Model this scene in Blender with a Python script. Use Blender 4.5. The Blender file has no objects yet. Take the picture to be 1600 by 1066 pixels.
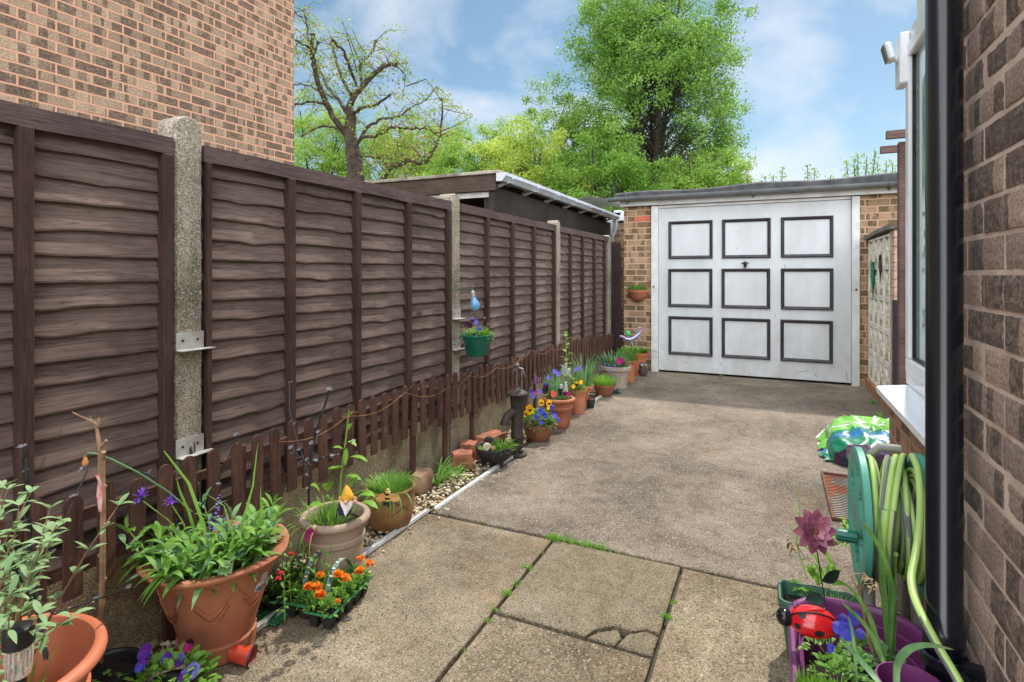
import bpy, math, random
import numpy as np
from mathutils import Vector, Matrix, noise
random.seed(11)
RS = np.random.RandomState(5)
R = math.radians
scene = bpy.context.scene

# ------------------------------------------------------------------ camera
CH, F, HY, YAW = 1.22, 880.0, 428.0, R(24.8)
cd = bpy.data.cameras.new('camera')
cam = bpy.data.objects.new('camera', cd)
scene.collection.objects.link(cam)
cam.location = (0, 0, CH)
cam.rotation_euler = (R(90), 0, YAW)
cd.sensor_width = 36
cd.lens = 36 * F / 1600
cd.shift_y = -(533 - HY) / 1600
cd.clip_start = 0.05
cd.clip_end = 3000
scene.camera = cam

# ------------------------------------------------------------------ sky and sun
SUN_EL, SUN_AZ = R(56), R(11)          # azimuth measured from +Y towards +X
w = bpy.data.worlds.new('World')
scene.world = w
w.use_nodes = True
nt = w.node_tree
bg = nt.nodes['Background']
sky = nt.nodes.new('ShaderNodeTexSky')
sky.sky_type = 'NISHITA'
sky.sun_disc = False
sky.sun_elevation = SUN_EL
sky.sun_rotation = SUN_AZ
sky.air_density = 1.0
sky.dust_density = 0.6
sky.ozone_density = 1.5
tc = nt.nodes.new('ShaderNodeTexCoord')
mp = nt.nodes.new('ShaderNodeMapping')
mp.inputs['Scale'].default_value = (1.0, 1.0, 1.9)
mp.inputs['Location'].default_value = (3.3, 1.75, 0.6)
nz = nt.nodes.new('ShaderNodeTexNoise')
nz.inputs['Scale'].default_value = 2.3
nz.inputs['Detail'].default_value = 9
nz.inputs['Roughness'].default_value = 0.52
nz.inputs['Distortion'].default_value = 0.25
rp = nt.nodes.new('ShaderNodeValToRGB')
rp.color_ramp.elements[0].position = 0.50
rp.color_ramp.elements[0].color = (0, 0, 0, 1)
rp.color_ramp.elements[1].position = 0.66
rp.color_ramp.elements[1].color = (0.9, 0.9, 0.9, 1)
mx = nt.nodes.new('ShaderNodeMix')
mx.data_type = 'RGBA'
mx.inputs['B'].default_value = (7.0, 7.4, 8.0, 1)
nt.links.new(tc.outputs['Generated'], mp.inputs['Vector'])
nt.links.new(mp.outputs[0], nz.inputs['Vector'])
# cloud bank added in unseen sky behind the camera to brighten the garage door
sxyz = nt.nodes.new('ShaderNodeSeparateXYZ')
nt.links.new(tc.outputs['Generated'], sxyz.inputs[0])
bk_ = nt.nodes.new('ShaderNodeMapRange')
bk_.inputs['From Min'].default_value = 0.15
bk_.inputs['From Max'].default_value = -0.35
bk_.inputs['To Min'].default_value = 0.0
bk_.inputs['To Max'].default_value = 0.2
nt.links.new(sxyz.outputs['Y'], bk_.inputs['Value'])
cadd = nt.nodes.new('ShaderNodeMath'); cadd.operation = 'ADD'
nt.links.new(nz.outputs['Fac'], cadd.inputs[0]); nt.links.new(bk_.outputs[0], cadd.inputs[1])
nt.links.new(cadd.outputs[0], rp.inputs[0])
cb = nt.nodes.new('ShaderNodeMapRange')  # added clouds behind the camera made far brighter than the visible ones, as fill
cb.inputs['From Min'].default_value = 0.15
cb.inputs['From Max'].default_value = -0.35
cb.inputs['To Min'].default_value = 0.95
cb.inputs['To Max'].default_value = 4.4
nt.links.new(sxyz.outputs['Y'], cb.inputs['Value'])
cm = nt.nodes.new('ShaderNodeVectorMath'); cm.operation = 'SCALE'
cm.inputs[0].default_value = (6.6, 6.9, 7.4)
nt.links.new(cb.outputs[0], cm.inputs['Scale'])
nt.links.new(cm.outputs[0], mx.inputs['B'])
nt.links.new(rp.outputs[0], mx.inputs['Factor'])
hsv = nt.nodes.new('ShaderNodeHueSaturation')
hsv.inputs['Saturation'].default_value = 1.05
hsv.inputs['Hue'].default_value = 0.484
hsv.inputs['Value'].default_value = 0.82
nt.links.new(sky.outputs[0], hsv.inputs['Color'])
nt.links.new(hsv.outputs[0], mx.inputs['A'])
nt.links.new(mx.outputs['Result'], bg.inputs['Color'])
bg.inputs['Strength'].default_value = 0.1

sl = bpy.data.lights.new('sun', 'SUN')
sl.energy = 3.1
sl.angle = R(2.0)
sl.color = (1.0, 0.95, 0.87)
so = bpy.data.objects.new('sun', sl)
scene.collection.objects.link(so)
sdir = Vector((math.sin(SUN_AZ) * math.cos(SUN_EL), math.cos(SUN_AZ) * math.cos(SUN_EL), math.sin(SUN_EL)))
so.rotation_euler = sdir.to_track_quat('Z', 'Y').to_euler()
so.location = (0, 0, 8)
vs = scene.view_settings
vs.view_transform = 'Standard'
vs.look = 'None'
vs.exposure = 0.60
vs.gamma = 1

# ------------------------------------------------------------------ helpers
CT, ST = math.cos(YAW), math.sin(YAW)

def cw(xc, zc, z=0.0):
    """camera-ground coordinates (right, forward) -> world"""
    return Vector((xc * CT - zc * ST, xc * ST + zc * CT, z))

def at(px, py, zc):
    return cw((px - 800) / F * zc, zc, CH - (py - HY) / F * zc)

def gz(px, py, z=0.0):
    zc = F * (CH - z) / (py - HY)
    return cw((px - 800) / F * zc, zc, z)

def s(r, g, b, k=1.0):
    def f(c):
        c /= 255.0
        return c / 12.92 if c <= 0.04045 else ((c + 0.055) / 1.055) ** 2.4
    return (f(r) * k, f(g) * k, f(b) * k, 1.0)

def newmat(name):
    m = bpy.data.materials.new(name)
    m.use_nodes = True
    return m, m.node_tree, m.node_tree.nodes['Principled BSDF']

def N(t, kind, **kw):
    n = t.nodes.new(kind)
    for k, v in kw.items():
        if k in n.inputs:
            n.inputs[k].default_value = v
        else:
            setattr(n, k, v)
    return n

def coords(t, scale=(1, 1, 1), rnd=True):
    c = N(t, 'ShaderNodeTexCoord')
    m = N(t, 'ShaderNodeMapping')
    m.inputs['Scale'].default_value = scale
    t.links.new(c.outputs['Object'], m.inputs['Vector'])
    if rnd:
        oi = N(t, 'ShaderNodeObjectInfo')
        mu = N(t, 'ShaderNodeMath', operation='MULTIPLY')
        mu.inputs[1].default_value = 37.0
        t.links.new(oi.outputs['Random'], mu.inputs[0])
        t.links.new(mu.outputs[0], m.inputs['Location'])
    return m

def ramp(t, src, stops):
    r = N(t, 'ShaderNodeValToRGB')
    e = r.color_ramp.elements
    while len(e) < len(stops):
        e.new(0.5)
    for i, (p, c) in enumerate(stops):
        e[i].position = p
        e[i].color = c if len(c) == 4 else (c[0], c[1], c[2], 1)
    t.links.new(src, r.inputs[0])
    return r

def mixc(t, fac, a, b, mode='MIX'):
    m = N(t, 'ShaderNodeMix')
    m.data_type = 'RGBA'
    m.blend_type = mode
    for key, v in (('Factor', fac), ('A', a), ('B', b)):
        if isinstance(v, (tuple, float, int)):
            m.inputs[key].default_value = v
        else:
            t.links.new(v, m.inputs[key])
    return m.outputs['Result']

def bump(t, b, h, strength=0.4, dist=0.01):
    n = N(t, 'ShaderNodeBump', Strength=strength, Distance=dist)
    t.links.new(h, n.inputs['Height'])
    t.links.new(n.outputs[0], b.inputs['Normal'])
    return n

def M(name, c1, c2=None, sc=8.0, rough=0.7, bmp=0.25, bs=60.0, stretch=(1, 1, 1), dist=0.004, metal=0.0, lo=0.35, hi=0.65, spec=0.4, coat=0.0, c3=None):
    m, t, b = newmat(name)
    c2 = c2 or tuple(v * 0.7 for v in c1[:3]) + (1,)
    mp = coords(t, stretch)
    n1 = N(t, 'ShaderNodeTexNoise', Scale=sc, Detail=6.0, Roughness=0.6)
    t.links.new(mp.outputs[0], n1.inputs['Vector'])
    stops = [(lo, c1), (hi, c2)]
    if c3:
        stops.append((min(hi + 0.12, 1), c3))
    r = ramp(t, n1.outputs['Fac'], stops)
    t.links.new(r.outputs[0], b.inputs['Base Color'])
    b.inputs['Roughness'].default_value = rough
    b.inputs['Metallic'].default_value = metal
    b.inputs['Specular IOR Level'].default_value = spec
    b.inputs['Coat Weight'].default_value = coat
    if bmp > 0:
        n2 = N(t, 'ShaderNodeTexNoise', Scale=bs, Detail=4.0)
        t.links.new(mp.outputs[0], n2.inputs['Vector'])
        bump(t, b, n2.outputs['Fac'], bmp, dist)
    return m

def leafmat(name, c1, c2, sc=6.0, trans=0.35, rough=0.5):
    m, t, b = newmat(name)
    mp = coords(t)
    n1 = N(t, 'ShaderNodeTexNoise', Scale=sc, Detail=5.0, Roughness=0.7)
    t.links.new(mp.outputs[0], n1.inputs['Vector'])
    r = ramp(t, n1.outputs['Fac'], [(0.36, c1), (0.62, c2)])
    t.links.new(r.outputs[0], b.inputs['Base Color'])
    b.inputs['Roughness'].default_value = rough
    b.inputs['Specular IOR Level'].default_value = 0.35
    tr = N(t, 'ShaderNodeBsdfTranslucent')
    t.links.new(r.outputs[0], tr.inputs['Color'])
    ms = N(t, 'ShaderNodeMixShader')
    ms.inputs[0].default_value = trans
    out = t.nodes['Material Output']
    t.links.new(b.outputs[0], ms.inputs[1])
    t.links.new(tr.outputs[0], ms.inputs[2])
    t.links.new(ms.outputs[0], out.inputs[0])
    return m

def brickmat(name, axis, base, light, dark, mortar, mortar2, off=0.0, dens=0.52, rowh=0.075, bw=0.225, bumpd=0.006, real=False, zoff=0.0, bands=12.5):
    """brick wall in metres; axis 'X' or 'Y' is the horizontal run of the wall; banded multi-tone bricks"""
    m, t, b = newmat(name)
    c = N(t, 'ShaderNodeTexCoord')
    sp = N(t, 'ShaderNodeSeparateXYZ')
    t.links.new(c.outputs['Object'], sp.inputs[0])
    cmb = N(t, 'ShaderNodeCombineXYZ')
    ad = N(t, 'ShaderNodeMath', operation='ADD')
    ad.inputs[1].default_value = 50 * bw + off
    t.links.new(sp.outputs[axis], ad.inputs[0])
    az = N(t, 'ShaderNodeMath', operation='ADD')
    az.inputs[1].default_value = zoff
    t.links.new(sp.outputs['Z'], az.inputs[0])
    t.links.new(ad.outputs[0], cmb.inputs[0])
    t.links.new(az.outputs[0], cmb.inputs[1])
    # a little wobble so that courses are not ruler straight
    wn = N(t, 'ShaderNodeTexNoise', Scale=9.0, Detail=2.0)
    t.links.new(cmb.outputs[0], wn.inputs['Vector'])
    wv = N(t, 'ShaderNodeVectorMath', operation='SCALE')
    wv.inputs['Scale'].default_value = 0.006
    wc = N(t, 'ShaderNodeVectorMath', operation='SUBTRACT')
    wc.inputs[1].default_value = (0.5, 0.5, 0.5)
    t.links.new(wn.outputs['Color'], wc.inputs[0])
    t.links.new(wc.outputs[0], wv.inputs[0])
    wa = N(t, 'ShaderNodeVectorMath', operation='ADD')
    t.links.new(cmb.outputs[0], wa.inputs[0])
    t.links.new(wv.outputs[0], wa.inputs[1])
    br = N(t, 'ShaderNodeTexBrick')
    br.offset = 0.5
    br.inputs['Scale'].default_value = 1.0
    br.inputs['Brick Width'].default_value = bw
    br.inputs['Row Height'].default_value = rowh
    br.inputs['Mortar Size'].default_value = 0.0 if real else 0.0078
    br.inputs['Mortar Smooth'].default_value = 0.25
    br.inputs['Bias'].default_value = 0.0
    br.inputs['Color1'].default_value = (0, 0, 0, 1)
    br.inputs['Color2'].default_value = (1, 1, 1, 1)
    t.links.new(wa.outputs[0], br.inputs['Vector'])
    # row index
    dv = N(t, 'ShaderNodeMath', operation='DIVIDE')
    dv.inputs[1].default_value = rowh
    t.links.new(az.outputs[0], dv.inputs[0])
    fl = N(t, 'ShaderNodeMath', operation='FLOOR')
    t.links.new(dv.outputs[0], fl.inputs[0])
    rm = N(t, 'ShaderNodeMath', operation='MULTIPLY')
    rm.inputs[1].default_value = 3.7
    t.links.new(fl.outputs[0], rm.inputs[0])
    bx = N(t, 'ShaderNodeMath', operation='MULTIPLY')
    bx.inputs[1].default_value = bands
    t.links.new(ad.outputs[0], bx.inputs[0])
    c2 = N(t, 'ShaderNodeCombineXYZ')
    t.links.new(bx.outputs[0], c2.inputs[0])
    t.links.new(rm.outputs[0], c2.inputs[1])
    vn = N(t, 'ShaderNodeTexVoronoi', Scale=1.0)
    vn.inputs['Randomness'].default_value = 0.6
    jn = N(t, 'ShaderNodeTexNoise', Scale=60.0, Detail=2.0)
    t.links.new(cmb.outputs[0], jn.inputs['Vector'])
    js = N(t, 'ShaderNodeVectorMath', operation='SCALE')
    js.inputs['Scale'].default_value = 0.16
    t.links.new(jn.outputs['Color'], js.inputs[0])
    ja = N(t, 'ShaderNodeVectorMath', operation='ADD')
    t.links.new(c2.outputs[0], ja.inputs[0])
    t.links.new(js.outputs[0], ja.inputs[1])
    t.links.new(ja.outputs[0], vn.inputs['Vector'])
    bw_ = N(t, 'ShaderNodeRGBToBW')
    t.links.new(vn.outputs['Color'], bw_.inputs[0])
    patch = ramp(t, bw_.outputs[0], [(dens - 0.05, (0, 0, 0)), (dens + 0.05, (1, 1, 1))])
    pn = N(t, 'ShaderNodeTexNoise', Scale=38.0, Detail=6.0, Roughness=0.8)
    t.links.new(cmb.outputs[0], pn.inputs['Vector'])
    pr_ = ramp(t, pn.outputs['Fac'], [(0.36, (0.35, 0.35, 0.35)), (0.56, (1, 1, 1))])
    pm = N(t, 'ShaderNodeMath', operation='MULTIPLY')
    t.links.new(patch.outputs[0], pm.inputs[0]); t.links.new(pr_.outputs[0], pm.inputs[1])
    # grain
    gn = N(t, 'ShaderNodeTexNoise', Scale=120.0 if real else 80.0, Detail=8.0, Roughness=0.8)
    t.links.new(cmb.outputs[0], gn.inputs['Vector'])
    gn2 = N(t, 'ShaderNodeTexNoise', Scale=5.0, Detail=3.0)
    t.links.new(cmb.outputs[0], gn2.inputs['Vector'])
    bc = mixc(t, br.outputs['Color'], base, light)
    bc = mixc(t, pm.outputs[0], bc, dark)
    g = ramp(t, gn.outputs['Fac'], [(0.34, (0.3, 0.29, 0.28)), (0.5, (0.95, 0.95, 0.95)), (0.66, (1.75, 1.7, 1.62))])
    bc = mixc(t, 0.85, bc, g.outputs[0], 'MULTIPLY')
    g3 = ramp(t, gn2.outputs['Fac'], [(0.3, (0.82, 0.82, 0.82)), (0.7, (1.15, 1.15, 1.15))])
    bc = mixc(t, 1.0, bc, g3.outputs[0], 'MULTIPLY')
    mc = mixc(t, gn2.outputs['Fac'], mortar, mortar2)
    if real:
        t.links.new(bc, b.inputs['Base Color'])
    else:
        fin = mixc(t, br.outputs['Fac'], bc, mc)
        t.links.new(fin, b.inputs['Base Color'])
    b.inputs['Roughness'].default_value = 0.92
    b.inputs['Specular IOR Level'].default_value = 0.2
    inv = N(t, 'ShaderNodeMath', operation='MULTIPLY_ADD')
    inv.inputs[1].default_value = 0.0 if real else -1.2
    t.links.new(br.outputs['Fac'], inv.inputs[0])
    t.links.new(gn.outputs['Fac'], inv.inputs[2])
    bump(t, b, inv.outputs[0], 0.9, bumpd)
    return m

# ---- mesh builder (everything is authored in world coordinates)
class MB:
    def __init__(self):
        self.v = []
        self.f = []
        self.mi = []
        self.cur = 0
    def add(self, verts, faces):
        o = len(self.v)
        self.v.extend([tuple(x) for x in verts])
        for f in faces:
            self.f.append(tuple(i + o for i in f))
            self.mi.append(self.cur)
        return self
    def box(self, c, d, rot=None, taper=1.0, bev=0.0):
        c = Vector(c)
        hx, hy, hz = d[0] / 2, d[1] / 2, d[2] / 2
        if bev > 0:
            # chamfered box: 8 corners x 3 verts
            vs, idx = [], {}
            for sx in (-1, 1):
                for sy in (-1, 1):
                    for sz in (-1, 1):
                        for a in range(3):
                            p = [sx * hx, sy * hy, sz * hz]
                            for k in range(3):
                                if k != a:
                                    p[k] -= (sx, sy, sz)[k] * bev
                            idx[(sx, sy, sz, a)] = len(vs)
                            vs.append(Vector(p))
            fs = []
            for a in range(3):
                b1, b2 = (a + 1) % 3, (a + 2) % 3
                for sg in (-1, 1):
                    q = []
                    for (u, v_) in ((-1, -1), (1, -1), (1, 1), (-1, 1)):
                        k = [0, 0, 0]
                        k[a] = sg; k[b1] = u; k[b2] = v_
                        q.append(idx[(k[0], k[1], k[2], a)])
                    fs.append(q if sg > 0 else q[::-1])
            for a in range(3):
                b1, b2 = (a + 1) % 3, (a + 2) % 3
                for u in (-1, 1):
                    for v_ in (-1, 1):
                        k0 = [0, 0, 0]; k1 = [0, 0, 0]
                        k0[a] = -1; k1[a] = 1
                        k0[b1] = k1[b1] = u
                        k0[b2] = k1[b2] = v_
                        q = [idx[(*k0, b1)], idx[(*k1, b1)], idx[(*k1, b2)], idx[(*k0, b2)]]
                        fs.append(q if u * v_ > 0 else q[::-1])
            for sx in (-1, 1):
                for sy in (-1, 1):
                    for sz in (-1, 1):
                        q = [idx[(sx, sy, sz, k)] for k in range(3)]
                        fs.append(q if sx * sy * sz > 0 else q[::-1])
        else:
            vs = [Vector((x * hx * (taper if z > 0 else 1), y * hy * (taper if z > 0 else 1), z * hz)) for z in (-1, 1) for x, y in ((-1, -1), (1, -1), (1, 1), (-1, 1))]
            fs = [(0, 3, 2, 1), (4, 5, 6, 7), (0, 1, 5, 4), (1, 2, 6, 5), (2, 3, 7, 6), (3, 0, 4, 7)]
        if rot is not None:
            vs = [rot @ p for p in vs]
        return self.add([p + c for p in vs], fs)
    def bb(self, a, b, bev=0.0):
        """box from two corners"""
        c = [(a[i] + b[i]) / 2 for i in range(3)]
        return self.box(c, [abs(b[i] - a[i]) for i in range(3)], bev=bev)
    def tube(self, pts, r, n=8, cap=True, flat=1.0):
        pts = [Vector(p) for p in pts]
        if not hasattr(r, '__len__'):
            r = [r] * len(pts)
        vs, fs = [], []
        prev = None
        for i, p in enumerate(pts):
            d = (pts[min(i + 1, len(pts) - 1)] - pts[max(i - 1, 0)])
            if d.length < 1e-9:
                d = Vector((0, 0, 1))
            d.normalize()
            if prev is None:
                u = d.orthogonal().normalized()
            else:
                u = prev - d * prev.dot(d)
                if u.length < 1e-6:
                    u = d.orthogonal()
                u.normalize()
            prev = u
            v_ = d.cross(u)
            for k in range(n):
                a = 2 * math.pi * k / n
                vs.append(p + (u * math.cos(a) + v_ * math.sin(a) * flat) * r[i])
        for i in range(len(pts) - 1):
            for k in range(n):
                k2 = (k + 1) % n
                fs.append((i * n + k, i * n + k2, (i + 1) * n + k2, (i + 1) * n + k))
        if cap:
            fs.append(tuple(range(n))[::-1])
            fs.append(tuple((len(pts) - 1) * n + k for k in range(n)))
        return self.add(vs, fs)
    def lathe(self, c, prof, n=40, rot=None, sx=1.0, sy=1.0, mod=None, a0=0.0, a1=2 * math.pi):
        """prof: list of (radius, z)"""
        c = Vector(c)
        full = abs(a1 - a0 - 2 * math.pi) < 1e-6
        m = n if full else n + 1
        vs, fs = [], []
        for (r, z) in prof:
            for k in range(m):
                a = a0 + (a1 - a0) * k / n
                rr = r * (mod(a, z) if mod else 1.0)
                p = Vector((rr * math.cos(a) * sx, rr * math.sin(a) * sy, z))
                if rot is not None:
                    p = rot @ p
                vs.append(p + c)
        for i in range(len(prof) - 1):
            for k in range(n if full else n):
                k2 = (k + 1) % m
                fs.append((i * m + k, i * m + k2, (i + 1) * m + k2, (i + 1) * m + k))
        return self.add(vs, fs)
    def ball(self, c, r, n=12, rot=None, sq=(1, 1, 1)):
        prof = [(math.sin(math.pi * i / (n // 2 + 1)) , -math.cos(math.pi * i / (n // 2 + 1))) for i in range(n // 2 + 2)]
        vs, fs = [], []
        c = Vector(c)
        for (q, z) in prof:
            for k in range(n):
                a = 2 * math.pi * k / n
                p = Vector((q * math.cos(a) * sq[0] * r, q * math.sin(a) * sq[1] * r, z * sq[2] * r))
                if rot is not None:
                    p = rot @ p
                vs.append(p + c)
        for i in range(len(prof) - 1):
            for k in range(n):
                k2 = (k + 1) % n
                fs.append((i * n + k, i * n + k2, (i + 1) * n + k2, (i + 1) * n + k))
        return self.add(vs, fs)
    def prism(self, poly, z0, z1, bev=0.0):
        """vertical prism from xy polygon"""
        n = len(poly)
        if bev > 0:
            cx = sum(p[0] for p in poly) / n; cy = sum(p[1] for p in poly) / n
            def ins(p):
                d = Vector((p[0] - cx, p[1] - cy)); L = d.length
                d = d * ((L - bev * 1.4) / L)
                return (cx + d.x, cy + d.y)
            vs = [(p[0], p[1], z0) for p in poly] + [(p[0], p[1], z1 - bev) for p in poly] + [(*ins(p), z1) for p in poly]
            fs = [tuple(range(n))[::-1], tuple(range(2 * n, 3 * n))]
            for L in range(2):
                for k in range(n):
                    k2 = (k + 1) % n
                    fs.append((L * n + k, L * n + k2, (L + 1) * n + k2, (L + 1) * n + k))
        else:
            vs = [(p[0], p[1], z0) for p in poly] + [(p[0], p[1], z1) for p in poly]
            fs = [tuple(range(n))[::-1], tuple(range(n, 2 * n))]
            for k in range(n):
                k2 = (k + 1) % n
                fs.append((k, k2, n + k2, n + k))
        return self.add(vs, fs)
    def leaf(self, p, d, L, W, droop=0.3, n=5, up=None, fold=0.25, peak=0.45):
        p = Vector(p); d = Vector(d).normalized()
        up = Vector(up) if up is not None else Vector((0, 0, 1))
        sd = d.cross(up)
        if sd.length < 1e-4:
            sd = d.orthogonal()
        sd.normalize()
        nrm = sd.cross(d).normalized()
        vs, fs = [], []
        for i in range(n + 1):
            t = i / n
            if t < peak:
                wv = math.sin(math.pi / 2 * t / peak) ** 0.8
            else:
                wv = math.cos(math.pi / 2 * (t - peak) / (1 - peak)) ** 0.9 if t < 1 else 0.0
            wv = max(wv, 0.06 if i == 0 else 0.0) * W / 2
            c = p + d * (L * t) + Vector((0, 0, -droop * L * t * t))
            vs += [c - sd * wv + nrm * wv * fold, c, c + sd * wv + nrm * wv * fold]
        for i in range(n):
            a = i * 3
            fs += [(a, a + 1, a + 4, a + 3), (a + 1, a + 2, a + 5, a + 4)]
        return self.add(vs, fs)
    def blade(self, p, d, L, W, bend=0.6, n=6, lean=0.3):
        """strap leaf rising and arching over towards horizontal direction d"""
        p = Vector(p); d = Vector(d); d.z = 0
        d = d.normalized() if d.length > 1e-6 else Vector((1, 0, 0))
        sd = Vector((-d.y, d.x, 0))
        vs, fs = [], []
        ang = math.pi / 2 - lean
        c = p.copy()
        for i in range(n + 1):
            t = i / n
            wv = W / 2 * (1 - t ** 2.5) + 0.0004
            vs += [c - sd * wv, c + sd * wv]
            c = c + (d * math.cos(ang) + Vector((0, 0, math.sin(ang)))) * (L / n)
            ang -= bend * 2 / n * (0.4 + t)
        for i in range(n):
            a = i * 2
            fs.append((a, a + 1, a + 3, a + 2))
        return self.add(vs, fs)
    def build(self, name, mat, parent=None, smooth=False, origin=None):
        if not self.v:
            return None
        a = np.array(self.v, dtype=np.float64)
        if parent is not None:
            top = parent
            while top.parent:
                top = top.parent
            o = np.array(top.location)
        else:
            o = np.array(origin) if origin is not None else np.array([(a[:, 0].min() + a[:, 0].max()) / 2, (a[:, 1].min() + a[:, 1].max()) / 2, a[:, 2].min()])
        a = a - o
        me = bpy.data.meshes.new(name)
        me.from_pydata(a.tolist(), [], self.f)
        mats = mat if isinstance(mat, (list, tuple)) else [mat]
        for m_ in mats:
            me.materials.append(m_)
        if len(mats) > 1:
            me.polygons.foreach_set('material_index', self.mi)
        if smooth:
            me.polygons.foreach_set('use_smooth', [True] * len(me.polygons))
            try:
                me.set_sharp_from_angle(angle=R(42))
            except Exception:
                pass
        me.update()
        ob = bpy.data.objects.new(name, me)
        scene.collection.objects.link(ob)
        if parent is not None:
            ob.parent = parent
        else:
            ob.location = o
        return ob

def tag(o, label=None, cat=None, group=None, kind=None):
    if label: o['label'] = label
    if cat: o['category'] = cat
    if group: o['group'] = group
    if kind: o['kind'] = kind
    return o

def thing(name, loc, label, cat, group=None):
    o = bpy.data.objects.new(name, None)
    o.empty_display_size = 0.1
    scene.collection.objects.link(o)
    o.location = Vector(loc)
    return tag(o, label, cat, group)

def quads(name, C, U, V, mat, parent=None, extra=None):
    """fast mesh of many leaf diamonds: centres C, half axes U (length) and V (width)"""
    n = len(C)
    P = np.empty((n, 4, 3))
    P[:, 0] = C - U
    P[:, 1] = C + V
    P[:, 2] = C + U
    P[:, 3] = C - V
    if parent is not None:
        top = parent
        while top.parent:
            top = top.parent
        P -= np.array(top.location)
    me = bpy.data.meshes.new(name)
    me.vertices.add(n * 4)
    me.vertices.foreach_set('co', P.reshape(-1))
    me.loops.add(n * 4)
    me.loops.foreach_set('vertex_index', np.arange(n * 4, dtype=np.int32))
    me.polygons.add(n)
    me.polygons.foreach_set('loop_start', np.arange(0, n * 4, 4, dtype=np.int32))
    me.polygons.foreach_set('loop_total', np.full(n, 4, dtype=np.int32))
    mats = mat if isinstance(mat, (list, tuple)) else [mat]
    for m_ in mats:
        me.materials.append(m_)
    if len(mats) > 1:
        me.polygons.foreach_set('material_index', RS.randint(0, len(mats), n).astype(np.int32))
    me.update(calc_edges=True)
    me.validate()
    ob = bpy.data.objects.new(name, me)
    scene.collection.objects.link(ob)
    if parent is not None:
        ob.parent = parent
    return ob

def U(a, b):
    return random.uniform(a, b)

# ------------------------------------------------------------------ materials
def concrete(name, c_a, c_b, peb, amount=0.62, sc=85, stain=1.0):
    m, t, b = newmat(name)
    c = N(t, 'ShaderNodeTexCoord')
    g = N(t, 'ShaderNodeMapping')
    t.links.new(c.outputs['Object'], g.inputs['Vector'])
    v = g.outputs[0]
    big = N(t, 'ShaderNodeTexNoise', Scale=1.3, Detail=7.0, Roughness=0.62, Distortion=0.5)
    mid = N(t, 'ShaderNodeTexNoise', Scale=14.0, Detail=6.0, Roughness=0.7)
    fine = N(t, 'ShaderNodeTexNoise', Scale=190.0, Detail=3.0, Roughness=0.7)
    vo = N(t, 'ShaderNodeTexVoronoi', Scale=sc)
    vo2 = N(t, 'ShaderNodeTexVoronoi', Scale=sc * 2.1)
    for n_ in (big, mid, fine, vo, vo2):
        t.links.new(v, n_.inputs['Vector'])
    base = ramp(t, big.outputs['Fac'], [(0.36, c_b), (0.56, c_a), (0.7, tuple(x * 1.25 for x in c_a[:3]) + (1,))])
    md = ramp(t, mid.outputs['Fac'], [(0.3, (0.72, 0.71, 0.69)), (0.6, (1.1, 1.1, 1.1))])
    col = mixc(t, 1.0, base.outputs[0], md.outputs[0], 'MULTIPLY')
    fn = ramp(t, fine.outputs['Fac'], [(0.36, (0.34, 0.32, 0.3)), (0.52, (1, 1, 1)), (0.72, (1.35, 1.33, 1.3))])
    col = mixc(t, 0.9, col, fn.outputs[0], 'MULTIPLY')
    bw1 = N(t, 'ShaderNodeRGBToBW'); t.links.new(vo.outputs['Color'], bw1.inputs[0])
    bw2 = N(t, 'ShaderNodeRGBToBW'); t.links.new(vo2.outputs['Color'], bw2.inputs[0])
    inside = ramp(t, vo.outputs['Distance'], [(0.28, (1, 1, 1)), (0.42, (0, 0, 0))])
    sel = ramp(t, bw1.outputs[0], [(amount, (0, 0, 0)), (amount + 0.04, (1, 1, 1))])
    f1 = N(t, 'ShaderNodeMath', operation='MULTIPLY')
    t.links.new(inside.outputs[0], f1.inputs[0]); t.links.new(sel.outputs[0], f1.inputs[1])
    pc = mixc(t, vo.outputs['Color'], peb, tuple(x * 0.55 for x in peb[:3]) + (1,))
    col = mixc(t, f1.outputs[0], col, pc)
    sel2 = ramp(t, bw2.outputs[0], [(0.26, (0.6, 0.58, 0.55)), (0.32, (1, 1, 1)), (0.72, (1, 1, 1)), (0.78, (1.35, 1.33, 1.28))])
    col = mixc(t, 1.0, col, sel2.outputs[0], 'MULTIPLY')
    # rust-brown and mossy stains
    st = N(t, 'ShaderNodeTexNoise', Scale=2.7, Detail=5.0, Roughness=0.7)
    mp2 = N(t, 'ShaderNodeMapping'); mp2.inputs['Location'].default_value = (5, 9, 2)
    t.links.new(v, mp2.inputs['Vector']); t.links.new(mp2.outputs[0], st.inputs['Vector'])
    sm = ramp(t, st.outputs['Fac'], [(0.53, (0, 0, 0)), (0.7, (0.55 * stain,) * 3)])
    col = mixc(t, sm.outputs[0], col, s(122, 92, 58))
    t.links.new(col, b.inputs['Base Color'])
    b.inputs['Roughness'].default_value = 0.95
    b.inputs['Specular IOR Level'].default_value = 0.15
    ha = N(t, 'ShaderNodeMath', operation='ADD')
    t.links.new(fine.outputs['Fac'], ha.inputs[0]); t.links.new(inside.outputs[0], ha.inputs[1])
    bump(t, b, ha.outputs[0], 0.55, 0.003)
    return m

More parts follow.
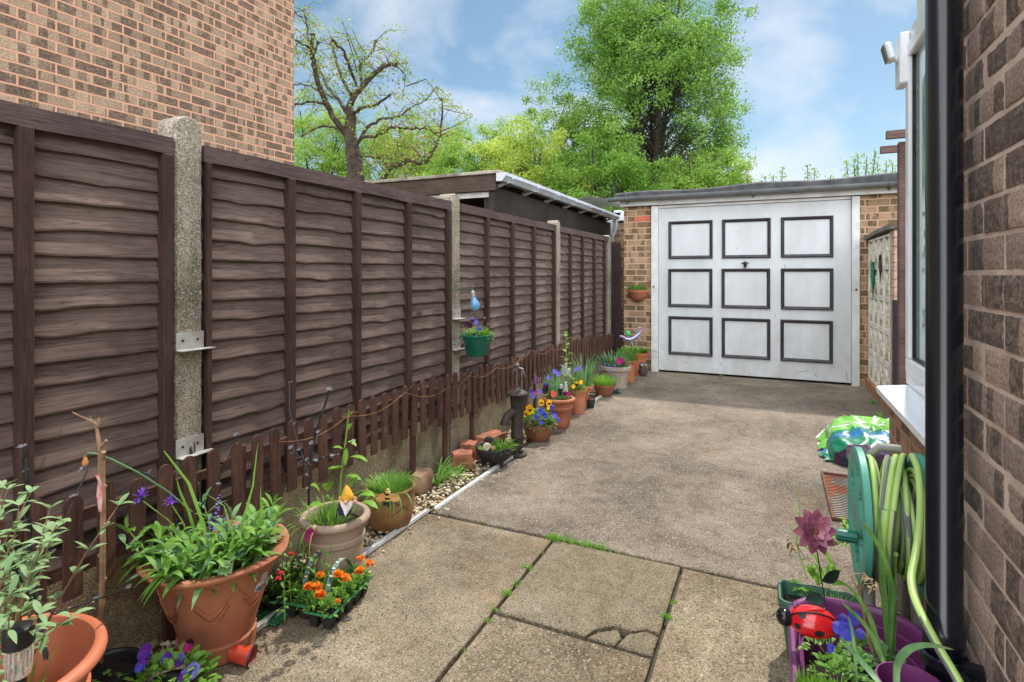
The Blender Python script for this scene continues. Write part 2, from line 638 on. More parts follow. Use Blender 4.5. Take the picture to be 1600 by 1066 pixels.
m_drive = concrete('driveway_concrete', s(136, 125, 112), s(107, 98, 87), s(196, 184, 166), 0.72, 95, 0.4)
m_slabL = concrete('path_concrete', s(144, 132, 113), s(116, 105, 88), s(188, 174, 150), 0.76, 110, 0.6)
m_slabC = concrete('paving_slab_concrete', s(134, 124, 106), s(122, 112, 90), s(170, 158, 132), 0.8, 120, 0.3)
m_slabP = concrete('pebbled_concrete', s(130, 118, 99), s(106, 95, 78), s(168, 154, 130), 0.45, 80, 0.4)
m_slabR = concrete('right_path_concrete', s(146, 133, 112), s(122, 110, 90), s(192, 180, 156), 0.76, 80, 0.4)
m_joint = M('joint_dirt', s(45, 38, 28), s(60, 58, 34), sc=12)
m_earth = M('earth', s(70, 80, 40), s(95, 85, 55), sc=1.5, bs=20, rough=1)
m_gravelbase = M('gravel_dirt', s(120, 108, 84), s(80, 68, 50), sc=20, bs=80, rough=1)

def pebblemat():
    m, t, b = newmat('pebbles')
    mp = coords(t, rnd=False)
    v = N(t, 'ShaderNodeTexVoronoi', Scale=38.0)
    t.links.new(mp.outputs[0], v.inputs['Vector'])
    bwn = N(t, 'ShaderNodeRGBToBW'); t.links.new(v.outputs['Color'], bwn.inputs[0])
    r = ramp(t, bwn.outputs[0], [(0.2, s(128, 112, 86)), (0.4, s(196, 180, 148)), (0.6, s(214, 204, 180)), (0.8, s(168, 138, 100))])
    t.links.new(r.outputs[0], b.inputs['Base Color'])
    b.inputs['Roughness'].default_value = 0.85
    return m
m_pebble = pebblemat()

def woodmat(name, c1, c2, axis='Y', sc=26, knot=True, rough=0.8, bmp=0.5, worn=None):
    m, t, b = newmat(name)
    st = {'Y': (1, 0.045, 1), 'X': (0.045, 1, 1), 'Z': (1, 1, 0.05)}[axis]
    mp = coords(t, st)
    g = N(t, 'ShaderNodeTexNoise', Scale=sc * 3.4, Detail=9.0, Roughness=0.78, Distortion=0.5)
    t.links.new(mp.outputs[0], g.inputs['Vector'])
    st2 = tuple(1.0 if q_ == 1 else q_ * .7 for q_ in st)
    mpc = coords(t, st2)
    cg = N(t, 'ShaderNodeTexNoise', Scale=sc * 1.5, Detail=3.0, Roughness=0.55, Distortion=0.3)
    t.links.new(mpc.outputs[0], cg.inputs['Vector'])
    mp2 = coords(t)
    big = N(t, 'ShaderNodeTexNoise', Scale=2.6, Detail=4.0, Roughness=0.6)
    t.links.new(mp2.outputs[0], big.inputs['Vector'])
    r = ramp(t, g.outputs['Fac'], [(0.3, c1), (0.5, c2), (0.68, tuple(x * 1.3 for x in c2[:3]) + (1,))])
    col = r.outputs[0]
    bg_ = ramp(t, big.outputs['Fac'], [(0.3, (0.68, 0.66, 0.66)), (0.7, (1.3, 1.3, 1.3))])
    col = mixc(t, 1.0, col, bg_.outputs[0], 'MULTIPLY')
    wave = N(t, 'ShaderNodeMath', operation='PINGPONG'); wave.inputs[1].default_value = 0.035
    t.links.new(cg.outputs['Fac'], wave.inputs[0])
    cr_ = ramp(t, wave.outputs[0], [(0.0, (0.5, 0.48, 0.47)), (0.006, (0.92, 0.9, 0.9)), (0.018, (1.04, 1.04, 1.04)), (0.035, (1.16, 1.15, 1.15))])
    col = mixc(t, 1.0, col, cr_.outputs[0], 'MULTIPLY')
    if knot:
        kv = N(t, 'ShaderNodeTexVoronoi', Scale=2.6)
        km = coords(t, (0, 0.8, 1.9))
        t.links.new(km.outputs[0], kv.inputs['Vector'])
        kr = ramp(t, kv.outputs['Distance'], [(0.03, (0.22, 0.18, 0.17)), (0.07, (0.75, 0.72, 0.7)), (0.13, (1, 1, 1))])
        col = mixc(t, 1.0, col, kr.outputs[0], 'MULTIPLY')
    if worn:
        wn = N(t, 'ShaderNodeTexNoise', Scale=9.0, Detail=8.0, Roughness=0.75)
        t.links.new(mp2.outputs[0], wn.inputs['Vector'])
        wr = ramp(t, wn.outputs['Fac'], [(0.6, (0, 0, 0)), (0.72, (0.8, 0.8, 0.8))])
        col = mixc(t, wr.outputs[0], col, worn)
    t.links.new(col, b.inputs['Base Color'])
    b.inputs['Roughness'].default_value = rough
    b.inputs['Specular IOR Level'].default_value = 0.3
    bump(t, b, g.outputs['Fac'], bmp, 0.004)
    return m

m_board = woodmat('weathered_fence_board', s(72, 57, 50), s(108, 91, 82), 'Y', bmp=0.25)
m_batten = woodmat('fence_batten', s(42, 28, 23), s(66, 47, 40), 'Z', knot=False)
m_cap = woodmat('fence_cap_rail', s(58, 44, 41), s(92, 76, 72), 'Y', knot=False)
m_picket = woodmat('picket_wood', s(50, 32, 25), s(86, 58, 48), 'Z', sc=30, knot=False, worn=s(122, 98, 82))
m_conc_post = concrete('concrete_post', s(172, 164, 148), s(126, 118, 102), s(212, 204, 190), 0.6, 110, 0.6)
m_gboard = concrete('gravel_board_concrete', s(168, 157, 130), s(134, 123, 98), s(200, 190, 164), 0.7, 120, 0.6)
m_house_brick = brickmat('neighbour_brick', 'Y', s(154, 130, 110), s(186, 158, 132), s(108, 90, 76), s(228, 172, 140), s(216, 162, 132), dens=0.5, bands=17.0)
m_near_brick = brickmat('near_brick_faces', 'Y', s(166, 148, 138), s(206, 178, 160), s(110, 99, 92), s(170, 140, 122), s(150, 124, 108), dens=0.52, real=True, off=1.0, zoff=-0.0193, rowh=0.0752, bumpd=0.009, bands=15.0)
m_under_brick = brickmat('brick_under_window', 'Y', s(176, 140, 118), s(164, 130, 110), s(112, 90, 78), s(196, 156, 132), s(176, 138, 116), dens=0.6)
m_gar_brick = brickmat('garage_brick', 'X', s(150, 126, 96), s(178, 146, 116), s(104, 88, 66), s(206, 172, 148), s(192, 158, 134), dens=0.55)
m_back_brick = brickmat('side_brick', 'Y', s(168, 132, 98), s(150, 118, 90), s(110, 84, 62), s(200, 166, 138), s(186, 152, 122), dens=0.55)
m_mortar = M('mortar', s(222, 200, 184), s(192, 170, 156), sc=10, rough=0.95, bmp=0.6, bs=120)

m_white_door = M('old_white_paint', s(208, 212, 213), s(190, 192, 191), sc=3.0, rough=0.55, bmp=0.15, bs=90, stretch=(1, 1, 0.35))
dm = m_white_door.node_tree
_b = dm.nodes['Principled BSDF']
_src = _b.inputs['Base Color'].links[0].from_socket
_c = N(dm, 'ShaderNodeTexCoord'); _s = N(dm, 'ShaderNodeSeparateXYZ')
dm.links.new(_c.outputs['Object'], _s.inputs[0])
_n = N(dm, 'ShaderNodeTexNoise', Scale=7.0, Detail=8.0, Roughness=0.75)
_m = N(dm, 'ShaderNodeMapping'); _m.inputs['Scale'].default_value = (1.3, 1, .8)
dm.links.new(_c.outputs['Object'], _m.inputs['Vector']); dm.links.new(_m.outputs[0], _n.inputs['Vector'])
_mr = N(dm, 'ShaderNodeMapRange'); _mr.inputs['From Min'].default_value = 0.0; _mr.inputs['From Max'].default_value = 0.9
_mr.inputs['To Min'].default_value = 0.20; _mr.inputs['To Max'].default_value = 0.0
dm.links.new(_s.outputs['Z'], _mr.inputs['Value'])
_a = N(dm, 'ShaderNodeMath', operation='ADD')
dm.links.new(_n.outputs['Fac'], _a.inputs[0]); dm.links.new(_mr.outputs[0], _a.inputs[1])
_r = ramp(dm, _a.outputs[0], [(0.56, (0, 0, 0)), (0.8, (.3, .3, .3))])
dm.links.new(mixc(dm, _r.outputs[0], _src, s(150, 140, 120)), _b.inputs['Base Color'])
m_white_frame = M('white_frame_paint', s(220, 220, 217), s(194, 192, 187), sc=5, rough=0.55, bmp=0.1)
m_black_mould = M('black_moulding_paint', s(42, 38, 42), s(58, 54, 56), sc=9, rough=0.45, bmp=0.1)
m_felt = M('roofing_felt', s(88, 88, 88), s(62, 62, 64), sc=9, rough=1, bmp=0.5, bs=200)
m_gutter_grey = M('grey_gutter_plastic', s(128, 132, 134), s(106, 110, 112), sc=5, rough=0.4, bmp=0)
m_gutter_white = M('white_gutter_plastic', s(222, 226, 230), s(196, 200, 202), sc=5, rough=0.35, bmp=0)
m_upvc = M('white_upvc', s(236, 240, 244), s(226, 230, 234), sc=3, rough=0.25, bmp=0, spec=0.5)
m_darkwood = woodmat('dark_shed_wood', s(38, 33, 30), s(66, 58, 52), 'Y', knot=False)
m_darkwoodx = woodmat('dark_fascia_wood', s(52, 44, 38), s(84, 72, 62), 'X', knot=False)
m_black = M('black_plastic', s(26, 26, 28), s(34, 34, 36), sc=6, rough=0.4, bmp=0)
m_iron = M('black_iron', s(34, 34, 36), s(50, 46, 44), sc=20, rough=0.6, bmp=0.4)
m_castiron = M('dark_cast_iron', s(40, 36, 34), s(64, 52, 44), sc=14, rough=0.6, bmp=0.6, bs=90)
m_galv = M('galvanised_steel', s(188, 188, 182), s(160, 150, 136), sc=14, rough=0.5, metal=0.3, bmp=0)
m_terra = M('terracotta', s(190, 122, 92), s(160, 94, 68), sc=5, rough=0.75, bmp=0.15, bs=120, c3=s(206, 150, 120))
m_terra_br = M('terracotta_bright', s(198, 118, 84), s(178, 100, 70), sc=4, rough=0.55, bmp=0.05, bs=90)
m_terra_old = M('weathered_terracotta', s(186, 122, 92), s(150, 92, 64), sc=4, rough=0.85, bmp=0.25, bs=120, c3=s(208, 166, 138))
m_terra_dk = M('brown_clay', s(156, 104, 78), s(122, 78, 56), sc=8, rough=0.8, bmp=0.25)
m_beige = M('beige_plastic_pot', s(174, 150, 130), s(152, 130, 112), sc=5, rough=0.8, bmp=0.2)
m_basket = M('tan_clay_pot', s(176, 136, 94), s(132, 96, 60), sc=7, rough=0.85, bmp=0.4, bs=50)
m_greypot = M('grey_stone_pot', s(186, 170, 154), s(156, 140, 124), sc=8, rough=0.9, bmp=0.2)
m_soil = M('potting_soil', s(48, 36, 28), s(28, 22, 18), sc=40, rough=1, bmp=1.0, bs=160, dist=0.01)
m_purple = M('purple_plastic', s(122, 56, 108), s(106, 46, 96), sc=4, rough=0.42, bmp=0.05, spec=0.5)
m_greenpot = M('dark_green_plastic', s(20, 104, 84), s(16, 90, 72), sc=5, rough=0.35, bmp=0)
m_greentr = M('green_trough_plastic', s(56, 96, 76), s(46, 80, 62), sc=5, rough=0.5, bmp=0)
m_reel = M('teal_reel_plastic', s(92, 168, 146), s(74, 148, 128), sc=5, rough=0.5, bmp=0.1, c3=s(120, 176, 156))
m_reelgrey = M('grey_reel_plastic', s(150, 150, 142), s(120, 120, 112), sc=5, rough=0.6, bmp=0.1)

def hosemat():
    m, t, b = newmat('green_hose')
    c = N(t, 'ShaderNodeTexCoord')
    n1 = N(t, 'ShaderNodeTexNoise', Scale=6.0, Detail=3.0)
    t.links.new(c.outputs['Object'], n1.inputs['Vector'])
    r = ramp(t, n1.outputs['Fac'], [(0.35, s(178, 208, 122)), (0.65, s(160, 192, 98))])
    t.links.new(r.outputs[0], b.inputs['Base Color'])
    b.inputs['Roughness'].default_value = 0.4
    return m
m_hose = hosemat()
m_hosegrey = M('grey_hose_stripe', s(120, 122, 118), s(104, 106, 104), sc=150, rough=0.5, bmp=0.3, bs=400)

m_soft = leafmat('sage_leaf', s(128, 162, 108), s(160, 186, 136), 9)
m_leaf_a = leafmat('mid_green_leaf', s(88, 138, 48), s(132, 176, 78), 9)
m_leaf_b = leafmat('fresh_green_leaf', s(104, 156, 48), s(140, 182, 74), 9)
m_leaf_c = leafmat('dark_green_leaf', s(46, 84, 36), s(72, 112, 50), 9)
m_leaf_blue = leafmat('blue_green_leaf', s(98, 144, 92), s(136, 174, 122), 9)
m_grassm = leafmat('grass_blade', s(94, 150, 40), s(134, 180, 62), 20)
m_strap = leafmat('strap_leaf', s(76, 122, 52), s(118, 158, 84), 7)
m_stem = M('green_stem', s(110, 140, 60), s(130, 150, 70), sc=10, bmp=0, rough=0.6)
m_twig = M('brown_twig', s(168, 134, 102), s(122, 94, 70), sc=20, rough=0.85, bmp=0.5)
m_bark = M('tree_bark', s(100, 86, 74), s(62, 52, 44), sc=7, rough=0.95, bmp=1.0, bs=14, dist=0.05)
m_bark2 = M('dark_bark', s(74, 66, 52), s(50, 44, 36), sc=5, rough=0.95, bmp=0.8, bs=10, dist=0.05)

def petal(name, c1, c2, tr=0.25):
    return leafmat(name, c1, c2, 60, tr, 0.6)
m_fl_orange = petal('marigold_petal', s(255, 172, 40), s(206, 66, 12))
m_fl_purple = petal('purple_petal', s(120, 60, 190), s(90, 36, 150))
m_fl_corn = petal('cornflower_petal', s(146, 92, 220), s(116, 64, 190))
m_fl_blue = petal('blue_petal', s(80, 84, 200), s(62, 60, 170))
m_fl_lav = petal('lavender_petal', s(134, 124, 214), s(110, 100, 190))
m_fl_yellow = petal('yellow_petal', s(250, 206, 30), s(236, 176, 10))
m_fl_dark = petal('dark_maroon_petal', s(60, 14, 40), s(40, 10, 30))
m_fl_white = petal('white_petal', s(232, 232, 232), s(214, 214, 220))
m_fl_coral = petal('coral_petal', s(236, 100, 80), s(220, 70, 66))
m_fl_mag = petal('magenta_petal', s(186, 40, 120), s(150, 24, 96))

# ------------------------------------------------------------------ setting
XF = -1.88           # face line of the boundary fence
gr = MB()
gr.add([(-1500, -1500, -0.06), (1500, -1500, -0.06), (1500, 1500, -0.06), (-1500, 1500, -0.06)], [(0, 1, 2, 3)])
tag(gr.build('ground', m_earth), kind='structure')
b_ = MB(); b_.add([(-2.0, -1.5, -0.03), (1.6, -1.5, -0.03), (1.6, 7.4, -0.03), (-2.0, 7.4, -0.03)], [(0, 1, 2, 3)])
tag(b_.build('soil_bed', m_joint), kind='structure')

def slab(name, poly, mat, z1=0.0, wob=0.003, seg=0.09):
    """slab with slightly ragged chipped edges, top as a fine sheet"""
    pts = []
    n = len(poly)
    for i in range(n):
        a = Vector(poly[i]); b2 = Vector(poly[(i + 1) % n])
        k = max(1, int((b2 - a).length / seg))
        nr = Vector((-(b2 - a).y, (b2 - a).x)).normalized()
        for j in range(k):
            p = a.lerp(b2, j / k)
            w_ = noise.noise(Vector((p.x * (60 if seg < .05 else 14), p.y * (60 if seg < .05 else 14), 3.1))) * wob * (1.5 if seg < .05 else 1) + (U(0, wob) if random.random() < 0.3 else 0)
            pts.append((p.x + nr.x * w_, p.y + nr.y * w_))
    mb = MB().prism(pts, z1 - 0.1, z1, bev=0.004)
    return tag(mb.build(name, mat), kind='structure')

XS = -1.59
slab('driveway', [(XS, 2.452), (-0.9, 2.449), (-0.3, 2.436), (0.95, 2.42), (1.02, 7.2), (XS, 7.2)], m_drive)
slab('path', [(XS - 0.02, -1.4), (-0.922, -1.4), (-0.921, 2.432), (XS - 0.02, 2.436)], m_slabL, -0.004)
# the square slab with its broken corner
crk = [(-0.349, 1.95), (-0.40, 1.952), (-0.44, 1.925), (-0.50, 1.93), (-0.55, 1.885), (-0.575, 1.832)]
slab('paving_slab', [(-0.908, 1.832)] + [crk[-1]] + crk[-2::-1] + [(-0.349, 2.43), (-0.908, 2.43)], m_slabC, -0.002, 0.002)
slab('paving_slab', [(-0.568, 1.831), (-0.474, 1.831), (-0.462, 1.885), (-0.487, 1.92), (-0.543, 1.876)], m_slabC, -0.007, 0.004, 0.012)
slab('paving_slab', [(-0.466, 1.831), (-0.349, 1.831), (-0.349, 1.943), (-0.398, 1.945), (-0.438, 1.918), (-0.455, 1.888)], m_slabC, -0.005, 0.004, 0.012)
slab('pebbled_slab', [(-0.908, -1.4), (-0.349, -1.4), (-0.349, 1.816), (-0.908, 1.818)], m_slabP, -0.006)
slab('path', [(-0.335, -1.4), (0.5, -1.4), (0.5, 2.40), (-0.335, 2.424)], m_slabR, -0.003)
b_ = MB(); b_.add([(-1.9, -1.5, -0.012), (XS - 0.02, -1.5, -0.012), (XS - 0.02, 7.3, -0.012), (-1.9, 7.3, -0.012)], [(0, 1, 2, 3)])
tag(b_.build('gravel_bed', m_gravelbase), kind='structure')

# pebbles (uncountable) : low stones
ico_v = []
t_ = (1 + 5 ** 0.5) / 2
for a_ in ((-1, t_, 0), (1, t_, 0), (-1, -t_, 0), (1, -t_, 0), (0, -1, t_), (0, 1, t_), (0, -1, -t_), (0, 1, -t_), (t_, 0, -1), (t_, 0, 1), (-t_, 0, -1), (-t_, 0, 1)):
    ico_v.append(Vector(a_).normalized())
ico_f = [(0, 11, 5), (0, 5, 1), (0, 1, 7), (0, 7, 10), (0, 10, 11), (1, 5, 9), (5, 11, 4), (11, 10, 2), (10, 7, 6), (7, 1, 8), (3, 9, 4), (3, 4, 2), (3, 2, 6), (3, 6, 8), (3, 8, 9), (4, 9, 5), (2, 4, 11), (6, 2, 10), (8, 6, 7), (9, 8, 1)]
pb = MB()
def pebble(x, y, r, z=0.0):
    rot = Matrix.Rotation(U(0, 6.28), 3, 'Z') @ Matrix.Rotation(U(-0.4, 0.4), 3, 'X')
    sx, sy, sz = U(0.8, 1.3), U(0.7, 1.1), U(0.5, 0.75)
    pb.add([rot @ Vector((v.x * r * sx * U(.88, 1.1), v.y * r * sy * U(.88, 1.1), v.z * r * sz)) + Vector((x, y, z + r * 0.25)) for v in ico_v], ico_f)
for i in range(5200):
    y = 0.6 + 6.3 * (random.random() ** 1.5)
    pebble(U(-1.86, XS - 0.035), y, U(0.006, 0.0125), U(-0.012, 0.006))
for i in range(60):
    pebble(XS + abs(random.gauss(0, 0.05)), U(1.5, 3.4), U(0.004, 0.008), 0.0)
tag(pb.build('gravel', m_pebble, smooth=True), kind='stuff')

cr = MB()
for i in range(260):
    q = random.random()
    if q < .35: x, y, r = -1.33 + random.gauss(0, .10), 1.5 + random.gauss(0, .14), U(.0012, .0035)
    elif q < .6: x, y, r = XS + abs(random.gauss(0, .12)), U(1.2, 6.8), U(.0015, .004)
    else: x, y, r = U(-1.5, .4), U(1.3, 6.9), U(.0015, .0035)
    rot = Matrix.Rotation(U(0, 6.28), 3, 'Z')
    cr.add([rot @ Vector((v.x * r * U(.7, 1.6), v.y * r, v.z * r * .6)) + Vector((x, y, r * .4)) for v in ico_v], ico_f)
tag(cr.build('soil_crumbs', M('crumb_soil', s(58, 44, 32), s(84, 66, 48), sc=9)), kind='stuff')
ll = MB()
for i in range(70):
    q = random.random()
    x, y = (U(-1.86, XS + .05), U(1.2, 6.8)) if q < .6 else (U(-1.5, .5), 7.05 - abs(random.gauss(0, .35)))
    ll.leaf((x, y, .012 if x < XS else .003), (U(-1, 1), U(-1, 1), U(-.05, .25)), U(.012, .035), U(.006, .016), .1, 4)
tag(ll.build('leaf_litter', M('dry_leaf', s(142, 108, 70), s(96, 72, 46), sc=12, bmp=0)), kind='stuff')

# white edging strips
def strip(x0, y0, x1, y1, label):
    a = Vector((x0, y0, 0)); b2 = Vector((x1, y1, 0))
    L = (b2 - a).length
    ang = math.atan2(b2.y - a.y, b2.x - a.x)
    rot = Matrix.Rotation(ang, 3, 'Z')
    mb = MB()
    c = (a + b2) / 2
    mb.box(c + Vector((0, 0, 0.006)), (L, 0.022, 0.012), rot, bev=0.002)
    mb.box(c + rot @ Vector((0, 0.008, 0)) + Vector((0, 0, 0.0145)), (L, 0.005, 0.005), rot)
    mb.box(c + rot @ Vector((0, -0.008, 0)) + Vector((0, 0, 0.0145)), (L, 0.005, 0.005), rot)
    tag(mb.build('edging_strip', m_white_frame), label, 'edging strip', 'white edging strips beside the gravel')
strip(-1.60, 1.2, -1.603, 2.44, 'white plastic edging strip beside the concrete path, nearer than the driveway joint')
strip(-1.575, 2.47, -1.565, 3.55, 'white plastic edging strip between pale gravel and driveway in front of the cauldron planter')
strip(-1.56, 4.9, -1.50, 6.6, 'far white edging strip glimpsed between the pots near the garage')

# weeds in the joints
def tuft(mb, x, y, n, h, spread, wv=0.004):
    for i in range(n):
        a = U(0, 6.28)
        mb.blade((x + random.gauss(0, spread), y + random.gauss(0, spread * 0.45), -0.01), (math.cos(a), math.sin(a), 0), U(0.5, 1) * h, wv, U(0.3, 0.9), 3, U(0.1, 0.8))
wd = MB()
for x, n, h in ((-0.93, 34, .035), (-0.9, 40, .045), (-0.86, 40, .045), (-0.80, 34, .035), (-0.75, 34, .04), (-0.70, 30, .035), (-0.66, 18, .03), (-0.6, 14, .02), (-0.52, 10, .015), (-0.45, 8, .015), (-1.2, 10, .02), (-1.3, 8, .03), (-0.2, 6, .012)):
    tuft(wd, x, 2.443, n, h, 0.018)
for x, y, n, h in ((-0.915, 2.15, 24, .03), (-0.915, 2.02, 22, .03), (-0.915, 1.94, 30, .035), (-0.915, 1.84, 16, .025), (-0.915, 1.77, 12, .02), (-0.342, 2.15, 14, .025), (-0.342, 2.05, 26, .035), (-0.915, 1.6, 8, .015), (-0.915, 2.3, 8, .015),
                  (-1.0, 7.08, 16, .05), (-0.55, 7.09, 22, .07), (-0.2, 7.09, 14, .04), (0.85, 6.2, 30, .1), (0.82, 5.6, 30, .09), (0.8, 5.2, 20, .12), (0.5, 3.2, 24, .08)):
    tuft(wd, x, y, n, h, 0.012)
tag(wd.build('weeds', m_grassm), kind='stuff')

# ------------------------------------------------------------------ boundary fence
rows = 17
ZB, ZT = 0.36, 1.655
def fence_panel(y0, y1, battens, label, seed):
    cy = (y0 + y1) / 2
    root = thing('fence_panel', (XF - 0.02, cy, ZB), label, 'fence panel', 'brown lap panels of the boundary fence')
    mb = MB()
    pitch = (ZT - ZB) / rows
    nseg = 44
    for r_ in range(rows):
        zb = ZB + r_ * pitch
        h = pitch + 0.022
        ph = seed * 7.3 + r_ * 1.9
        tilt = U(-0.012, 0.012)
        vs, fs = [], []
        kn = [(U(y0, y1), U(0.006, 0.018)) for _ in range(2)]
        sh = U(0, .003)
        for k in range(nseg + 1):
            y = y0 + (y1 - y0) * k / nseg
            wv = noise.noise(Vector((y * 2.0, ph, 0))) * 0.006 + noise.noise(Vector((y * 9, ph, 5))) * 0.003 + noise.noise(Vector((y * 37, ph, 9))) * 0.0022
            for ky, ka in kn:
                wv += ka * math.exp(-((y - ky) / 0.045) ** 2) * (-0.6)
            bot = zb + wv + tilt * (y - cy) * 0.5
            out = 0.012 + noise.noise(Vector((y * 2.2, ph, 8))) * 0.0012
            xb = XF - 0.018 + out + sh
            vs += [(xb, y, bot), (xb + 0.001, y, bot + 0.006), (XF - 0.022, y, zb + h), (XF - 0.045, y, zb + h), (XF - 0.035, y, bot + .002)]
        for k in range(nseg):
            a = k * 5; b2 = a + 5
            for j in range(5):
                j2 = (j + 1) % 5
                fs.append((a + j, b2 + j, b2 + j2, a + j2))
        mb.add(vs, fs)
    mb.build('boards', m_board, root)
    MB().bb((XF - 0.055, y0, ZB), (XF - 0.048, y1, ZT)).build('backing', m_batten, root)
    cp = MB()
    vs, fs = [], []
    for k in range(41):
        y = y0 + (y1 - y0) * k / 40
        e = noise.noise(Vector((y * 4, seed, 2))) * 0.005
        vs += [(XF + 0.016 + e * .3, y, ZT - 0.028 + e), (XF + 0.016 + e * .3, y, ZT + 0.03 + e * .4), (XF - 0.055, y, ZT + 0.034 + e * .4), (XF - 0.055, y, ZT - 0.02)]
    for k in range(40):
        a = k * 4; b2 = a + 4
        for j in range(4):
            fs.append((a + j, b2 + j, b2 + (j + 1) % 4, a + (j + 1) % 4))
    fs += [(0, 1, 2, 3), (160, 163, 162, 161)]
    cp.add(vs, fs)
    cp.build('cap_rail', m_cap, root)
    for yb, wb in battens:
        bb = MB().bb((XF - 0.018, yb - wb / 2, ZB - 0.012), (XF + 0.024, yb + wb / 2, ZT - 0.029), bev=0.003)
        nl = bb; nl.cur = 1
        for q in range(7):
            zz = ZB + 0.09 + q * 0.19 + U(-.02, .02)
            nl.lathe((XF + 0.0245, yb + U(-.004, .004), zz), [(0.0, 0.001), (0.0028, 0.001), (0.003, -0.001)], 6, Matrix.Rotation(R(90), 3, 'Y'))
        nl.build('batten', [m_batten, m_iron], root)
fence_panel(-0.62, 1.268, [(-0.1, .036), (0.405, .036), (0.845, .036), (1.245, .034)], 'nearest brown lap fence panel, left of the closest concrete post', 1)
fence_panel(1.386, 3.112, [(1.40, .018), (1.79, .036), (2.216, .036), (2.65, .036), (3.085, .038)], 'second brown lap fence panel, between the closest post and the hanging planter', 2)
fence_panel(3.235, 5.045, [(3.62, .036), (4.06, .036), (4.5, .036), (5.0, .036)], 'third brown lap fence panel, behind the black hand pump', 3)
fence_panel(5.175, 6.93, [(5.47, .036), (5.88, .036), (6.32, .036), (6.75, .036)], 'farthest brown lap fence panel, next to the garage', 4)

def bracket(root, y, z, x):
    mb = MB()
    mb.bb((x, y - 0.052, z - 0.03), (x + 0.003, y + 0.052, z + 0.03))
    mb.bb((x + 0.003, y - 0.052, z - 0.033), (x + 0.035, y + 0.075, z - 0.030))
    mb.cur = 1
    for dy in (-0.028, 0.028):
        mb.ball((x + 0.003, y + dy, z + 0.002), 0.005, 8)
    mb.build('bracket', [m_galv, m_iron], root)

def conc_post(y0, y1, zt, label, brs=()):
    cy = (y0 + y1) / 2
    root = thing('concrete_post', (XF - 0.02, cy, 0), label, 'fence post', 'concrete posts of the boundary fence')
    mb = MB()
    hw = (y1 - y0) / 2
    n = 10
    prof = []
    for i in range(n + 1):
        a = math.pi * i / n
        prof.append((cy - hw * math.cos(a), zt - 0.045 + 0.045 * math.sin(a) ** 0.7))
    zs = [-0.05 + (zt) * k / 30 for k in range(31)]
    left = [(cy - hw, z) for z in zs[:-1]]
    right = [(cy + hw, z) for z in zs[::-1][1:]]
    loop = left + prof + right
    m_ = len(loop)
    vs = []
    for xx, ins in ((XF - 0.085, 0), (XF + 0.006, 0), (XF + 0.012, 0.006)):
        for (y, z) in loop:
            yy = y + (ins if y < cy else -ins) + noise.noise(Vector((xx * 30, y * 10, z * 9))) * 0.0025
            vs.append((xx + noise.noise(Vector((y * 20, z * 20, 1))) * 0.002, yy, z - ins * 0.5))
    fs = []
    for L in range(2):
        for k in range(m_):
            k2 = (k + 1) % m_
            fs.append((L * m_ + k, L * m_ + k2, (L + 1) * m_ + k2, (L + 1) * m_ + k))
    fs.append(tuple(range(2 * m_, 3 * m_)))
    mb.add(vs, fs)
    mb.build('post', m_conc_post, root)
    for z in brs:
        bracket(root, cy, z, XF + 0.014)
conc_post(-0.73, -0.63, 1.77, 'concrete fence post just outside the left edge')
conc_post(1.276, 1.378, 1.775, 'closest rough concrete fence post, carrying two metal angle brackets', (0.985, 0.50 + 0.115))
conc_post(3.12, 3.226, 1.742, 'concrete fence post behind the green hanging planter', (0.96, 0.76))
conc_post(5.055, 5.165, 1.735, 'narrow-looking concrete fence post behind the row of small pots')
conc_post(6.94, 7.04, 1.71, 'farthest concrete fence post, beside the garage wall')
for i, (a, b2, lb) in enumerate(((-0.63, 1.276, 'pale concrete gravel board under the nearest fence panel'), (1.378, 3.12, 'pale concrete gravel board under the second fence panel, behind the leafy pots'), (3.226, 5.055, 'pale concrete gravel board behind the black hand pump'), (5.165, 6.94, 'pale concrete gravel board under the farthest fence panel'))):
    mb = MB().bb((XF - 0.05, a, -0.05), (XF - 0.006, b2, ZB - 0.003), bev=0.006)
    tag(mb.build('gravel_board', m_gboard), lb, 'gravel board', 'concrete gravel boards under the fence')

# dark close-boarded piece between fence and garage
root = thing('board_fence', (-1.80, 7.09, 0), 'dark vertical boards closing the gap between fence and garage', 'fence')
mb = MB()
for k in range(4):
    x = -1.862 + k * 0.031
    mb.box((x, 7.10 + (k % 2) * 0.006, 0.81), (0.03, 0.012, 1.62 + U(-.02, .02)), taper=0.96)
mb.build('boards', M('almost_black_wood', s(38, 28, 26), s(52, 40, 36), sc=20, rough=0.8), root)
MB().bb((-1.875, 7.115, 1.2), (-1.74, 7.14, 1.27)).build('rail', m_batten, root)

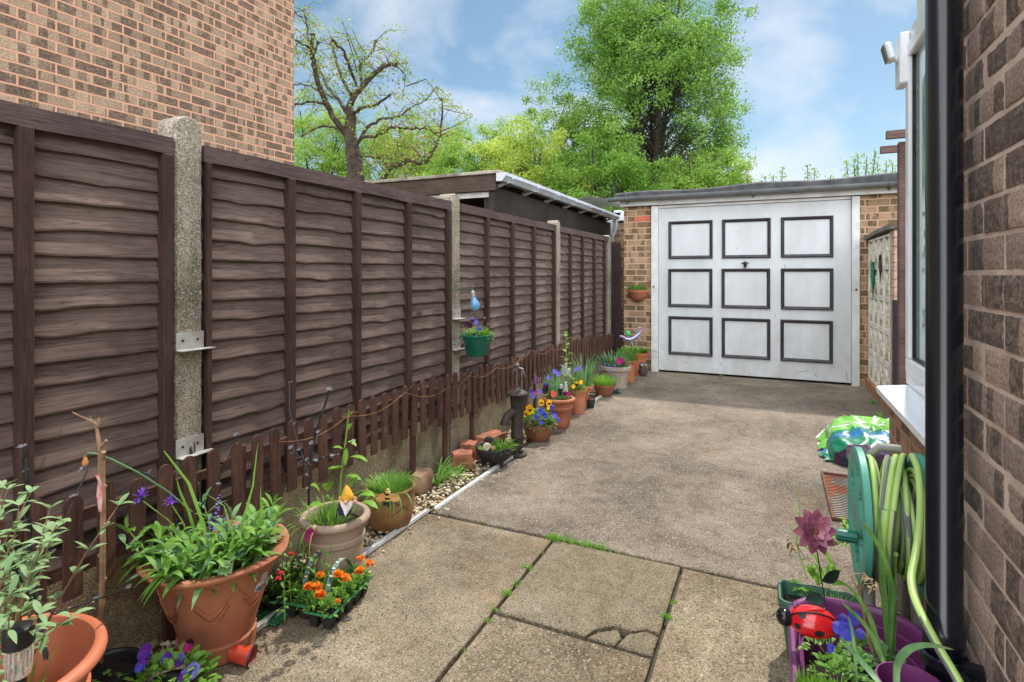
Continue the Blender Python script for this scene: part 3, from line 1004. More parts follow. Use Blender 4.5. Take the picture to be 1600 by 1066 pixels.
# ------------------------------------------------------------------ picket fence
XP = -1.815
def picket_run(y0, y1, za, zb, label, posts, seed):
    root = thing('picket_fence', (XP, (y0 + y1) / 2, 0), label, 'picket fence', 'low brown picket panels in front of the boundary fence')
    n = int((y1 - y0) / 0.0845)
    rnd = random.Random(seed)
    for i in range(n):
        y = y0 + 0.042 + i * (y1 - y0) / n
        f = i / max(1, n - 1)
        zt = za + (zb - za) * f + rnd.uniform(-0.013, 0.013)
        ln = 0.285 + rnd.uniform(-0.012, 0.012)
        ln = 0.29
        hw = 0.0232 + rnd.uniform(-.0015, .0015)
        lean = rnd.uniform(-0.03, 0.03)
        lx = rnd.uniform(-0.02, 0.02)
        poly = [(-hw, -ln / 2), (hw, -ln / 2), (hw, ln / 2 - hw)]
        for k in range(1, 8):
            a = math.pi * k / 8
            poly.append((hw * math.cos(a), ln / 2 - hw + hw * math.sin(a)))
        poly.append((-hw, ln / 2 - hw))
        c = Vector((XP + 0.012, y, zt - ln / 2))
        vs = []
        for dx in (-0.005, 0.005):
            for (a, b2) in poly:
                vs.append((c.x + dx + b2 * lx, c.y + a + b2 * lean, c.z + b2))
        m_ = len(poly)
        fs = [tuple(range(m_))[::-1], tuple(range(m_, 2 * m_))]
        for k in range(m_):
            k2 = (k + 1) % m_
            fs.append((k, k2, m_ + k2, m_ + k))
        MB().add(vs, fs).build('picket', m_picket, root)
    for dz in (0.075, 0.225):
        a = Vector((XP - 0.008, y0, za - dz)); b2 = Vector((XP - 0.008, y1, zb - dz))
        mb = MB()
        sl_ = (b2.z - a.z)
        mb.add([(XP - 0.019, y0, a.z - .014), (XP + 0.003, y0, a.z - .014), (XP + 0.003, y0, a.z + .014), (XP - 0.019, y0, a.z + .014),
                (XP - 0.019, y1, b2.z - .014), (XP + 0.003, y1, b2.z - .014), (XP + 0.003, y1, b2.z + .014), (XP - 0.019, y1, b2.z + .014)],
               [(0, 1, 2, 3), (4, 7, 6, 5), (0, 4, 5, 1), (1, 5, 6, 2), (2, 6, 7, 3), (3, 7, 4, 0)])
        mb.build('rail', m_picket, root)
    for yp in posts:
        f = (yp - y0) / (y1 - y0)
        zt = za + (zb - za) * f - 0.03
        mb = MB().bb((XP - 0.016, yp - 0.018, -0.03), (XP + 0.0042, yp + 0.018, zt), bev=0.002)
        mb.build('post', m_picket, root)
picket_run(0.62, 1.42, 0.605, 0.585, 'nearest picket panel, behind the big terracotta pots', [0.72, 1.22], 3)
picket_run(1.43, 2.83, 0.60, 0.625, 'second picket panel, behind the gnome pot and the pot with the bee', [1.5, 2.62], 4)
picket_run(2.84, 4.30, 0.595, 0.575, 'third picket panel, behind the hand pump, fairy-light wire draped along it', [2.96, 3.30, 4.2], 5)
picket_run(4.31, 5.62, 0.575, 0.56, 'fourth picket panel, behind the row of terracotta pots', [4.4, 5.5], 6)
picket_run(5.63, 6.92, 0.55, 0.48, 'farthest picket panel, ending beside the garage', [5.7, 6.8], 7)

# copper fairy wire draped on the pickets
m_copper = M('copper_wire', s(196, 140, 92), s(168, 120, 80), sc=10, bmp=0, rough=0.5)
def wire(pts, r, name, mat, label, cat, group=None):
    P = [Vector(p) for p in pts]
    out = []
    for i in range(len(P) - 1):
        for k in range(6):
            t = k / 6
            q = P[i].lerp(P[i + 1], t)
            q.z -= math.sin(math.pi * t) * (P[i + 1] - P[i]).length * 0.09
            out.append(q)
    out.append(P[-1])
    return tag(MB().tube(out, r, 5).build(name, mat), label, cat, group)
wire([(XP + .028, 1.65, .55), (XP + .028, 2.05, .56), (XP + .03, 2.5, .585), (XP + .03, 2.95, .53), (XP + .03, 3.2, .56), (XP + .03, 3.6, .55), (XP + .03, 4.1, .58)], 0.0008, 'fairy_wire', m_copper, 'thin copper fairy-light wire looping along the picket tops', 'wire')
wire([(XP + .03, 3.85, .56), (XP + .03, 4.25, .60), (XP + .03, 4.7, .55), (XP + .03, 5.1, .56)], 0.0008, 'fairy_wire', m_copper, 'second length of copper wire drooping behind the tall lily stem', 'wire')

# ------------------------------------------------------------------ neighbour house (left)
HX, HYC = -4.57, 4.42
root = thing('brick_house', (-7.0, 0.0, 0), 'tall plain brick side wall of the neighbouring house beyond the fence', 'house')
MB().bb((-10.0, -6.0, -0.06), (HX, HYC, 5.8)).build('wall', m_house_brick, root)
mb = MB()
mb.add([(-10.3, -6.3, 5.8), (HX + 0.3, -6.3, 5.8), (HX + 0.3, HYC + 0.2, 5.8), (-10.3, HYC + 0.2, 5.8), (-7.3, -6.3, 7.6), (-7.3, HYC + 0.2, 7.6)], [(0, 3, 2, 1), (1, 2, 5, 4), (3, 0, 4, 5), (0, 1, 4), (2, 3, 5)])
mb.build('roof', m_felt, root)

# ------------------------------------------------------------------ carport of the neighbour
root = thing('carport', (-3.3, 6.6, 0), 'dark timber carport with a flat roof and white gutter behind the fence', 'carport')
CX0, CX1, CY0, CY1 = -4.5, -2.27, 4.60, 8.7
MB().bb((CX0, CY0 - 0.02, 2.135), (CX1 + 0.02, CY1, 2.165), bev=0.004).build('roof', M('pale_felt_edge', s(196, 188, 170), s(120, 112, 100), sc=6, rough=0.95), root)
MB().bb((CX0, CY0, 1.985), (CX1 - 0.02, CY0 + 0.03, 2.132)).build('fascia_board', m_darkwoodx, root)
MB().bb((CX0, CY0 + 0.035, 1.93), (CX1 - 0.09, CY0 + 0.06, 1.98)).build('white_batten', m_white_frame, root)
MB().bb((CX1 - 0.10, CY0 + 0.02, 1.80), (CX1 - 0.04, CY1, 2.02)).build('side_beam', m_darkwood, root)
for y in (CY0 + 0.06, 6.6, CY1 - 0.1):
    MB().bb((CX1 - 0.17, y, 0), (CX1 - 0.105, y + 0.1, 2.10)).build('post', m_darkwood, root)
mb = MB()
for k in range(9):
    mb.bb((CX0, CY0 + 0.35 + k * 0.45, 2.03), (CX1 - 0.11, CY0 + 0.40 + k * 0.45, 2.13))
mb.build('rafters', m_darkwood, root)
MB().bb((CX0, CY1 - 0.05, 0), (CX1 - 0.2, CY1, 2.1)).build('back_wall', m_darkwood, root)
MB().bb((CX0, CY0 + 0.3, 0), (CX0 + 0.05, CY1, 2.1)).build('side_wall', m_darkwood, root)
# ogee gutter
g = MB()
sec = [(0, 0), (0.06, 0.0), (0.085, 0.03), (0.10, 0.045), (0.10, 0.075), (0.095, 0.075), (0.094, 0.048), (0.08, 0.035), (0.057, 0.006), (0.006, 0.006), (0.006, 0.075), (0, 0.075)]
GY0, GY1, gx, gzz = CY0 - 0.03, CY1 + .05, CX1 + 0.0, 2.06
vs = [(gx + a, y, gzz + b2) for y in (GY0, GY1) for a, b2 in sec]
m_ = len(sec)
g.add(vs, [(k, (k + 1) % m_, m_ + (k + 1) % m_, m_ + k) for k in range(m_)])
g.add([(gx, GY0, gzz), (gx + .06, GY0, gzz), (gx + .085, GY0, gzz + .03), (gx + .1, GY0, gzz + .045), (gx + .1, GY0, gzz + .075), (gx, GY0, gzz + .075)], [(0, 1, 2, 3, 4, 5)])
go = g.build('gutter', m_gutter_white, root)
for k in range(7):
    y = GY0 + 0.12 + k * 0.62
    mb = MB()
    mb.bb((gx - 0.002, y, gzz - 0.006), (gx + 0.104, y + 0.035, gzz - 0.001))
    mb.bb((gx + 0.101, y, gzz + 0.03), (gx + 0.106, y + 0.035, gzz + 0.078))
    mb.add([(gx - 0.07, y, gzz - 0.05), (gx + 0.05, y, gzz - 0.006), (gx + 0.05, y + .035, gzz - 0.006), (gx - 0.07, y + .035, gzz - 0.05), (gx - 0.07, y, gzz - 0.006), (gx - 0.07, y + .035, gzz - 0.006)], [(0, 1, 2, 3), (0, 4, 1), (3, 2, 5), (0, 3, 5, 4)])
    mb.build('gutter_bracket', m_gutter_white, go)
mb = MB().tube([(gx + 0.05, CY1 - 0.02, gzz), (gx + 0.05, CY1 - 0.02, gzz - 0.12), (gx - 0.02, CY1 + 0.0, gzz - 0.28), (gx - 0.02, CY1, 0)], 0.034, 12)
mb.build('downpipe', m_gutter_white, root, smooth=True)

# low structure behind with translucent roof, and brick side wall of the neighbouring garage
root = thing('lean_to', (-2.75, 9.4, 0), 'small lean-to with a pale corrugated plastic roof behind the carport end', 'shed')
MB().bb((-3.4, 9.1, 0), (-2.35, 10.4, 2.22)).build('wall', m_white_frame, root)
mb = MB(); vs = []; fs = []
for k in range(41):
    x = -3.5 + k * 0.032
    z = 2.50 - abs(x + 2.75) * 0.22 + (0.012 if k % 2 else 0)
    vs += [(x, 8.95, z), (x, 10.5, z)]
for k in range(40):
    fs.append((2 * k, 2 * k + 1, 2 * k + 3, 2 * k + 2))
mb.add(vs, fs)
mb.build('roof', M('corrugated_plastic', s(206, 208, 200), s(176, 178, 168), sc=4, rough=0.3), root)
MB().bb((-2.31, 8.9, 2.16), (-2.20, 10.4, 2.24)).build('gutter', m_gutter_white, root)
root = thing('brick_outbuilding', (-2.0, 10, 0), 'strip of brown brick wall between carport and garage', 'outbuilding')
MB().bb((-2.30, 8.95, -0.06), (-1.86, 11.5, 2.07)).build('wall', brickmat('outbuilding_brick', 'X', s(168, 132, 98), s(150, 118, 90), s(110, 84, 62), s(200, 166, 138), s(186, 152, 122), dens=0.55), root)
MB().bb((-2.36, 8.9, 2.072), (-1.82, 11.6, 2.2)).build('fascia', m_white_frame, root)

# ------------------------------------------------------------------ garage
GY = 7.13
root = thing('garage', (-0.1, GY, 0), 'brick garage with a white panelled up-and-over door at the end of the drive', 'garage')
mb = MB()
mb.bb((-1.72, GY, -0.06), (-1.372, 12.3, 2.10))
mb.bb((0.862, GY, -0.06), (1.75, 12.3, 2.10))
mb.bb((-1.372, 12.1, -0.06), (0.862, 12.3, 2.10))
mb.build('wall', m_gar_brick, root)
# single red brick
MB().bb((-1.585, GY - 0.003, 1.882), (-1.385, GY + 0.02, 1.945)).build('replacement_brick', M('red_brick', s(206, 118, 92), s(186, 92, 70), sc=12, rough=0.9), root)
fr = MB()
fr.bb((-1.37, GY - 0.035, 0.0), (-1.285, GY + 0.06, 2.06), bev=0.004)
fr.bb((0.785, GY - 0.035, 0.0), (0.86, GY + 0.06, 2.06), bev=0.004)
fr.bb((-1.284, GY - 0.012, 2.035), (0.784, GY + 0.06, 2.068), bev=0.003)
fo = fr.build('door_frame', m_white_frame, root)
# fascia + roof + gutter
MB().bb((-1.76, GY - 0.05, 2.072), (1.75, GY - 0.015, 2.20), bev=0.003).build('fascia', m_white_frame, root)
mb = MB()
vs = []
for k in range(25):
    x = -1.82 + 3.6 * k / 24
    z = 2.245 + 0.045 * k / 24 + 0.012 * math.sin(k * 0.7)
    vs += [(x, GY - 0.075, 2.185), (x, GY - 0.075, z - 0.02), (x, GY - 0.03, z), (x, 12.4, z - 0.05), (x, 12.4, 2.12)]
fs = []
for k in range(24):
    a = k * 5
    for j in range(5):
        fs.append((a + j, a + 5 + j, a + 5 + (j + 1) % 5, a + (j + 1) % 5))
fs += [(0, 1, 2, 3, 4), (124, 123, 122, 121, 120)]
mb.add(vs, fs); mb.build('roof', m_felt, root)
g = MB()
n = 12
vs = []
for x in (-1.90, 1.75):
    for k in range(n + 1):
        a = math.pi + math.pi * k / n
        vs.append((x, GY - 0.115 + 0.05 * math.cos(a), 2.18 + 0.05 * math.sin(a)))
    for k in range(n + 1):
        a = 2 * math.pi - math.pi * k / n
        vs.append((x, GY - 0.115 + 0.045 * math.cos(a), 2.18 + 0.045 * math.sin(a)))
m_ = 2 * n + 2
g.add(vs, [(k, (k + 1) % m_, m_ + (k + 1) % m_, m_ + k) for k in range(m_)])
g.add([(-1.90, GY - 0.115 + 0.0495 * math.cos(math.pi + math.pi * k / n), 2.18 + 0.0495 * math.sin(math.pi + math.pi * k / n)) for k in range(n + 1)], [tuple(range(n + 1))])
go = g.build('gutter', m_gutter_grey, root, smooth=True)
for x in (-1.66, -0.2, 1.12):
    mb = MB()
    pts = [(x, GY - 0.115 + 0.054 * math.cos(math.pi + math.pi * k / 10), 2.18 + 0.054 * math.sin(math.pi + math.pi * k / 10)) for k in range(11)]
    mb.tube(pts, 0.008, 6)
    mb.bb((x - .012, GY - 0.065, 2.10), (x + .012, GY - 0.051, 2.19))
    mb.build('gutter_bracket', m_gutter_grey, go)
# door with nine framed panels
door = MB().bb((-1.283, GY + 0.005, 0.025), (0.783, GY + 0.04, 2.033), bev=0.003)
do = door.build('door', m_white_door, root)
cols = [(-1.165, -0.648), (-0.545, -0.018), (0.088, 0.612)]
rws = [(1.405, 1.865), (0.815, 1.282), (0.228, 0.70)]
for (x0, x1) in cols:
    for (z0, z1) in rws:
        jx = U(-.004, .004)
        mb = MB()
        W2 = 0.036
        # mitred moulding with raised centre ridge
        o_ = [(x0 + jx, z0), (x1 + jx, z0), (x1 + jx, z1), (x0 + jx, z1)]
        def inset(d):
            return [(x0 + jx + d, z0 + d), (x1 + jx - d, z0 + d), (x1 + jx - d, z1 - d), (x0 + jx + d, z1 - d)]
        rings = [(inset(0), GY + 0.0045), (inset(0.001), GY - 0.010), (inset(0.010), GY - 0.018), (inset(0.025), GY - 0.014), (inset(W2), GY - 0.004), (inset(W2), GY + 0.0045)]
        vs = []
        for pts, y in rings:
            vs += [(p[0], y, p[1]) for p in pts]
        fs = []
        for r_ in range(5):
            for k in range(4):
                fs.append((r_ * 4 + k, r_ * 4 + (k + 1) % 4, r_ * 4 + 4 + (k + 1) % 4, r_ * 4 + 4 + k))
        mb.add(vs, fs)
        mb.build('panel_moulding', m_black_mould, do)
h = MB()
hx, hz = -0.288, 1.342
h.lathe((hx, GY + 0.005, hz), [(0.0, 0.022), (0.018, 0.02), (0.024, 0.0)], 16, Matrix.Rotation(R(90), 3, 'X'))
h.tube([(hx, GY - 0.01, hz), (hx, GY - 0.04, hz)], 0.009, 8)
h.tube([(hx - 0.045, GY - 0.04, hz + .004), (hx, GY - 0.042, hz), (hx + 0.045, GY - 0.04, hz + .004)], [0.005, 0.009, 0.005], 8)
h.bb((hx - .014, GY - 0.02, hz - .045), (hx + .014, GY + 0.005, hz - .02))
h.build('handle', m_iron, do)
MB().ball((-1.34, GY - 0.037, 1.06), 0.012, 10).build('bolt', M('rusty_metal', s(120, 84, 60), s(80, 56, 42), sc=30, rough=0.8), fo)
MB().bb((-1.42, GY - 0.012, 1.06), (-1.372, GY - 0.001, 1.13)).build('hole_patch', m_terra_dk, root)
MB().ball((0.825, GY - 0.037, 1.05), 0.012, 10).build('bolt', M('rusty_metal_b', s(120, 84, 60), s(80, 56, 42), sc=30, rough=0.8), fo)
sc_ = MB()     # paint scratches on the door
for (x, z, l, a) in ((-0.95, 0.14, .03, .6), (-0.55, 0.145, .04, -.9), (0.32, 0.12, .09, -.2), (0.44, .09, .05, 1.2), (0.62, 0.19, .02, 0.2), (-0.38, 1.52, .025, 1.5), (0.03, 0.74, .04, 1.4), (0.13, 1.30, .05, 1.5), (.74, .1, .1, 1.4)):
    rot = Matrix.Rotation(a, 3, 'Y')
    sc_.box((x, GY + 0.0045, z), (l, 0.001, 0.004), rot)
sc_.build('scratches', m_iron, do)

# ------------------------------------------------------------------ screen-block wall on the right
WX = 0.94
root = thing('screen_block_wall', (WX + 0.06, 6.5, 0), 'white patterned concrete screen-block wall beside the garage', 'garden wall')
m_block = M('painted_screen_block', s(244, 240, 226), s(206, 198, 178), sc=7, rough=0.9, bmp=0.4, bs=80)
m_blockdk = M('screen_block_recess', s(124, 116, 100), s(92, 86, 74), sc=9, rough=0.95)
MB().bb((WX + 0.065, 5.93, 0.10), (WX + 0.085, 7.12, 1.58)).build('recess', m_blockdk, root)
mb = MB()
for c_ in range(4):
    for r_ in range(5):
        y0 = 5.93 + c_ * 0.2975; z0 = 0.10 + r_ * 0.296
        y1, z1 = y0 + 0.2965, z0 + 0.295
        t_ = 0.022
        mb.bb((WX, y0 + .001, z0), (WX + 0.09, y0 + t_, z1)); mb.bb((WX, y1 - t_, z0), (WX + 0.09, y1 - .001, z1))
        mb.bb((WX + .001, y0 + t_, z0 + .001), (WX + 0.09, y1 - t_, z0 + t_)); mb.bb((WX + .001, y0 + t_, z1 - t_), (WX + 0.09, y1 - t_, z1 - .001))
        cy, cz = (y0 + y1) / 2, (z0 + z1) / 2
        for a in (45, -45):
            mb.box((WX + 0.02 + (0.002 if a > 0 else 0), cy, cz), (0.032, 0.355, 0.026), Matrix.Rotation(R(a), 3, 'X'))
        mb.box((WX + 0.012, cy, cz), (0.02, 0.09, 0.09), Matrix.Rotation(R(45), 3, 'X'))
mb.build('blocks', m_block, root)
MB().bb((WX - 0.03, 5.75, -0.05), (WX + 0.14, 7.13, 0.098)).build('footing', M('orange_footing', s(176, 128, 92), s(138, 98, 68), sc=8, rough=0.95), root)
mb = MB()
pr = []
for k in range(17):
    y = 5.72 + 1.41 * k / 16
    z = 1.585 + 0.025 * (1 - ((k - 5) / 11) ** 2)
    pr.append((y, z))
vs = []
for (y, z) in pr:
    vs += [(WX - 0.03, y, z), (WX - 0.025, y, z + 0.04), (WX + 0.14, y, z + 0.045), (WX + 0.14, y, z)]
fs = []
for k in range(16):
    a = k * 4
    for j in range(4):
        fs.append((a + j, a + 4 + j, a + 4 + (j + 1) % 4, a + (j + 1) % 4))
fs += [(0, 1, 2, 3), (67, 66, 65, 64)]
mb.add(vs, fs); mb.build('coping', M('grey_coping', s(128, 120, 106), s(88, 82, 74), sc=9, rough=0.95), root)
mb = MB()
for k in range(21):
    z0 = 0.1 + k * 0.0715
    mb.bb((WX + .004, 5.735 + U(-.004, .004), z0), (WX + 0.12, 5.925, z0 + 0.0655), bev=0.004)
mb.build('brick_pier', M('pink_pier_brick', s(214, 182, 164), s(184, 148, 130), sc=12, rough=0.9), root)
MB().bb((WX + .012, 5.745, 0.1), (WX + 0.11, 5.92, 1.585)).build('pier_mortar', m_mortar, root)
# green climbing lizard ornament on that wall
liz = MB()
m_liz = M('green_metal_lizard', s(30, 130, 90), s(20, 90, 70), sc=30, rough=0.4, bmp=0)
base = Vector((WX - 0.015, 6.70, 1.18))
pts = [base + Vector((0, 0.01 * math.sin(k * 0.9) , 0.16 - k * 0.038)) for k in range(11)]
liz.tube(pts, [0.012, 0.02, 0.018, 0.022, 0.024, 0.02, 0.014, 0.010, 0.007, 0.005, 0.003], 8)
for (k, sg) in ((2, 1), (2, -1), (5, 1), (5, -1)):
    liz.tube([pts[k], pts[k] + Vector((0, sg * 0.04, 0.012)), pts[k] + Vector((0, sg * 0.06, -0.02 if k == 2 else 0.03))], [0.007, 0.006, 0.004], 6)
tag(liz.build('lizard_ornament', m_liz, smooth=True), 'green metal lizard climbing the white screen-block wall', 'ornament')
liz = MB()
m_liz2 = M('dark_metal_lizard', s(60, 50, 44), s(40, 34, 30), sc=30, rough=0.5, bmp=0)
base = Vector((WX - 0.015, 6.28, 1.26))
pts = [base + Vector((0, 0.012 * math.sin(k * 0.8), 0.14 - k * 0.03)) for k in range(10)]
liz.tube(pts, [0.009, 0.013, 0.012, 0.015, 0.016, 0.012, 0.009, 0.006, 0.004, 0.003], 8)
for (k, sg) in ((2, 1), (2, -1), (5, 1), (5, -1)):
    liz.tube([pts[k], pts[k] + Vector((0, sg * 0.035, 0.01)), pts[k] + Vector((0, sg * 0.05, -0.02 if k == 2 else 0.025))], [0.006, 0.005, 0.003], 6)
tag(liz.build('lizard_ornament', m_liz2, smooth=True), 'dark metal lizard on the screen-block wall, right of the green one', 'ornament')

# wrought-iron gate (perpendicular to the wall)
root = thing('iron_gate', (1.2, 5.62, 0), 'black wrought-iron gate standing between block wall and house', 'gate')
gx0, gy = 0.915, 5.62
mb = MB()
mb.bb((gx0, gy - .02, 0.02), (gx0 + 0.045, gy + .02, 1.0)); mb.bb((gx0 + 0.95, gy - .02, 0.02), (gx0 + 0.98, gy + .02, 1.0))
for z in (0.1, 0.70, 0.95):
    mb.bb((gx0 + 0.045, gy - .01, z), (gx0 + 0.95, gy + .01, z + 0.025))
mb.build('frame', m_iron, root)
mb = MB()
for k in range(11):
    x = gx0 + 0.08 + k * 0.08
    mb.bb((x, gy - .006, 0.125), (x + 0.012, gy + .006, 0.70))
mb.build('bars', m_iron, root)
MB().bb((gx0 + .046, gy + .012, .03), (gx0 + .949, gy + .018, .98)).build('backing_board', m_black, root)
mb = MB()
for k in range(6):
    x = gx0 + 0.12 + k * 0.14
    for sg in (-1, 1):
        pts = [(x + sg * 0.05 * math.cos(a * 0.5), gy, 0.84 + 0.09 * math.sin(a)) for a in [(-1.6 + 3.2 * q / 10) for q in range(11)]]
        mb.tube(pts, 0.008, 6)
    mb.box((x, gy, 0.84), (0.03, 0.02, 0.05), Matrix.Rotation(R(45), 3, 'Y'))
    mb.lathe((x, gy, 0.975), [(0.008, 0), (0.018, 0.02), (0.0, 0.055)], 8)
mb.build('scrollwork', m_iron, root)

# pergola
root = thing('pergola', (1.5, 5.4, 0), 'brown timber pergola with projecting rafter ends behind the window', 'pergola')
m_perg = woodmat('pergola_wood', s(76, 58, 52), s(104, 84, 76), 'X', knot=False)
MB().bb((0.905, 5.30, -0.05), (0.965, 5.37, 2.26), bev=.004).build('post', m_perg, root)
MB().bb((1.50, 5.1, 2.18), (1.57, 6.6, 2.26), bev=.004).build('beam', m_perg, root)
for k, y in enumerate((5.15, 5.75)):
    mb = MB()
    x0 = 0.80 + 0.05 * k
    mb.bb((x0, y, 2.262), (3.0, y + 0.045, 2.322))
    mb.build('rafter', m_perg, root)

# ------------------------------------------------------------------ near house on the right
NX = 0.393
UX = 0.465
YB = 1.80
YE = 2.93
root = thing('house', (1.8, 1.0, 0), 'brick house wall on the right with a white window', 'house')
mb = MB()
mb.bb((NX + 0.003, -1.6, -0.05), (3.6, YB, 2.45))
mb.build('mortar_wall', m_mortar, root)
# individually laid brick faces
bk = MB()
rnd = random.Random(9)
row0 = -1
for r_ in range(row0, 33):
    zc_ = CH + 0.0025 + (r_ - 16) * 0.0752
    z0 = zc_ + 0.0055
    z1 = zc_ + 0.0752 - 0.0055
    y = -0.675 + (0.1125 if r_ % 2 else 0.0)
    while y < YB:
        y1 = min(y + 0.212, YB)
        if y1 - y > 0.03:
            # subdivided slightly rough face
            ny, nz_ = 10, 4
            vs = []
            dx0 = rnd.uniform(-0.002, 0.002)
            for a in range(nz_ + 1):
                for b2 in range(ny + 1):
                    yy = y + (y1 - y) * b2 / ny
                    zz = z0 + (z1 - z0) * a / nz_
                    edge = (a in (0, nz_)) or (b2 in (0, ny))
                    ex = 0.002 if edge else 0.0
                    q = Vector((yy * 55, zz * 55, 0))
                    jig = noise.noise(q) * 0.0009
                    jy = noise.noise(q + Vector((9, 0, 0))) * 0.0016
                    jz = noise.noise(q + Vector((0, 7, 0))) * 0.0016
                    vs.append((NX + dx0 + ex + jig, yy + (jy if edge else 0), zz + (jz if edge else 0)))
            o_ = (nz_ + 1) * (ny + 1)
            fs = []
            for a in range(nz_):
                for b2 in range(ny):
                    p = a * (ny + 1) + b2
                    fs.append((p, p + ny + 1, p + ny + 2, p + 1))
            # skirt back into the mortar
            loop = [b2 for b2 in range(ny + 1)] + [a * (ny + 1) + ny for a in range(1, nz_ + 1)] + [nz_ * (ny + 1) + b2 for b2 in range(ny - 1, -1, -1)] + [a * (ny + 1) for a in range(nz_ - 1, 0, -1)]
            sk = [(NX + 0.012, vs[i][1], vs[i][2]) for i in loop]
            L = len(loop)
            vs2 = vs + sk
            for k in range(L):
                k2 = (k + 1) % L
                fs.append((loop[k], loop[k2], o_ + k2, o_ + k))
            bk.add(vs2, fs)
        y += 0.225
bk.build('brick_facing', m_near_brick, root, smooth=False)
MB().bb((UX, YB, -0.05), (3.6, YE, 0.70)).build('wall_under_window', m_under_brick, root)
MB().bb((UX + 0.1, YB, 2.2), (3.6, YE, 2.45)).build('lintel', m_upvc, root)
MB().bb((UX + 0.2, YE - 0.04, 0.70), (3.6, YE, 2.2)).build('end_wall', m_under_brick, root)
mb = MB()
mb.add([(0.412, YB + .002, 0.705), (0.53, YB + .002, 0.705), (0.53, YB + .002, 0.745), (0.425, YB + .002, 0.733), (0.412, YB + .002, 0.728),
        (0.412, YE - 0.03, 0.705), (0.53, YE - 0.03, 0.705), (0.53, YE - 0.03, 0.745), (0.425, YE - 0.03, 0.733), (0.412, YE - 0.03, 0.728)],
       [(0, 1, 2, 3, 4), (9, 8, 7, 6, 5), (0, 5, 6, 1), (1, 6, 7, 2), (2, 7, 8, 3), (3, 8, 9, 4), (4, 9, 5, 0)])
mb.build('window_sill', m_upvc, root)
WXF = 0.525
wf = MB()
for (a, b2, c_, d_) in ((YB, YE, 0.746, 0.80), (YB, YE, 2.19, 2.25)):
    wf.bb((WXF, a, c_), (WXF + 0.07, b2, d_), bev=.004)
wf.bb((WXF, YE - 0.055, 0.80), (WXF + 0.07, YE, 2.19), bev=.004)
wf.bb((WXF, YB, 0.80), (WXF + 0.07, YB + 0.055, 2.19), bev=.004)
wo = wf.build('window', m_upvc, root)
sf = MB()
i0, i1 = YB + 0.056, YE - 0.056
for (a, b2, c_, d_) in ((i0, i1, 0.802, 0.865), (i0, i1, 2.125, 2.188)):
    sf.bb((WXF - 0.012, a, c_), (WXF + 0.04, b2, d_), bev=.006)
sf.bb((WXF - 0.012, i1 - 0.065, 0.866), (WXF + 0.04, i1, 2.124), bev=.006)
sf.bb((WXF - 0.012, i0, 0.866), (WXF + 0.04, i0 + 0.065, 2.124), bev=.006)
sf.build('sash', m_upvc, wo)
sg_ = MB()
sg_.bb((WXF + 0.0, i1 - 0.075, 0.867), (WXF + 0.02, i1 - 0.066, 2.123))
sg_.bb((WXF + 0.0, i0 + 0.07, 0.866), (WXF + 0.02, i1 - 0.07, 0.874))
sg_.build('gasket', m_black, wo)
m_glass, t, b = newmat('window_glass')
b.inputs['Base Color'].default_value = s(150, 176, 172)
b.inputs['Roughness'].default_value = 0.08
b.inputs['Specular IOR Level'].default_value = 0.8
b.inputs['Coat Weight'].default_value = 0.5
MB().bb((WXF + 0.012, i0 + 0.066, 0.875), (WXF + 0.02, i1 - 0.076, 2.123)).build('pane', m_glass, wo)
m_frost = M('frosted_square', s(120, 140, 136), s(110, 130, 128), sc=5, bmp=0, rough=0.6)
fq = MB()
for z in (1.03, 1.30, 1.36, 1.72, 1.80, 1.96):
    for k in range(6):
        y = i1 - 0.12 - k * 0.13
        fq.bb((WXF + 0.0095, y, z), (WXF + 0.0115, y + 0.032, z + 0.03))
fq.build('frosted_square', m_frost, wo)

# floodlight / sensor on the window head
root2 = thing('security_light', (0.46, YE - 0.03, 1.95), 'white security light box fixed at the top corner of the window', 'security light')
MB().bb((0.487, YE - 0.10, 2.02), (0.523, YE + 0.005, 2.235), bev=.006).build('back_box', m_upvc, root2)
mb = MB().box((0.458, YE - 0.035, 2.175), (0.026, 0.075, 0.08), Matrix.Rotation(R(-14), 3, 'Y'), bev=.008)
mb.build('lamp_head', m_upvc, root2)
MB().box((0.4425, YE - 0.035, 2.171), (0.005, 0.065, 0.07), Matrix.Rotation(R(-14), 3, 'Y')).build('lens', M('grey_lens', s(120, 124, 128), s(100, 104, 108), sc=3, rough=0.3, bmp=0), root2)
MB().tube([(0.455, YE - .035, 2.15), (0.49, YE - .035, 2.14)], 0.012, 8).build('arm', m_upvc, root2)

# black downpipe
m_pipe = M('glossy_black_pipe', s(18, 22, 28), s(150, 152, 156), sc=170, lo=.735, hi=.775, rough=0.2, bmp=0.03, bs=6, spec=0.6)
PX, PY, PR = 0.338, 1.50, 0.0335
mb = MB().lathe((PX, PY, 0), [(PR, -0.02), (PR, 0.405), (PR + .0045, 0.41), (PR + .0045, 0.46), (PR, 0.465), (PR, 2.45)], 40)
pp = mb.build('downpipe', m_pipe, root, smooth=True)
mb = MB()
mb.lathe((PX, PY, 0), [(PR + .005, 0.375), (PR + .010, 0.378), (PR + .010, 0.398), (PR + .005, 0.401)], 32)
mb.bb((PX + 0.02, PY - 0.055, 0.385), (NX + 0.004, PY - 0.033, 0.41))
mb.tube([(PX + 0.01, PY - PR - .006, 0.388), (PX + 0.03, PY - PR - .04, 0.386), (PX + 0.048, PY - PR - 0.09, 0.37), (PX + .052, PY - PR - 0.10, 0.35)], [0.010, 0.009, 0.009, 0.011], 8)
mb.build('pipe_bracket', m_pipe, pp, smooth=True)

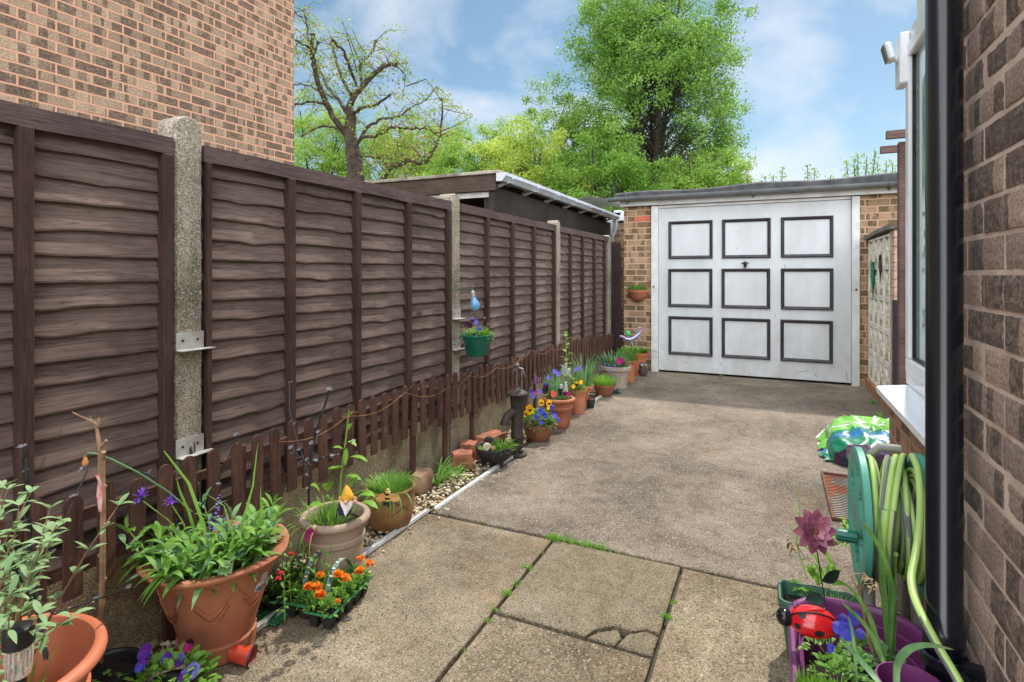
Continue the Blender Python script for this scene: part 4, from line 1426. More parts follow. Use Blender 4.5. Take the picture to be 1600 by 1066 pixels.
# ================================================================== pots, plants and ornaments
def pot(root, c, prof, mat, n=48, mod=None, sx=1, sy=1, name='pot', rot=None):
    """prof: outer profile bottom->rim then inner wall down"""
    mb = MB()
    mb.lathe(c, [(0.001, prof[0][1])] + list(prof), n, sx=sx, sy=sy, mod=mod, rot=rot)
    return mb.build(name, mat, root, smooth=True)

def classic(r, h, rb, lip=0.012, lh=0.03):
    return [(rb, 0), (rb * 1.03, h * .04), (r - lip * 1.2, h - lh), (r - lip, h - lh), (r, h - lh * .85), (r + .001, h - .008), (r - .003, h - .001), (r - .008, h), (r - .014, h - .003), (r - .017, h - .01), (r - .03, h * .5), (rb * .8, h * .4)]

def rolled(r, h, rb):
    """round pot with a thick rolled rim"""
    pr = [(rb, 0), (rb * 1.08, h * .03), (rb * 1.2, h * .25), (r * .80, h * .62), (r * .84, h * .64), (r * .845, h * .70), (r * .81, h * .72), (r * .87, h * .86), (r * .90, h * .865)]
    for k in range(9):
        a = -math.pi * .45 + math.pi * 1.15 * k / 8
        pr.append((r - .016 + .016 * math.cos(a), h - .016 + .016 * math.sin(a)))
    pr += [(r - .036, h - .03), (r * .78, h * .55), (rb * .9, h * .45)]
    return pr

def soil(root, c, r, z, sx=1, sy=1):
    mb = MB()
    vs = [(c[0], c[1], z + 0.006)]
    n = 24
    for ring in (0.5, 1.0):
        for k in range(n):
            a = 2 * math.pi * k / n
            vs.append((c[0] + r * ring * math.cos(a) * sx, c[1] + r * ring * math.sin(a) * sy, z + U(-.003, .005)))
    fs = [(0, 1 + k, 1 + (k + 1) % n) for k in range(n)]
    fs += [(1 + k, 1 + n + k, 1 + n + (k + 1) % n, 1 + (k + 1) % n) for k in range(n)]
    mb.add(vs, fs)
    return mb.build('soil', m_soil, root, smooth=True)

def disc(r):
    a = U(0, 6.283); q = math.sqrt(random.random()) * r
    return Vector((q * math.cos(a), q * math.sin(a), 0))

def grass(mb, c, r, n, L, wv=.004, lean=(0.05, 0.7), bend=(0.2, 1.0), ns=5):
    c = Vector(c)
    for i in range(n):
        o = disc(r)
        d = o + disc(0.02)
        mb.blade(c + o, d if d.length > 1e-4 else (1, 0, 0), L * U(.55, 1.05), wv * U(.7, 1.2), U(*bend), ns, U(*lean))

def lance(mb, base, top, nl, L, W, mbs=None, r=.002, droop=.35, peak=.4, spread=(0.3, 1.0)):
    """upright stem with lance leaves spiralling up"""
    base = Vector(base); top = Vector(top)
    mid = (base + top) / 2 + Vector((U(-.01, .01), U(-.01, .01), 0))
    if mbs is not None:
        mbs.tube([base, mid, top], [r * 1.2, r, r * .6], 5)
    ph = U(0, 6.28)
    for i in range(nl):
        t = 0.15 + 0.85 * i / max(1, nl - 1)
        p = base.lerp(mid, t * 2) if t < .5 else mid.lerp(top, t * 2 - 1)
        ph += 2.4 + U(-.3, .3)
        el = spread[0] + (spread[1] - spread[0]) * t + U(-.15, .15)
        d = Vector((math.cos(ph) * math.cos(el), math.sin(ph) * math.cos(el), math.sin(el)))
        k = 1 - .35 * t
        mb.leaf(p, d, L * k * U(.8, 1.1), W * k * U(.85, 1.1), droop * U(.6, 1.4), 5, peak=peak)

def bush(mb, c, r, h, n, L, W, droop=.3, peak=.5, up=0.2):
    """dome of small leaves"""
    c = Vector(c)
    for i in range(n):
        a = U(0, 6.283); e = math.asin(U(0.0, 1.0))
        q = U(.55, 1.0) ** .6
        p = c + Vector((math.cos(a) * math.cos(e) * r * q, math.sin(a) * math.cos(e) * r * q, math.sin(e) * h * q))
        d = (p - c).normalized() + Vector((U(-.7, .7), U(-.7, .7), U(-.3, .7) + up))
        mb.leaf(p, d, L * U(.6, 1.1), W * U(.7, 1.1), droop, 3, peak=peak)

def pansy(root, p, n, r, mat, mat2, name='flower', yellow=True):
    p = Vector(p); n = Vector(n).normalized()
    q = n.to_track_quat('Z', 'Y').to_matrix()
    mb = MB()
    for k, (a, rr, wd_) in enumerate(((90, 1.0, 1.1), (38, .95, 1.0), (142, .95, 1.0), (-25, .9, 1.0), (205, .9, 1.0), (-90, 1.1, 1.35))):
        a = R(a)
        mb.cur = 1 if (k >= 3 and mat2 is not None) else 0
        d = q @ Vector((math.cos(a), math.sin(a), .15))
        mb.leaf(p + n * .001 * k, d, r * rr, r * wd_, U(-.1, .15), 4, up=n, fold=.12, peak=.62)
    mb.cur = 2
    mb.ball(p + n * .003, r * .07, 6)
    return mb.build(name, [mat, mat2 or mat, m_fl_yellow], root)

def ruffle(root, p, r, mat, name='flower', n=70, flat=.65):
    mb = MB()
    p = Vector(p)
    for i in range(n):
        a = U(0, 6.283); e = math.asin(U(-.1, 1))
        d = Vector((math.cos(a) * math.cos(e), math.sin(a) * math.cos(e), math.sin(e) * flat))
        mb.leaf(p + d * r * .35, d + Vector((U(-.4, .4), U(-.4, .4), U(-.2, .3))), r * .68, r * .5, U(-.3, .3), 3, peak=.7, fold=U(-.4, .4))
    return mb.build(name, mat, root)

def cornflower(root, p, n, r, mat, name='flower'):
    p = Vector(p); n = Vector(n).normalized()
    q = n.to_track_quat('Z', 'Y').to_matrix()
    mb = MB()
    for i in range(34):
        a = U(0, 6.283); e = U(.1, 1.2)
        d = q @ Vector((math.cos(a) * math.cos(e), math.sin(a) * math.cos(e), math.sin(e)))
        mb.leaf(p, d, r * U(.8, 1.1) * (1 if e < .6 else .55), r * .15, 0.05, 3, peak=.8)
    mb.cur = 1
    mb.ball(p - n * r * .25, r * .26, 8)
    return mb.build(name, [mat, m_leaf_c], root)

def spike(mb, base, h, mat_r=.008, n=26, lean=(0, 0)):
    base = Vector(base)
    for i in range(n):
        t = i / n
        a = i * 2.4
        d = Vector((math.cos(a), math.sin(a), U(-.1, .5)))
        p = base + Vector((lean[0] * t, lean[1] * t, h * t))
        mb.leaf(p, d, mat_r * (1.3 - .6 * t), mat_r * .9, .2, 3, peak=.6)

# ---- 1 round terracotta pot, nearest left, with sage-like shrub
c1 = Vector((-1.60, 0.66, 0))
root = thing('potted_shrub', c1, 'terracotta pot at the near left corner holding a soft-leaved silvery green shrub', 'potted plant')
pot(root, c1, rolled(0.215, 0.335, 0.14) [:-3] + [(.175, .30), (.165, .24), (.160, .235), (.15, .16)], m_terra_br, 64)
soil(root, c1, 0.157, 0.17)
tw, lf = MB(), MB()
tips = [(12, 765, 1.22), (48, 770, 1.28), (78, 795, 1.30), (25, 830, 1.15), (66, 850, 1.2), (95, 812, 1.26), (5, 700 + 60, 1.3), (-30, 820, 1.2), (40, 900, 1.15), (-20, 900, 1.1), (62, 960, 1.12), (110, 905 + 60, 1.15), (185, 790, 1.42), (14, 960, 1.05), (-60, 780, 1.2), (55, 880, 1.22), (20, 870, 1.18), (0, 810, 1.2), (30, 790, 1.28), (8, 895, 1.12), (82, 830, 1.26), (36, 850, 1.2), (15, 930, 1.1)]
for (px, py, zc) in tips:
    tp = at(px, py, zc)
    bs = c1 + Vector((-0.05, -0.02, .17)) + disc(.06)
    mid = bs.lerp(tp, .5) + Vector((U(-.03, .03), U(-.03, .03), U(0, .06)))
    pts = [bs, mid, tp]
    tw.tube([bs, bs.lerp(mid, .5), mid, mid.lerp(tp, .5) + Vector((0, 0, .01)), tp], [.004, .0035, .003, .0022, .0012], 6)
    for j in range(6):
        t_ = .42 + .58 * j / 5
        q = mid.lerp(tp, t_ * 2 - 1) if t_ > .5 else bs.lerp(mid, t_ * 2)
        k_ = 4 if j > 2 else 2
        for i in range(k_):
            a = U(0, 6.28)
            d = (tp - mid).normalized() * U(.2, .9) + Vector((math.cos(a), math.sin(a), U(-.2, .6)))
            lf.leaf(q, d, U(.028, .052), U(.010, .016), U(.1, .5), 5, peak=.45)
tw.build('stems', m_twig, root, smooth=True)
lf.build('foliage', m_soft, root, smooth=True)
gb = MB(); grass(gb, c1 + Vector((.02, .0, .17)), .09, 20, .16, .006, (0.1, .8)); gb.build('grass', m_grassm, root)

# fallen red plant pot inside that planter and solar stake light
root = thing('solar_stake_light', at(29, 1120, 1.13), 'black-capped solar stake light with clear ribbed lens in the nearest terracotta pot', 'solar light')
c = at(29, 985, 1.12)
mb = MB().lathe(c, [(0.0, .012), (.014, .012), (.0245, .006), (.026, -.004), (.026, -.028), (.022, -.032), (.0, -.032)], 32)
mb.build('cap', m_black, root, smooth=True)
m_clear, t, b = newmat('clear_plastic')
b.inputs['Base Color'].default_value = (.9, .9, .9, 1); b.inputs['Roughness'].default_value = .12
b.inputs['Transmission Weight'].default_value = .85; b.inputs['IOR'].default_value = 1.3
MB().lathe(c, [(.021, -.033), (.0225, -.05), (.019, -.088), (.012, -.094), (0, -.094)], 36, mod=lambda a, z: 1 + .05 * math.cos(a * 18)).build('lens', m_clear, root, smooth=True)
MB().lathe(c, [(.0, -.094), (.014, -.0945), (.012, -.13), (.010, -.3)], 16).build('stake', m_black, root, smooth=True)

# ---- black pot with trimmed sapling
c2 = Vector((-1.70, .965, 0))
root = thing('potted_sapling', c2, 'leafless trimmed sapling standing in a small black plastic pot', 'potted plant')
pot(root, c2, classic(.086, .115, .066, .005, .018), m_black, 40)
soil(root, c2, .072, .08)
tr = MB()
P_ = [at(157, 985, 1.62) * 1, at(160, 900, 1.64), at(161, 800, 1.65), at(160, 715, 1.66)]
P_[0] = Vector((P_[1].x, P_[1].y - .005, .08))
tr.tube(P_, [.0085, .008, .0072, .0066], 10)
tr.tube([at(160, 720, 1.66), at(162, 706, 1.65)], [.0067, .006], 10)
tr.tube([at(158, 770, 1.66), at(157, 740, 1.65), at(156, 700, 1.66), at(152, 676, 1.66), at(150, 662, 1.665), at(136, 655, 1.665), at(124, 650, 1.67), at(113, 644, 1.67)], [.007, .007, .006, .0048, .004, .003, .0022, .0015], 8)
tr.tube([at(152, 668, 1.66), at(155, 659, 1.66), at(154, 653, 1.66)], [.004, .0035, .003], 7)
tr.tube([at(157, 700, 1.66), at(166, 688, 1.655)], [.005, .004], 7)
tr.tube([at(150, 664, 1.665), at(143, 655, 1.66), at(140, 650, 1.66)], [.002, .0014, .001], 5)
for (a, b2) in ((820, 1), (868, -1), (760, 1), (905, 1)):
    tr.ball(at(160 + 4 * b2, a, 1.645), .006, 7)
tr.build('trunk', m_twig, root, smooth=True)
mb = MB(); bush(mb, c2 + Vector((.02, -.02, .085)), .035, .02, 14, .018, .012); mb.build('seedling', m_leaf_b, root)
# bud on arching green stem
root = thing('seed_pod_stem', at(190, 720, 1.7), 'arching pale green stem ending in a single brown seed pod beside the sapling', 'plant')
mb = MB().tube([at(300, 800, 1.85), at(262, 768, 1.8), at(215, 738, 1.74), at(175, 718, 1.68), at(150, 709, 1.66), at(138, 708, 1.65), at(132, 714, 1.65)], [.003, .003, .003, .0026, .0024, .0026, .003], 7)
mb.build('stem', m_leaf_blue, root, smooth=True)
MB().lathe(at(133, 714, 1.65) - Vector((0, 0, .028)), [(0, 0), (.007, .004), (.0085, .012), (.005, .022), (.003, .03)], 12).build('seed_pod', M('pod', s(206, 146, 84), s(184, 124, 66), sc=30, bmp=0), root, smooth=True)

# ---- flower-light branches: black stems with clear plastic blossoms
m_blos, t, b = newmat('clear_blossom')
b.inputs['Base Color'].default_value = s(190, 196, 204); b.inputs['Roughness'].default_value = .1
b.inputs['Transmission Weight'].default_value = .8
b.inputs['IOR'].default_value = 1.25
def blossom(mb, p, r=.0115):
    a0 = U(0, 6.28)
    tl = Vector((U(-.6, .6), U(-.9, .1), 1)).normalized()
    q = tl.to_track_quat('Z', 'Y').to_matrix()
    for k in range(5):
        a = a0 + k * 2 * math.pi / 5
        mb.leaf(p, q @ Vector((math.cos(a), math.sin(a), .25)), r, r * .75, 0, 3, up=tl, peak=.65, fold=.1)
def flower_light(pl, label, nb, branches=()):
    root = thing('flower_light', pl[0], label, 'garden light', 'stem lights with clear plastic blossoms')
    mb = MB().tube(pl, .0042, 7)
    st = [pl] + [list(b_) for b_ in branches]
    for b_ in branches:
        mb.tube(b_, .0022, 6)
    # twisted cable round the stem
    tw_ = []
    for i in range(len(pl) - 1):
        for k in range(10):
            p = Vector(pl[i]).lerp(Vector(pl[i + 1]), k / 10)
            a = (i * 10 + k) * .9
            tw_.append(p + Vector((math.cos(a) * .0055, math.sin(a) * .0055, 0)))
    mb.tube(tw_, .0013, 4)
    mb.build('stem', m_black, root, smooth=True)
    fb = MB()
    for line in st:
        k_ = nb if line is pl else max(3, nb // 2)
        for i in range(k_):
            t_ = (i + 1) / k_ * (len(line) - 1)
            j = min(int(t_), len(line) - 2)
            p = Vector(line[j]).lerp(Vector(line[j + 1]), t_ - j)
            blossom(fb, p + Vector((U(-.012, .012), U(-.012, .012), U(-.004, .008))))
    fb.build('blossoms', m_blos, root)
flower_light([at(72, 1030, 1.25), at(60, 960, 1.27), at(50, 900, 1.3), at(46, 820, 1.31), at(42, 760, 1.32), at(40, 700, 1.33)], 'black stem light with clear blossoms rising from the nearest terracotta pot', 8,
             [[at(52, 905, 1.3), at(75, 870, 1.32), at(98, 820, 1.36), at(120, 770, 1.4), at(137, 735, 1.45)], [at(60, 960, 1.27), at(30, 900, 1.2), at(5, 850, 1.15)], [at(56, 935, 1.27), at(85, 960, 1.25), at(140, 940, 1.3), at(200, 920, 1.5)]])
flower_light([at(313, 830, 1.95), at(309, 780, 1.97), at(301, 720, 1.98), at(291, 668, 2.0)], 'black stem light with clear blossoms in front of the closest concrete post', 7,
             [[at(311, 800, 1.97), at(307, 740, 2.0), at(303, 690, 2.0)], [at(309, 800, 1.9), at(335, 760, 1.95), at(355, 720, 2.0), at(372, 680, 2.05)], [at(309, 790, 1.95), at(270, 760, 1.9), at(230, 740, 1.85), at(165, 728, 1.8)]])
flower_light([at(482, 790, 2.12), at(484, 740, 2.15), at(488, 700, 2.2), at(497, 665, 2.25), at(515, 610, 2.3)], 'black stem light with clear blossoms rising behind the gnome pot', 9,
             [[at(484, 745, 2.15), at(465, 690, 2.2), at(452, 640, 2.25), at(452, 600, 2.3)], [at(486, 725, 2.15), at(505, 715, 2.15), at(530, 710, 2.2), at(550, 690, 2.2)], [at(486, 730, 2.15), at(470, 715, 2.1), at(455, 700, 2.1)]])

# ---- 2 big terracotta pot
c3 = Vector((-1.655, 1.275, 0))
root = thing('potted_cornflower', c3, 'large terracotta pot with wide wavy lip full of long green leaves and purple cornflowers', 'potted plant')
def wavy(a, z):
    return 1 + (.018 * math.sin(a * 5 + .6) * max(0, (z - .12) / .2))
prof = [(.115, 0), (.118, .05), (.112, .055), (.116, .075), (.135, .14), (.158, .21), (.178, .268), (.182, .275), (.186, .29), (.212, .302), (.220, .308), (.222, .316), (.218, .321), (.185, .316), (.168, .306), (.160, .29), (.150, .25), (.12, .2)]
po = pot(root, c3, prof, m_terra_old, 72, wavy)
dr = MB()      # drapery swags in relief
for (a0, a1, zt, zb_) in ((-2.25, -1.2, .255, .12), (-1.2, -.3, .262, .13), (-2.9, -2.1, .25, .14), (-.35, .5, .255, .14)):
    pts = []
    for k in range(15):
        t_ = k / 14
        a = a0 + (a1 - a0) * t_
        z = zt - (zt - zb_) * math.sin(math.pi * min(1, t_ * 1.15)) ** 1.0 * (.35 + .65 * t_)
        rr = (.112 + (z - .055) / (.275 - .055) * .066) * wavy(a, z) + .001
        pts.append(c3 + Vector((rr * math.cos(a), rr * math.sin(a), z)))
    dr.tube(pts, [.001] + [.0036] * 13 + [.001], 6)
    pts2 = [p + Vector((0, 0, -.018)) + (p - c3).normalized() * -.006 for p in pts[2:-3]]
    dr.tube(pts2, .0022, 6)
dr.build('relief', m_terra_old, po, smooth=True)
soil(root, c3, .150, .285)
# round shop label on the pot side: white plant-pot pictogram over a blue base
lb = MB()
la = .22
def onpot(da, z, off=.0008):
    a = la + da
    rr = .112 + (z - .055) / (.275 - .055) * .066
    rr = rr * wavy(a, z) + .0025 + off
    return c3 + Vector((rr * math.cos(a), rr * math.sin(a), z))
def patch(mb, poly, off):
    m_ = len(poly)
    ce = (sum(p[0] for p in poly) / m_, sum(p[1] for p in poly) / m_)
    vs = [onpot(ce[0], ce[1], off)] + [onpot(a, z, off) for a, z in poly]
    mb.add(vs, [(0, 1 + k, 1 + (k + 1) % m_) for k in range(m_)])
zc_ = .225
patch(lb, [(-.19, zc_ - .017), (0, zc_ - .028), (.19, zc_ - .017), (.16, zc_ + .008), (.1, zc_ + .012), (.07, zc_ + .032), (-.07, zc_ + .032), (-.1, zc_ + .012), (-.16, zc_ + .008)], .0)
lb.cur = 1
patch(lb, [(-.17, zc_ - .016), (0, zc_ - .025), (.17, zc_ - .016), (.10, zc_ - .004), (.04, zc_ - .010), (0, zc_ - .003), (-.06, zc_ - .012), (-.11, zc_ - .004)], .0007)
lb.cur = 2
for (a, z, da, dz) in ((-.055, .024, .02, .003), (.0, .024, .02, .003), (.055, .024, .02, .003), (0, .016, .08, .0015), (-.075, .008, .018, .006), (-.02, .008, .018, .006), (.035, .008, .018, .006), (.085, .004, .012, .005)):
    patch(lb, [(a - da, zc_ + z - dz), (a + da, zc_ + z - dz), (a + da, zc_ + z + dz), (a - da, zc_ + z + dz)], .0007)
lb.build('sticker', [M('sticker_white', s(222, 228, 228), s(214, 220, 220), bmp=0), M('sticker_blue', s(52, 116, 150), s(46, 106, 140), bmp=0), M('sticker_grey', s(160, 176, 180), s(150, 168, 172), bmp=0)], po)
lf, lf2, st = MB(), MB(), MB()
for i in range(46):
    o = disc(.13)
    if i < 16:
        a = -2.6 + 2.9 * i / 15
        o = Vector((math.cos(a), math.sin(a), 0)) * U(.11, .14)
    bs = c3 + Vector((o.x, o.y, .285))
    tp = bs + o * U(.4, 1.1) + Vector((0, 0, U(.05, .16)))
    lance(lf if i % 3 else lf2, bs, tp, random.randint(8, 11), U(.10, .155), U(.022, .033), st, .0025, .5, spread=(.1, 1.1))
for (x, y, L) in ((-.12, -.05, .2), (-.15, 0, .17), (-.1, -.1, .16), (.02, -.14, .15)):
    for k in range(4):
        lf.leaf(c3 + Vector((x, y, .33)) + disc(.02), Vector((x * 6 + U(-.4, .4), y * 6 + U(-.4, .4), .35)), L, .018, .7, 7)
lf.build('foliage', m_leaf_a, root, smooth=True); lf2.build('foliage', m_leaf_blue, root, smooth=True); st.build('stems', m_stem, root)
# long strap leaves
sb = MB()
for (pl, wv) in (([(330, 905, 1.8), (318, 820, 1.82), (295, 755, 1.85), (262, 712, 1.88), (254, 702, 1.9)], .016), ([(325, 905, 1.8), (310, 850, 1.8), (295, 800, 1.82), (280, 765, 1.84), (276, 748, 1.85)], .014),
                 ([(360, 900, 1.8), (378, 820, 1.8), (395, 760, 1.82), (403, 692, 1.84)], .010), ([(405, 880, 1.8), (410, 830, 1.8), (408, 790, 1.8), (407, 760, 1.8)], .010), ([(350, 890, 1.75), (365, 840, 1.75), (350, 790, 1.8), (320, 770, 1.85)], .008)):
    P_ = [at(*q) for q in pl]
    out = []
    for i in range(len(P_) - 1):
        for k in range(5):
            out.append(P_[i].lerp(P_[i + 1], k / 5))
    out.append(P_[-1])
    vs = []
    for i, p in enumerate(out):
        t_ = i / (len(out) - 1)
        hw = wv / 2 * (1 - t_ ** 3) + .0004
        vs += [p + Vector((-.75, -.3, 0)) * hw, p + Vector((0, -.25, 0)) * hw * .5, p + Vector((.75, .3, 0)) * hw]
    fs = []
    for i in range(len(out) - 1):
        a = i * 3
        fs += [(a, a + 1, a + 4, a + 3), (a + 1, a + 2, a + 5, a + 4)]
    sb.add(vs, fs)
sb.build('strap_leaves', m_leaf_b, root, smooth=True)
m_tagl = M('pale_plant_label', s(176, 206, 150), s(166, 196, 140), bmp=0)
MB().box(at(352, 890, 1.70), (.045, .002, .05), Matrix.Rotation(R(15), 3, 'Z') @ Matrix.Rotation(R(-20), 3, 'X')).build('plant_tag', m_tagl, root)
s2 = MB()
for (px, py, zc, bx) in ((222, 776, 1.74, 228), (268, 783, 1.80, 262)):
    p = at(px, py, zc)
    b0 = c3 + Vector((-.06, -.04, .3))
    s2.tube([b0, b0.lerp(p, .5) + Vector((0, 0, .02)), p - Vector((0, 0, .012))], [.0025, .0022, .002], 6)
    cornflower(root, p, (.3, -.6, .7), .034 if px < 240 else .027, m_fl_corn)
s2.build('flower_stems', m_stem, root)
bl = MB()
for (px, py, zc, h) in ((322, 855, 1.8, .10), (335, 830, 1.82, .12), (346, 845, 1.82, .08)):
    b0 = at(px, py, zc)
    spike(bl, b0, h, .011, 20, (.012, .008))
bl.build('flower_spike', m_fl_lav, root)

# colourful bird ornament behind that pot
root = thing('bird_ornament', at(290, 800, 1.98), 'small orange, yellow and blue bird ornament behind the cornflower pot', 'ornament')
p = at(291, 790, 1.97)
mb = MB(); mb.cur = 0
mb.ball(p, .022, 12, Matrix.Rotation(R(20), 3, 'X'), (.8, .8, 1.3))
mb.cur = 1; mb.ball(p + Vector((-.012, -.005, .028)), .014, 12)
mb.cur = 2; mb.lathe(p + Vector((-.022, -.01, .03)), [(.006, 0), (0, .02)], 8, Matrix.Rotation(R(-80), 3, 'Y'))
mb.cur = 3; mb.ball(p + Vector((.008, -.004, -.03)), .018, 10, None, (.7, .7, 1.4))
mb.cur = 2; mb.leaf(p + Vector((0, 0, .035)), (.3, 0, 1), .03, .012, 0, 4)
mb.build('body', [M('bird_orange', s(240, 120, 40), s(226, 96, 30), bmp=0), M('bird_yellow', s(240, 200, 60), s(230, 180, 40), bmp=0), M('bird_red', s(220, 60, 40), s(200, 50, 36), bmp=0), M('bird_blue', s(40, 110, 140), s(30, 90, 120), bmp=0)], root, smooth=True)
MB().tube([p + Vector((0, 0, -.03)), Vector((p.x, p.y, 0.0))], .002, 5).build('stake', m_iron, root)

# hanging paper tag on the sapling
mb = MB()
q = [at(148, 742, 1.6), at(153, 752, 1.6), at(152, 775, 1.6), at(156, 800, 1.6)]
mb.add([q[0], q[0] + Vector((.012, .004, 0)), q[1] + Vector((.016, 0, 0)), q[1], q[2] + Vector((.013, .006, 0)), q[2] + Vector((-.004, 0, 0)), q[3] + Vector((.008, 0, 0)), q[3] + Vector((-.006, 0, 0))], [(0, 1, 2, 3), (3, 2, 4, 5), (5, 4, 6, 7)])
tag(mb.build('plant_tag', M('pink_tag', s(220, 190, 186), s(226, 120, 110), sc=30, lo=.45, hi=.55, bmp=0)), 'faded pink paper tag dangling on the leafless sapling', 'plant tag')

# ---- violas in small pot, bottom left
c4 = Vector((-1.535, 1.03, 0))
root = thing('potted_violas', c4, 'purple and lilac violas at the bottom left between black pot and big terracotta pot', 'potted plant')
pot(root, c4, classic(.065, .07, .052, .004, .012), m_black, 32)
lf, lf2 = MB(), MB()
bush(lf, c4 + Vector((0, 0, .05)), .115, .075, 190, .038, .019)
bush(lf2, c4 + Vector((0, 0, .05)), .12, .08, 120, .036, .02)
lf.build('foliage', m_leaf_a, root, smooth=True); lf2.build('foliage', m_leaf_b, root, smooth=True)
for (px, py, zc, ma, mb_, r) in ((228, 1018, 1.57, m_fl_purple, m_fl_purple, .021), (222, 1040, 1.54, m_fl_purple, m_fl_blue, .018), (262, 1028, 1.6, m_fl_purple, m_fl_blue, .016), (282, 1031, 1.62, m_fl_lav, m_fl_purple, .017), (302, 1047, 1.58, m_fl_lav, m_fl_lav, .022), (288, 1056, 1.56, m_fl_lav, m_fl_purple, .018), (296, 1008, 1.66, m_fl_dark, m_fl_mag, .018), (228, 1028, 1.6, m_fl_blue, m_fl_purple, .017)):
    pansy(root, at(px, py, zc), (U(-.2, .6), -.9, U(.3, .9)), r, ma, mb_)

# little red nursery pot lying on its side
root = thing('nursery_pot', gz(378, 1030), 'small empty red plastic plant pot lying against the big terracotta pot', 'plant pot')
rot = Matrix.Rotation(R(24), 3, 'Z') @ Matrix.Rotation(R(98), 3, 'Y')
c = gz(360, 1036) + Vector((0, 0, .031))
MB().lathe(c, [(0, 0), (.021, 0), (.0295, .062), (.031, .062), (.032, .072), (.030, .072), (.027, .06), (.02, .01), (0, .01)], 32, rot).build('pot', M('red_plastic', s(190, 74, 46), s(174, 62, 40), bmp=0, rough=.35), root, smooth=True)
MB().lathe(c, [(.0285, .0721), (.0322, .0721), (.0325, .067), (.032, .066)], 32, rot).build('rim', m_black, root)

# ---- cell trays
m_tray = M('clear_green_tray', s(70, 140, 96), s(50, 116, 80), bmp=0, rough=.25)
m_cell = M('dark_cell', s(52, 52, 46), s(30, 30, 28), sc=30, bmp=.2, rough=.6)
def pack(cen, ang, nx, ny, pitch, label, fl, handle, hgt=.052):
    root = thing('bedding_pack', cen, label, 'plant tray')
    rot = Matrix.Rotation(ang, 3, 'Z')
    cells = MB(); rim = MB(); so_ = MB()
    for i in range(nx):
        for j in range(ny):
            o = Vector(((i - (nx - 1) / 2) * pitch, (j - (ny - 1) / 2) * pitch, 0))
            cells.lathe(cen + rot @ o, [(.0, .001), (pitch * .36, .001), (pitch * .38, .005), (pitch * .60, hgt)], 4, rot @ Matrix.Rotation(R(45), 3, 'Z'))
            so_.box(cen + rot @ (o + Vector((0, 0, hgt - .008))), (pitch * .8, pitch * .8, .006), rot)
    X, Y = nx * pitch / 2 + .004, ny * pitch / 2 + .004
    for (a, b2) in (((-X, -Y), (X, -Y + .006)), ((-X, Y - .006), (X, Y)), ((-X, -Y + .006), (-X + .006, Y - .006)), ((X - .006, -Y + .006), (X, Y - .006))):
        rim.box(cen + rot @ Vector(((a[0] + b2[0]) / 2, (a[1] + b2[1]) / 2, hgt + .002)), (b2[0] - a[0], b2[1] - a[1], .006), rot)
    for i in range(1, nx):
        rim.box(cen + rot @ Vector((-X + .004 + i * pitch, 0, hgt + .001)), (.004, 2 * Y - .013, .003), rot)
    for j in range(1, ny):
        rim.box(cen + rot @ Vector((0, -Y + .004 + j * pitch, hgt + .0015)), (2 * X - .013, .004, .003), rot)
    cells.build('cells', m_cell, root); rim.build('rim', m_tray, root); so_.build('soil', m_soil, root)
    lf, lf2 = MB(), MB()
    for i in range(nx):
        for j in range(ny):
            o = Vector(((i - (nx - 1) / 2) * pitch, (j - (ny - 1) / 2) * pitch, hgt - .004))
            p = cen + rot @ o
            bush(lf, p, pitch * .55, .05, 42, .026, .011)
            bush(lf2, p, pitch * .6, .06, 34, .026, .011)
    lf.build('foliage', m_leaf_a, root, smooth=True); lf2.build('foliage', m_leaf_c if not handle else m_leaf_b, root, smooth=True)
    if handle:
        hb = MB()
        hw = .010
        vs = []
        for k in range(25):
            a = math.pi * k / 24
            for sg in (-1, 1):
                vs.append(cen + rot @ Vector((sg * hw, -Y * .62 * math.cos(a), hgt + .125 * math.sin(a))))
        hb.add(vs, [(2 * k, 2 * k + 1, 2 * k + 3, 2 * k + 2) for k in range(24)])
        hb.build('handle', M('printed_band', s(120, 140, 130), s(64, 92, 80), sc=70, lo=.48, hi=.52, bmp=0), root, smooth=True)
        pr_ = MB()
        for k in range(4, 21, 2):
            a = math.pi * (k + .5) / 24
            tn = Vector((0, -Y * .62 * -math.sin(a), .125 * math.cos(a)))
            pr_.box(cen + rot @ Vector((0, -Y * .62 * math.cos(a) * 1.01, hgt + .1268 * math.sin(a))), (.012, .005, .0008), rot @ Matrix.Rotation(math.atan2(tn.z, tn.y), 3, 'X'))
        pr_.build('printing', M('band_print', s(238, 240, 236), s(230, 210, 60), sc=60, bmp=0), root)
    for (px, py, zc, r, ma) in fl:
        ruffle(root, at(px, py, zc), r * .85, ma)
    return root
TA = R(8)
pack(Vector((-1.43, 1.60, 0)), TA, 2, 5, .052, 'black cell tray of orange marigolds with arched carrying band, right-hand one', 
     [(494, 918, 1.84, .024, m_fl_orange), (482, 918, 1.82, .02, m_fl_orange), (500, 930, 1.86, .023, m_fl_orange), (529, 898, 1.93, .022, m_fl_orange), (541, 905, 1.95, .023, m_fl_orange), (562, 893, 2.02, .024, m_fl_orange), (577, 882, 2.08, .022, m_fl_orange), (563, 874, 2.08, .02, m_fl_orange), (528, 940, 1.87, .012, m_fl_orange)], True)
pack(Vector((-1.545, 1.61, 0)), TA, 2, 5, .052, 'black cell tray of marigolds with arched band, left-hand one beside the terracotta pot',
     [(500, 900, 1.93, .018, m_fl_orange)], True)
pack(Vector((-1.655, 1.56, 0)), R(2), 2, 4, .052, 'green tray of coral-flowered seedlings squeezed between big terracotta pot and gnome pot',
     [(455, 867, 1.95, .013, m_fl_coral), (437, 897, 1.88, .015, m_fl_coral), (435, 905, 1.86, .012, m_fl_coral)], False)
mb = MB(); lf = MB(); stp = MB()
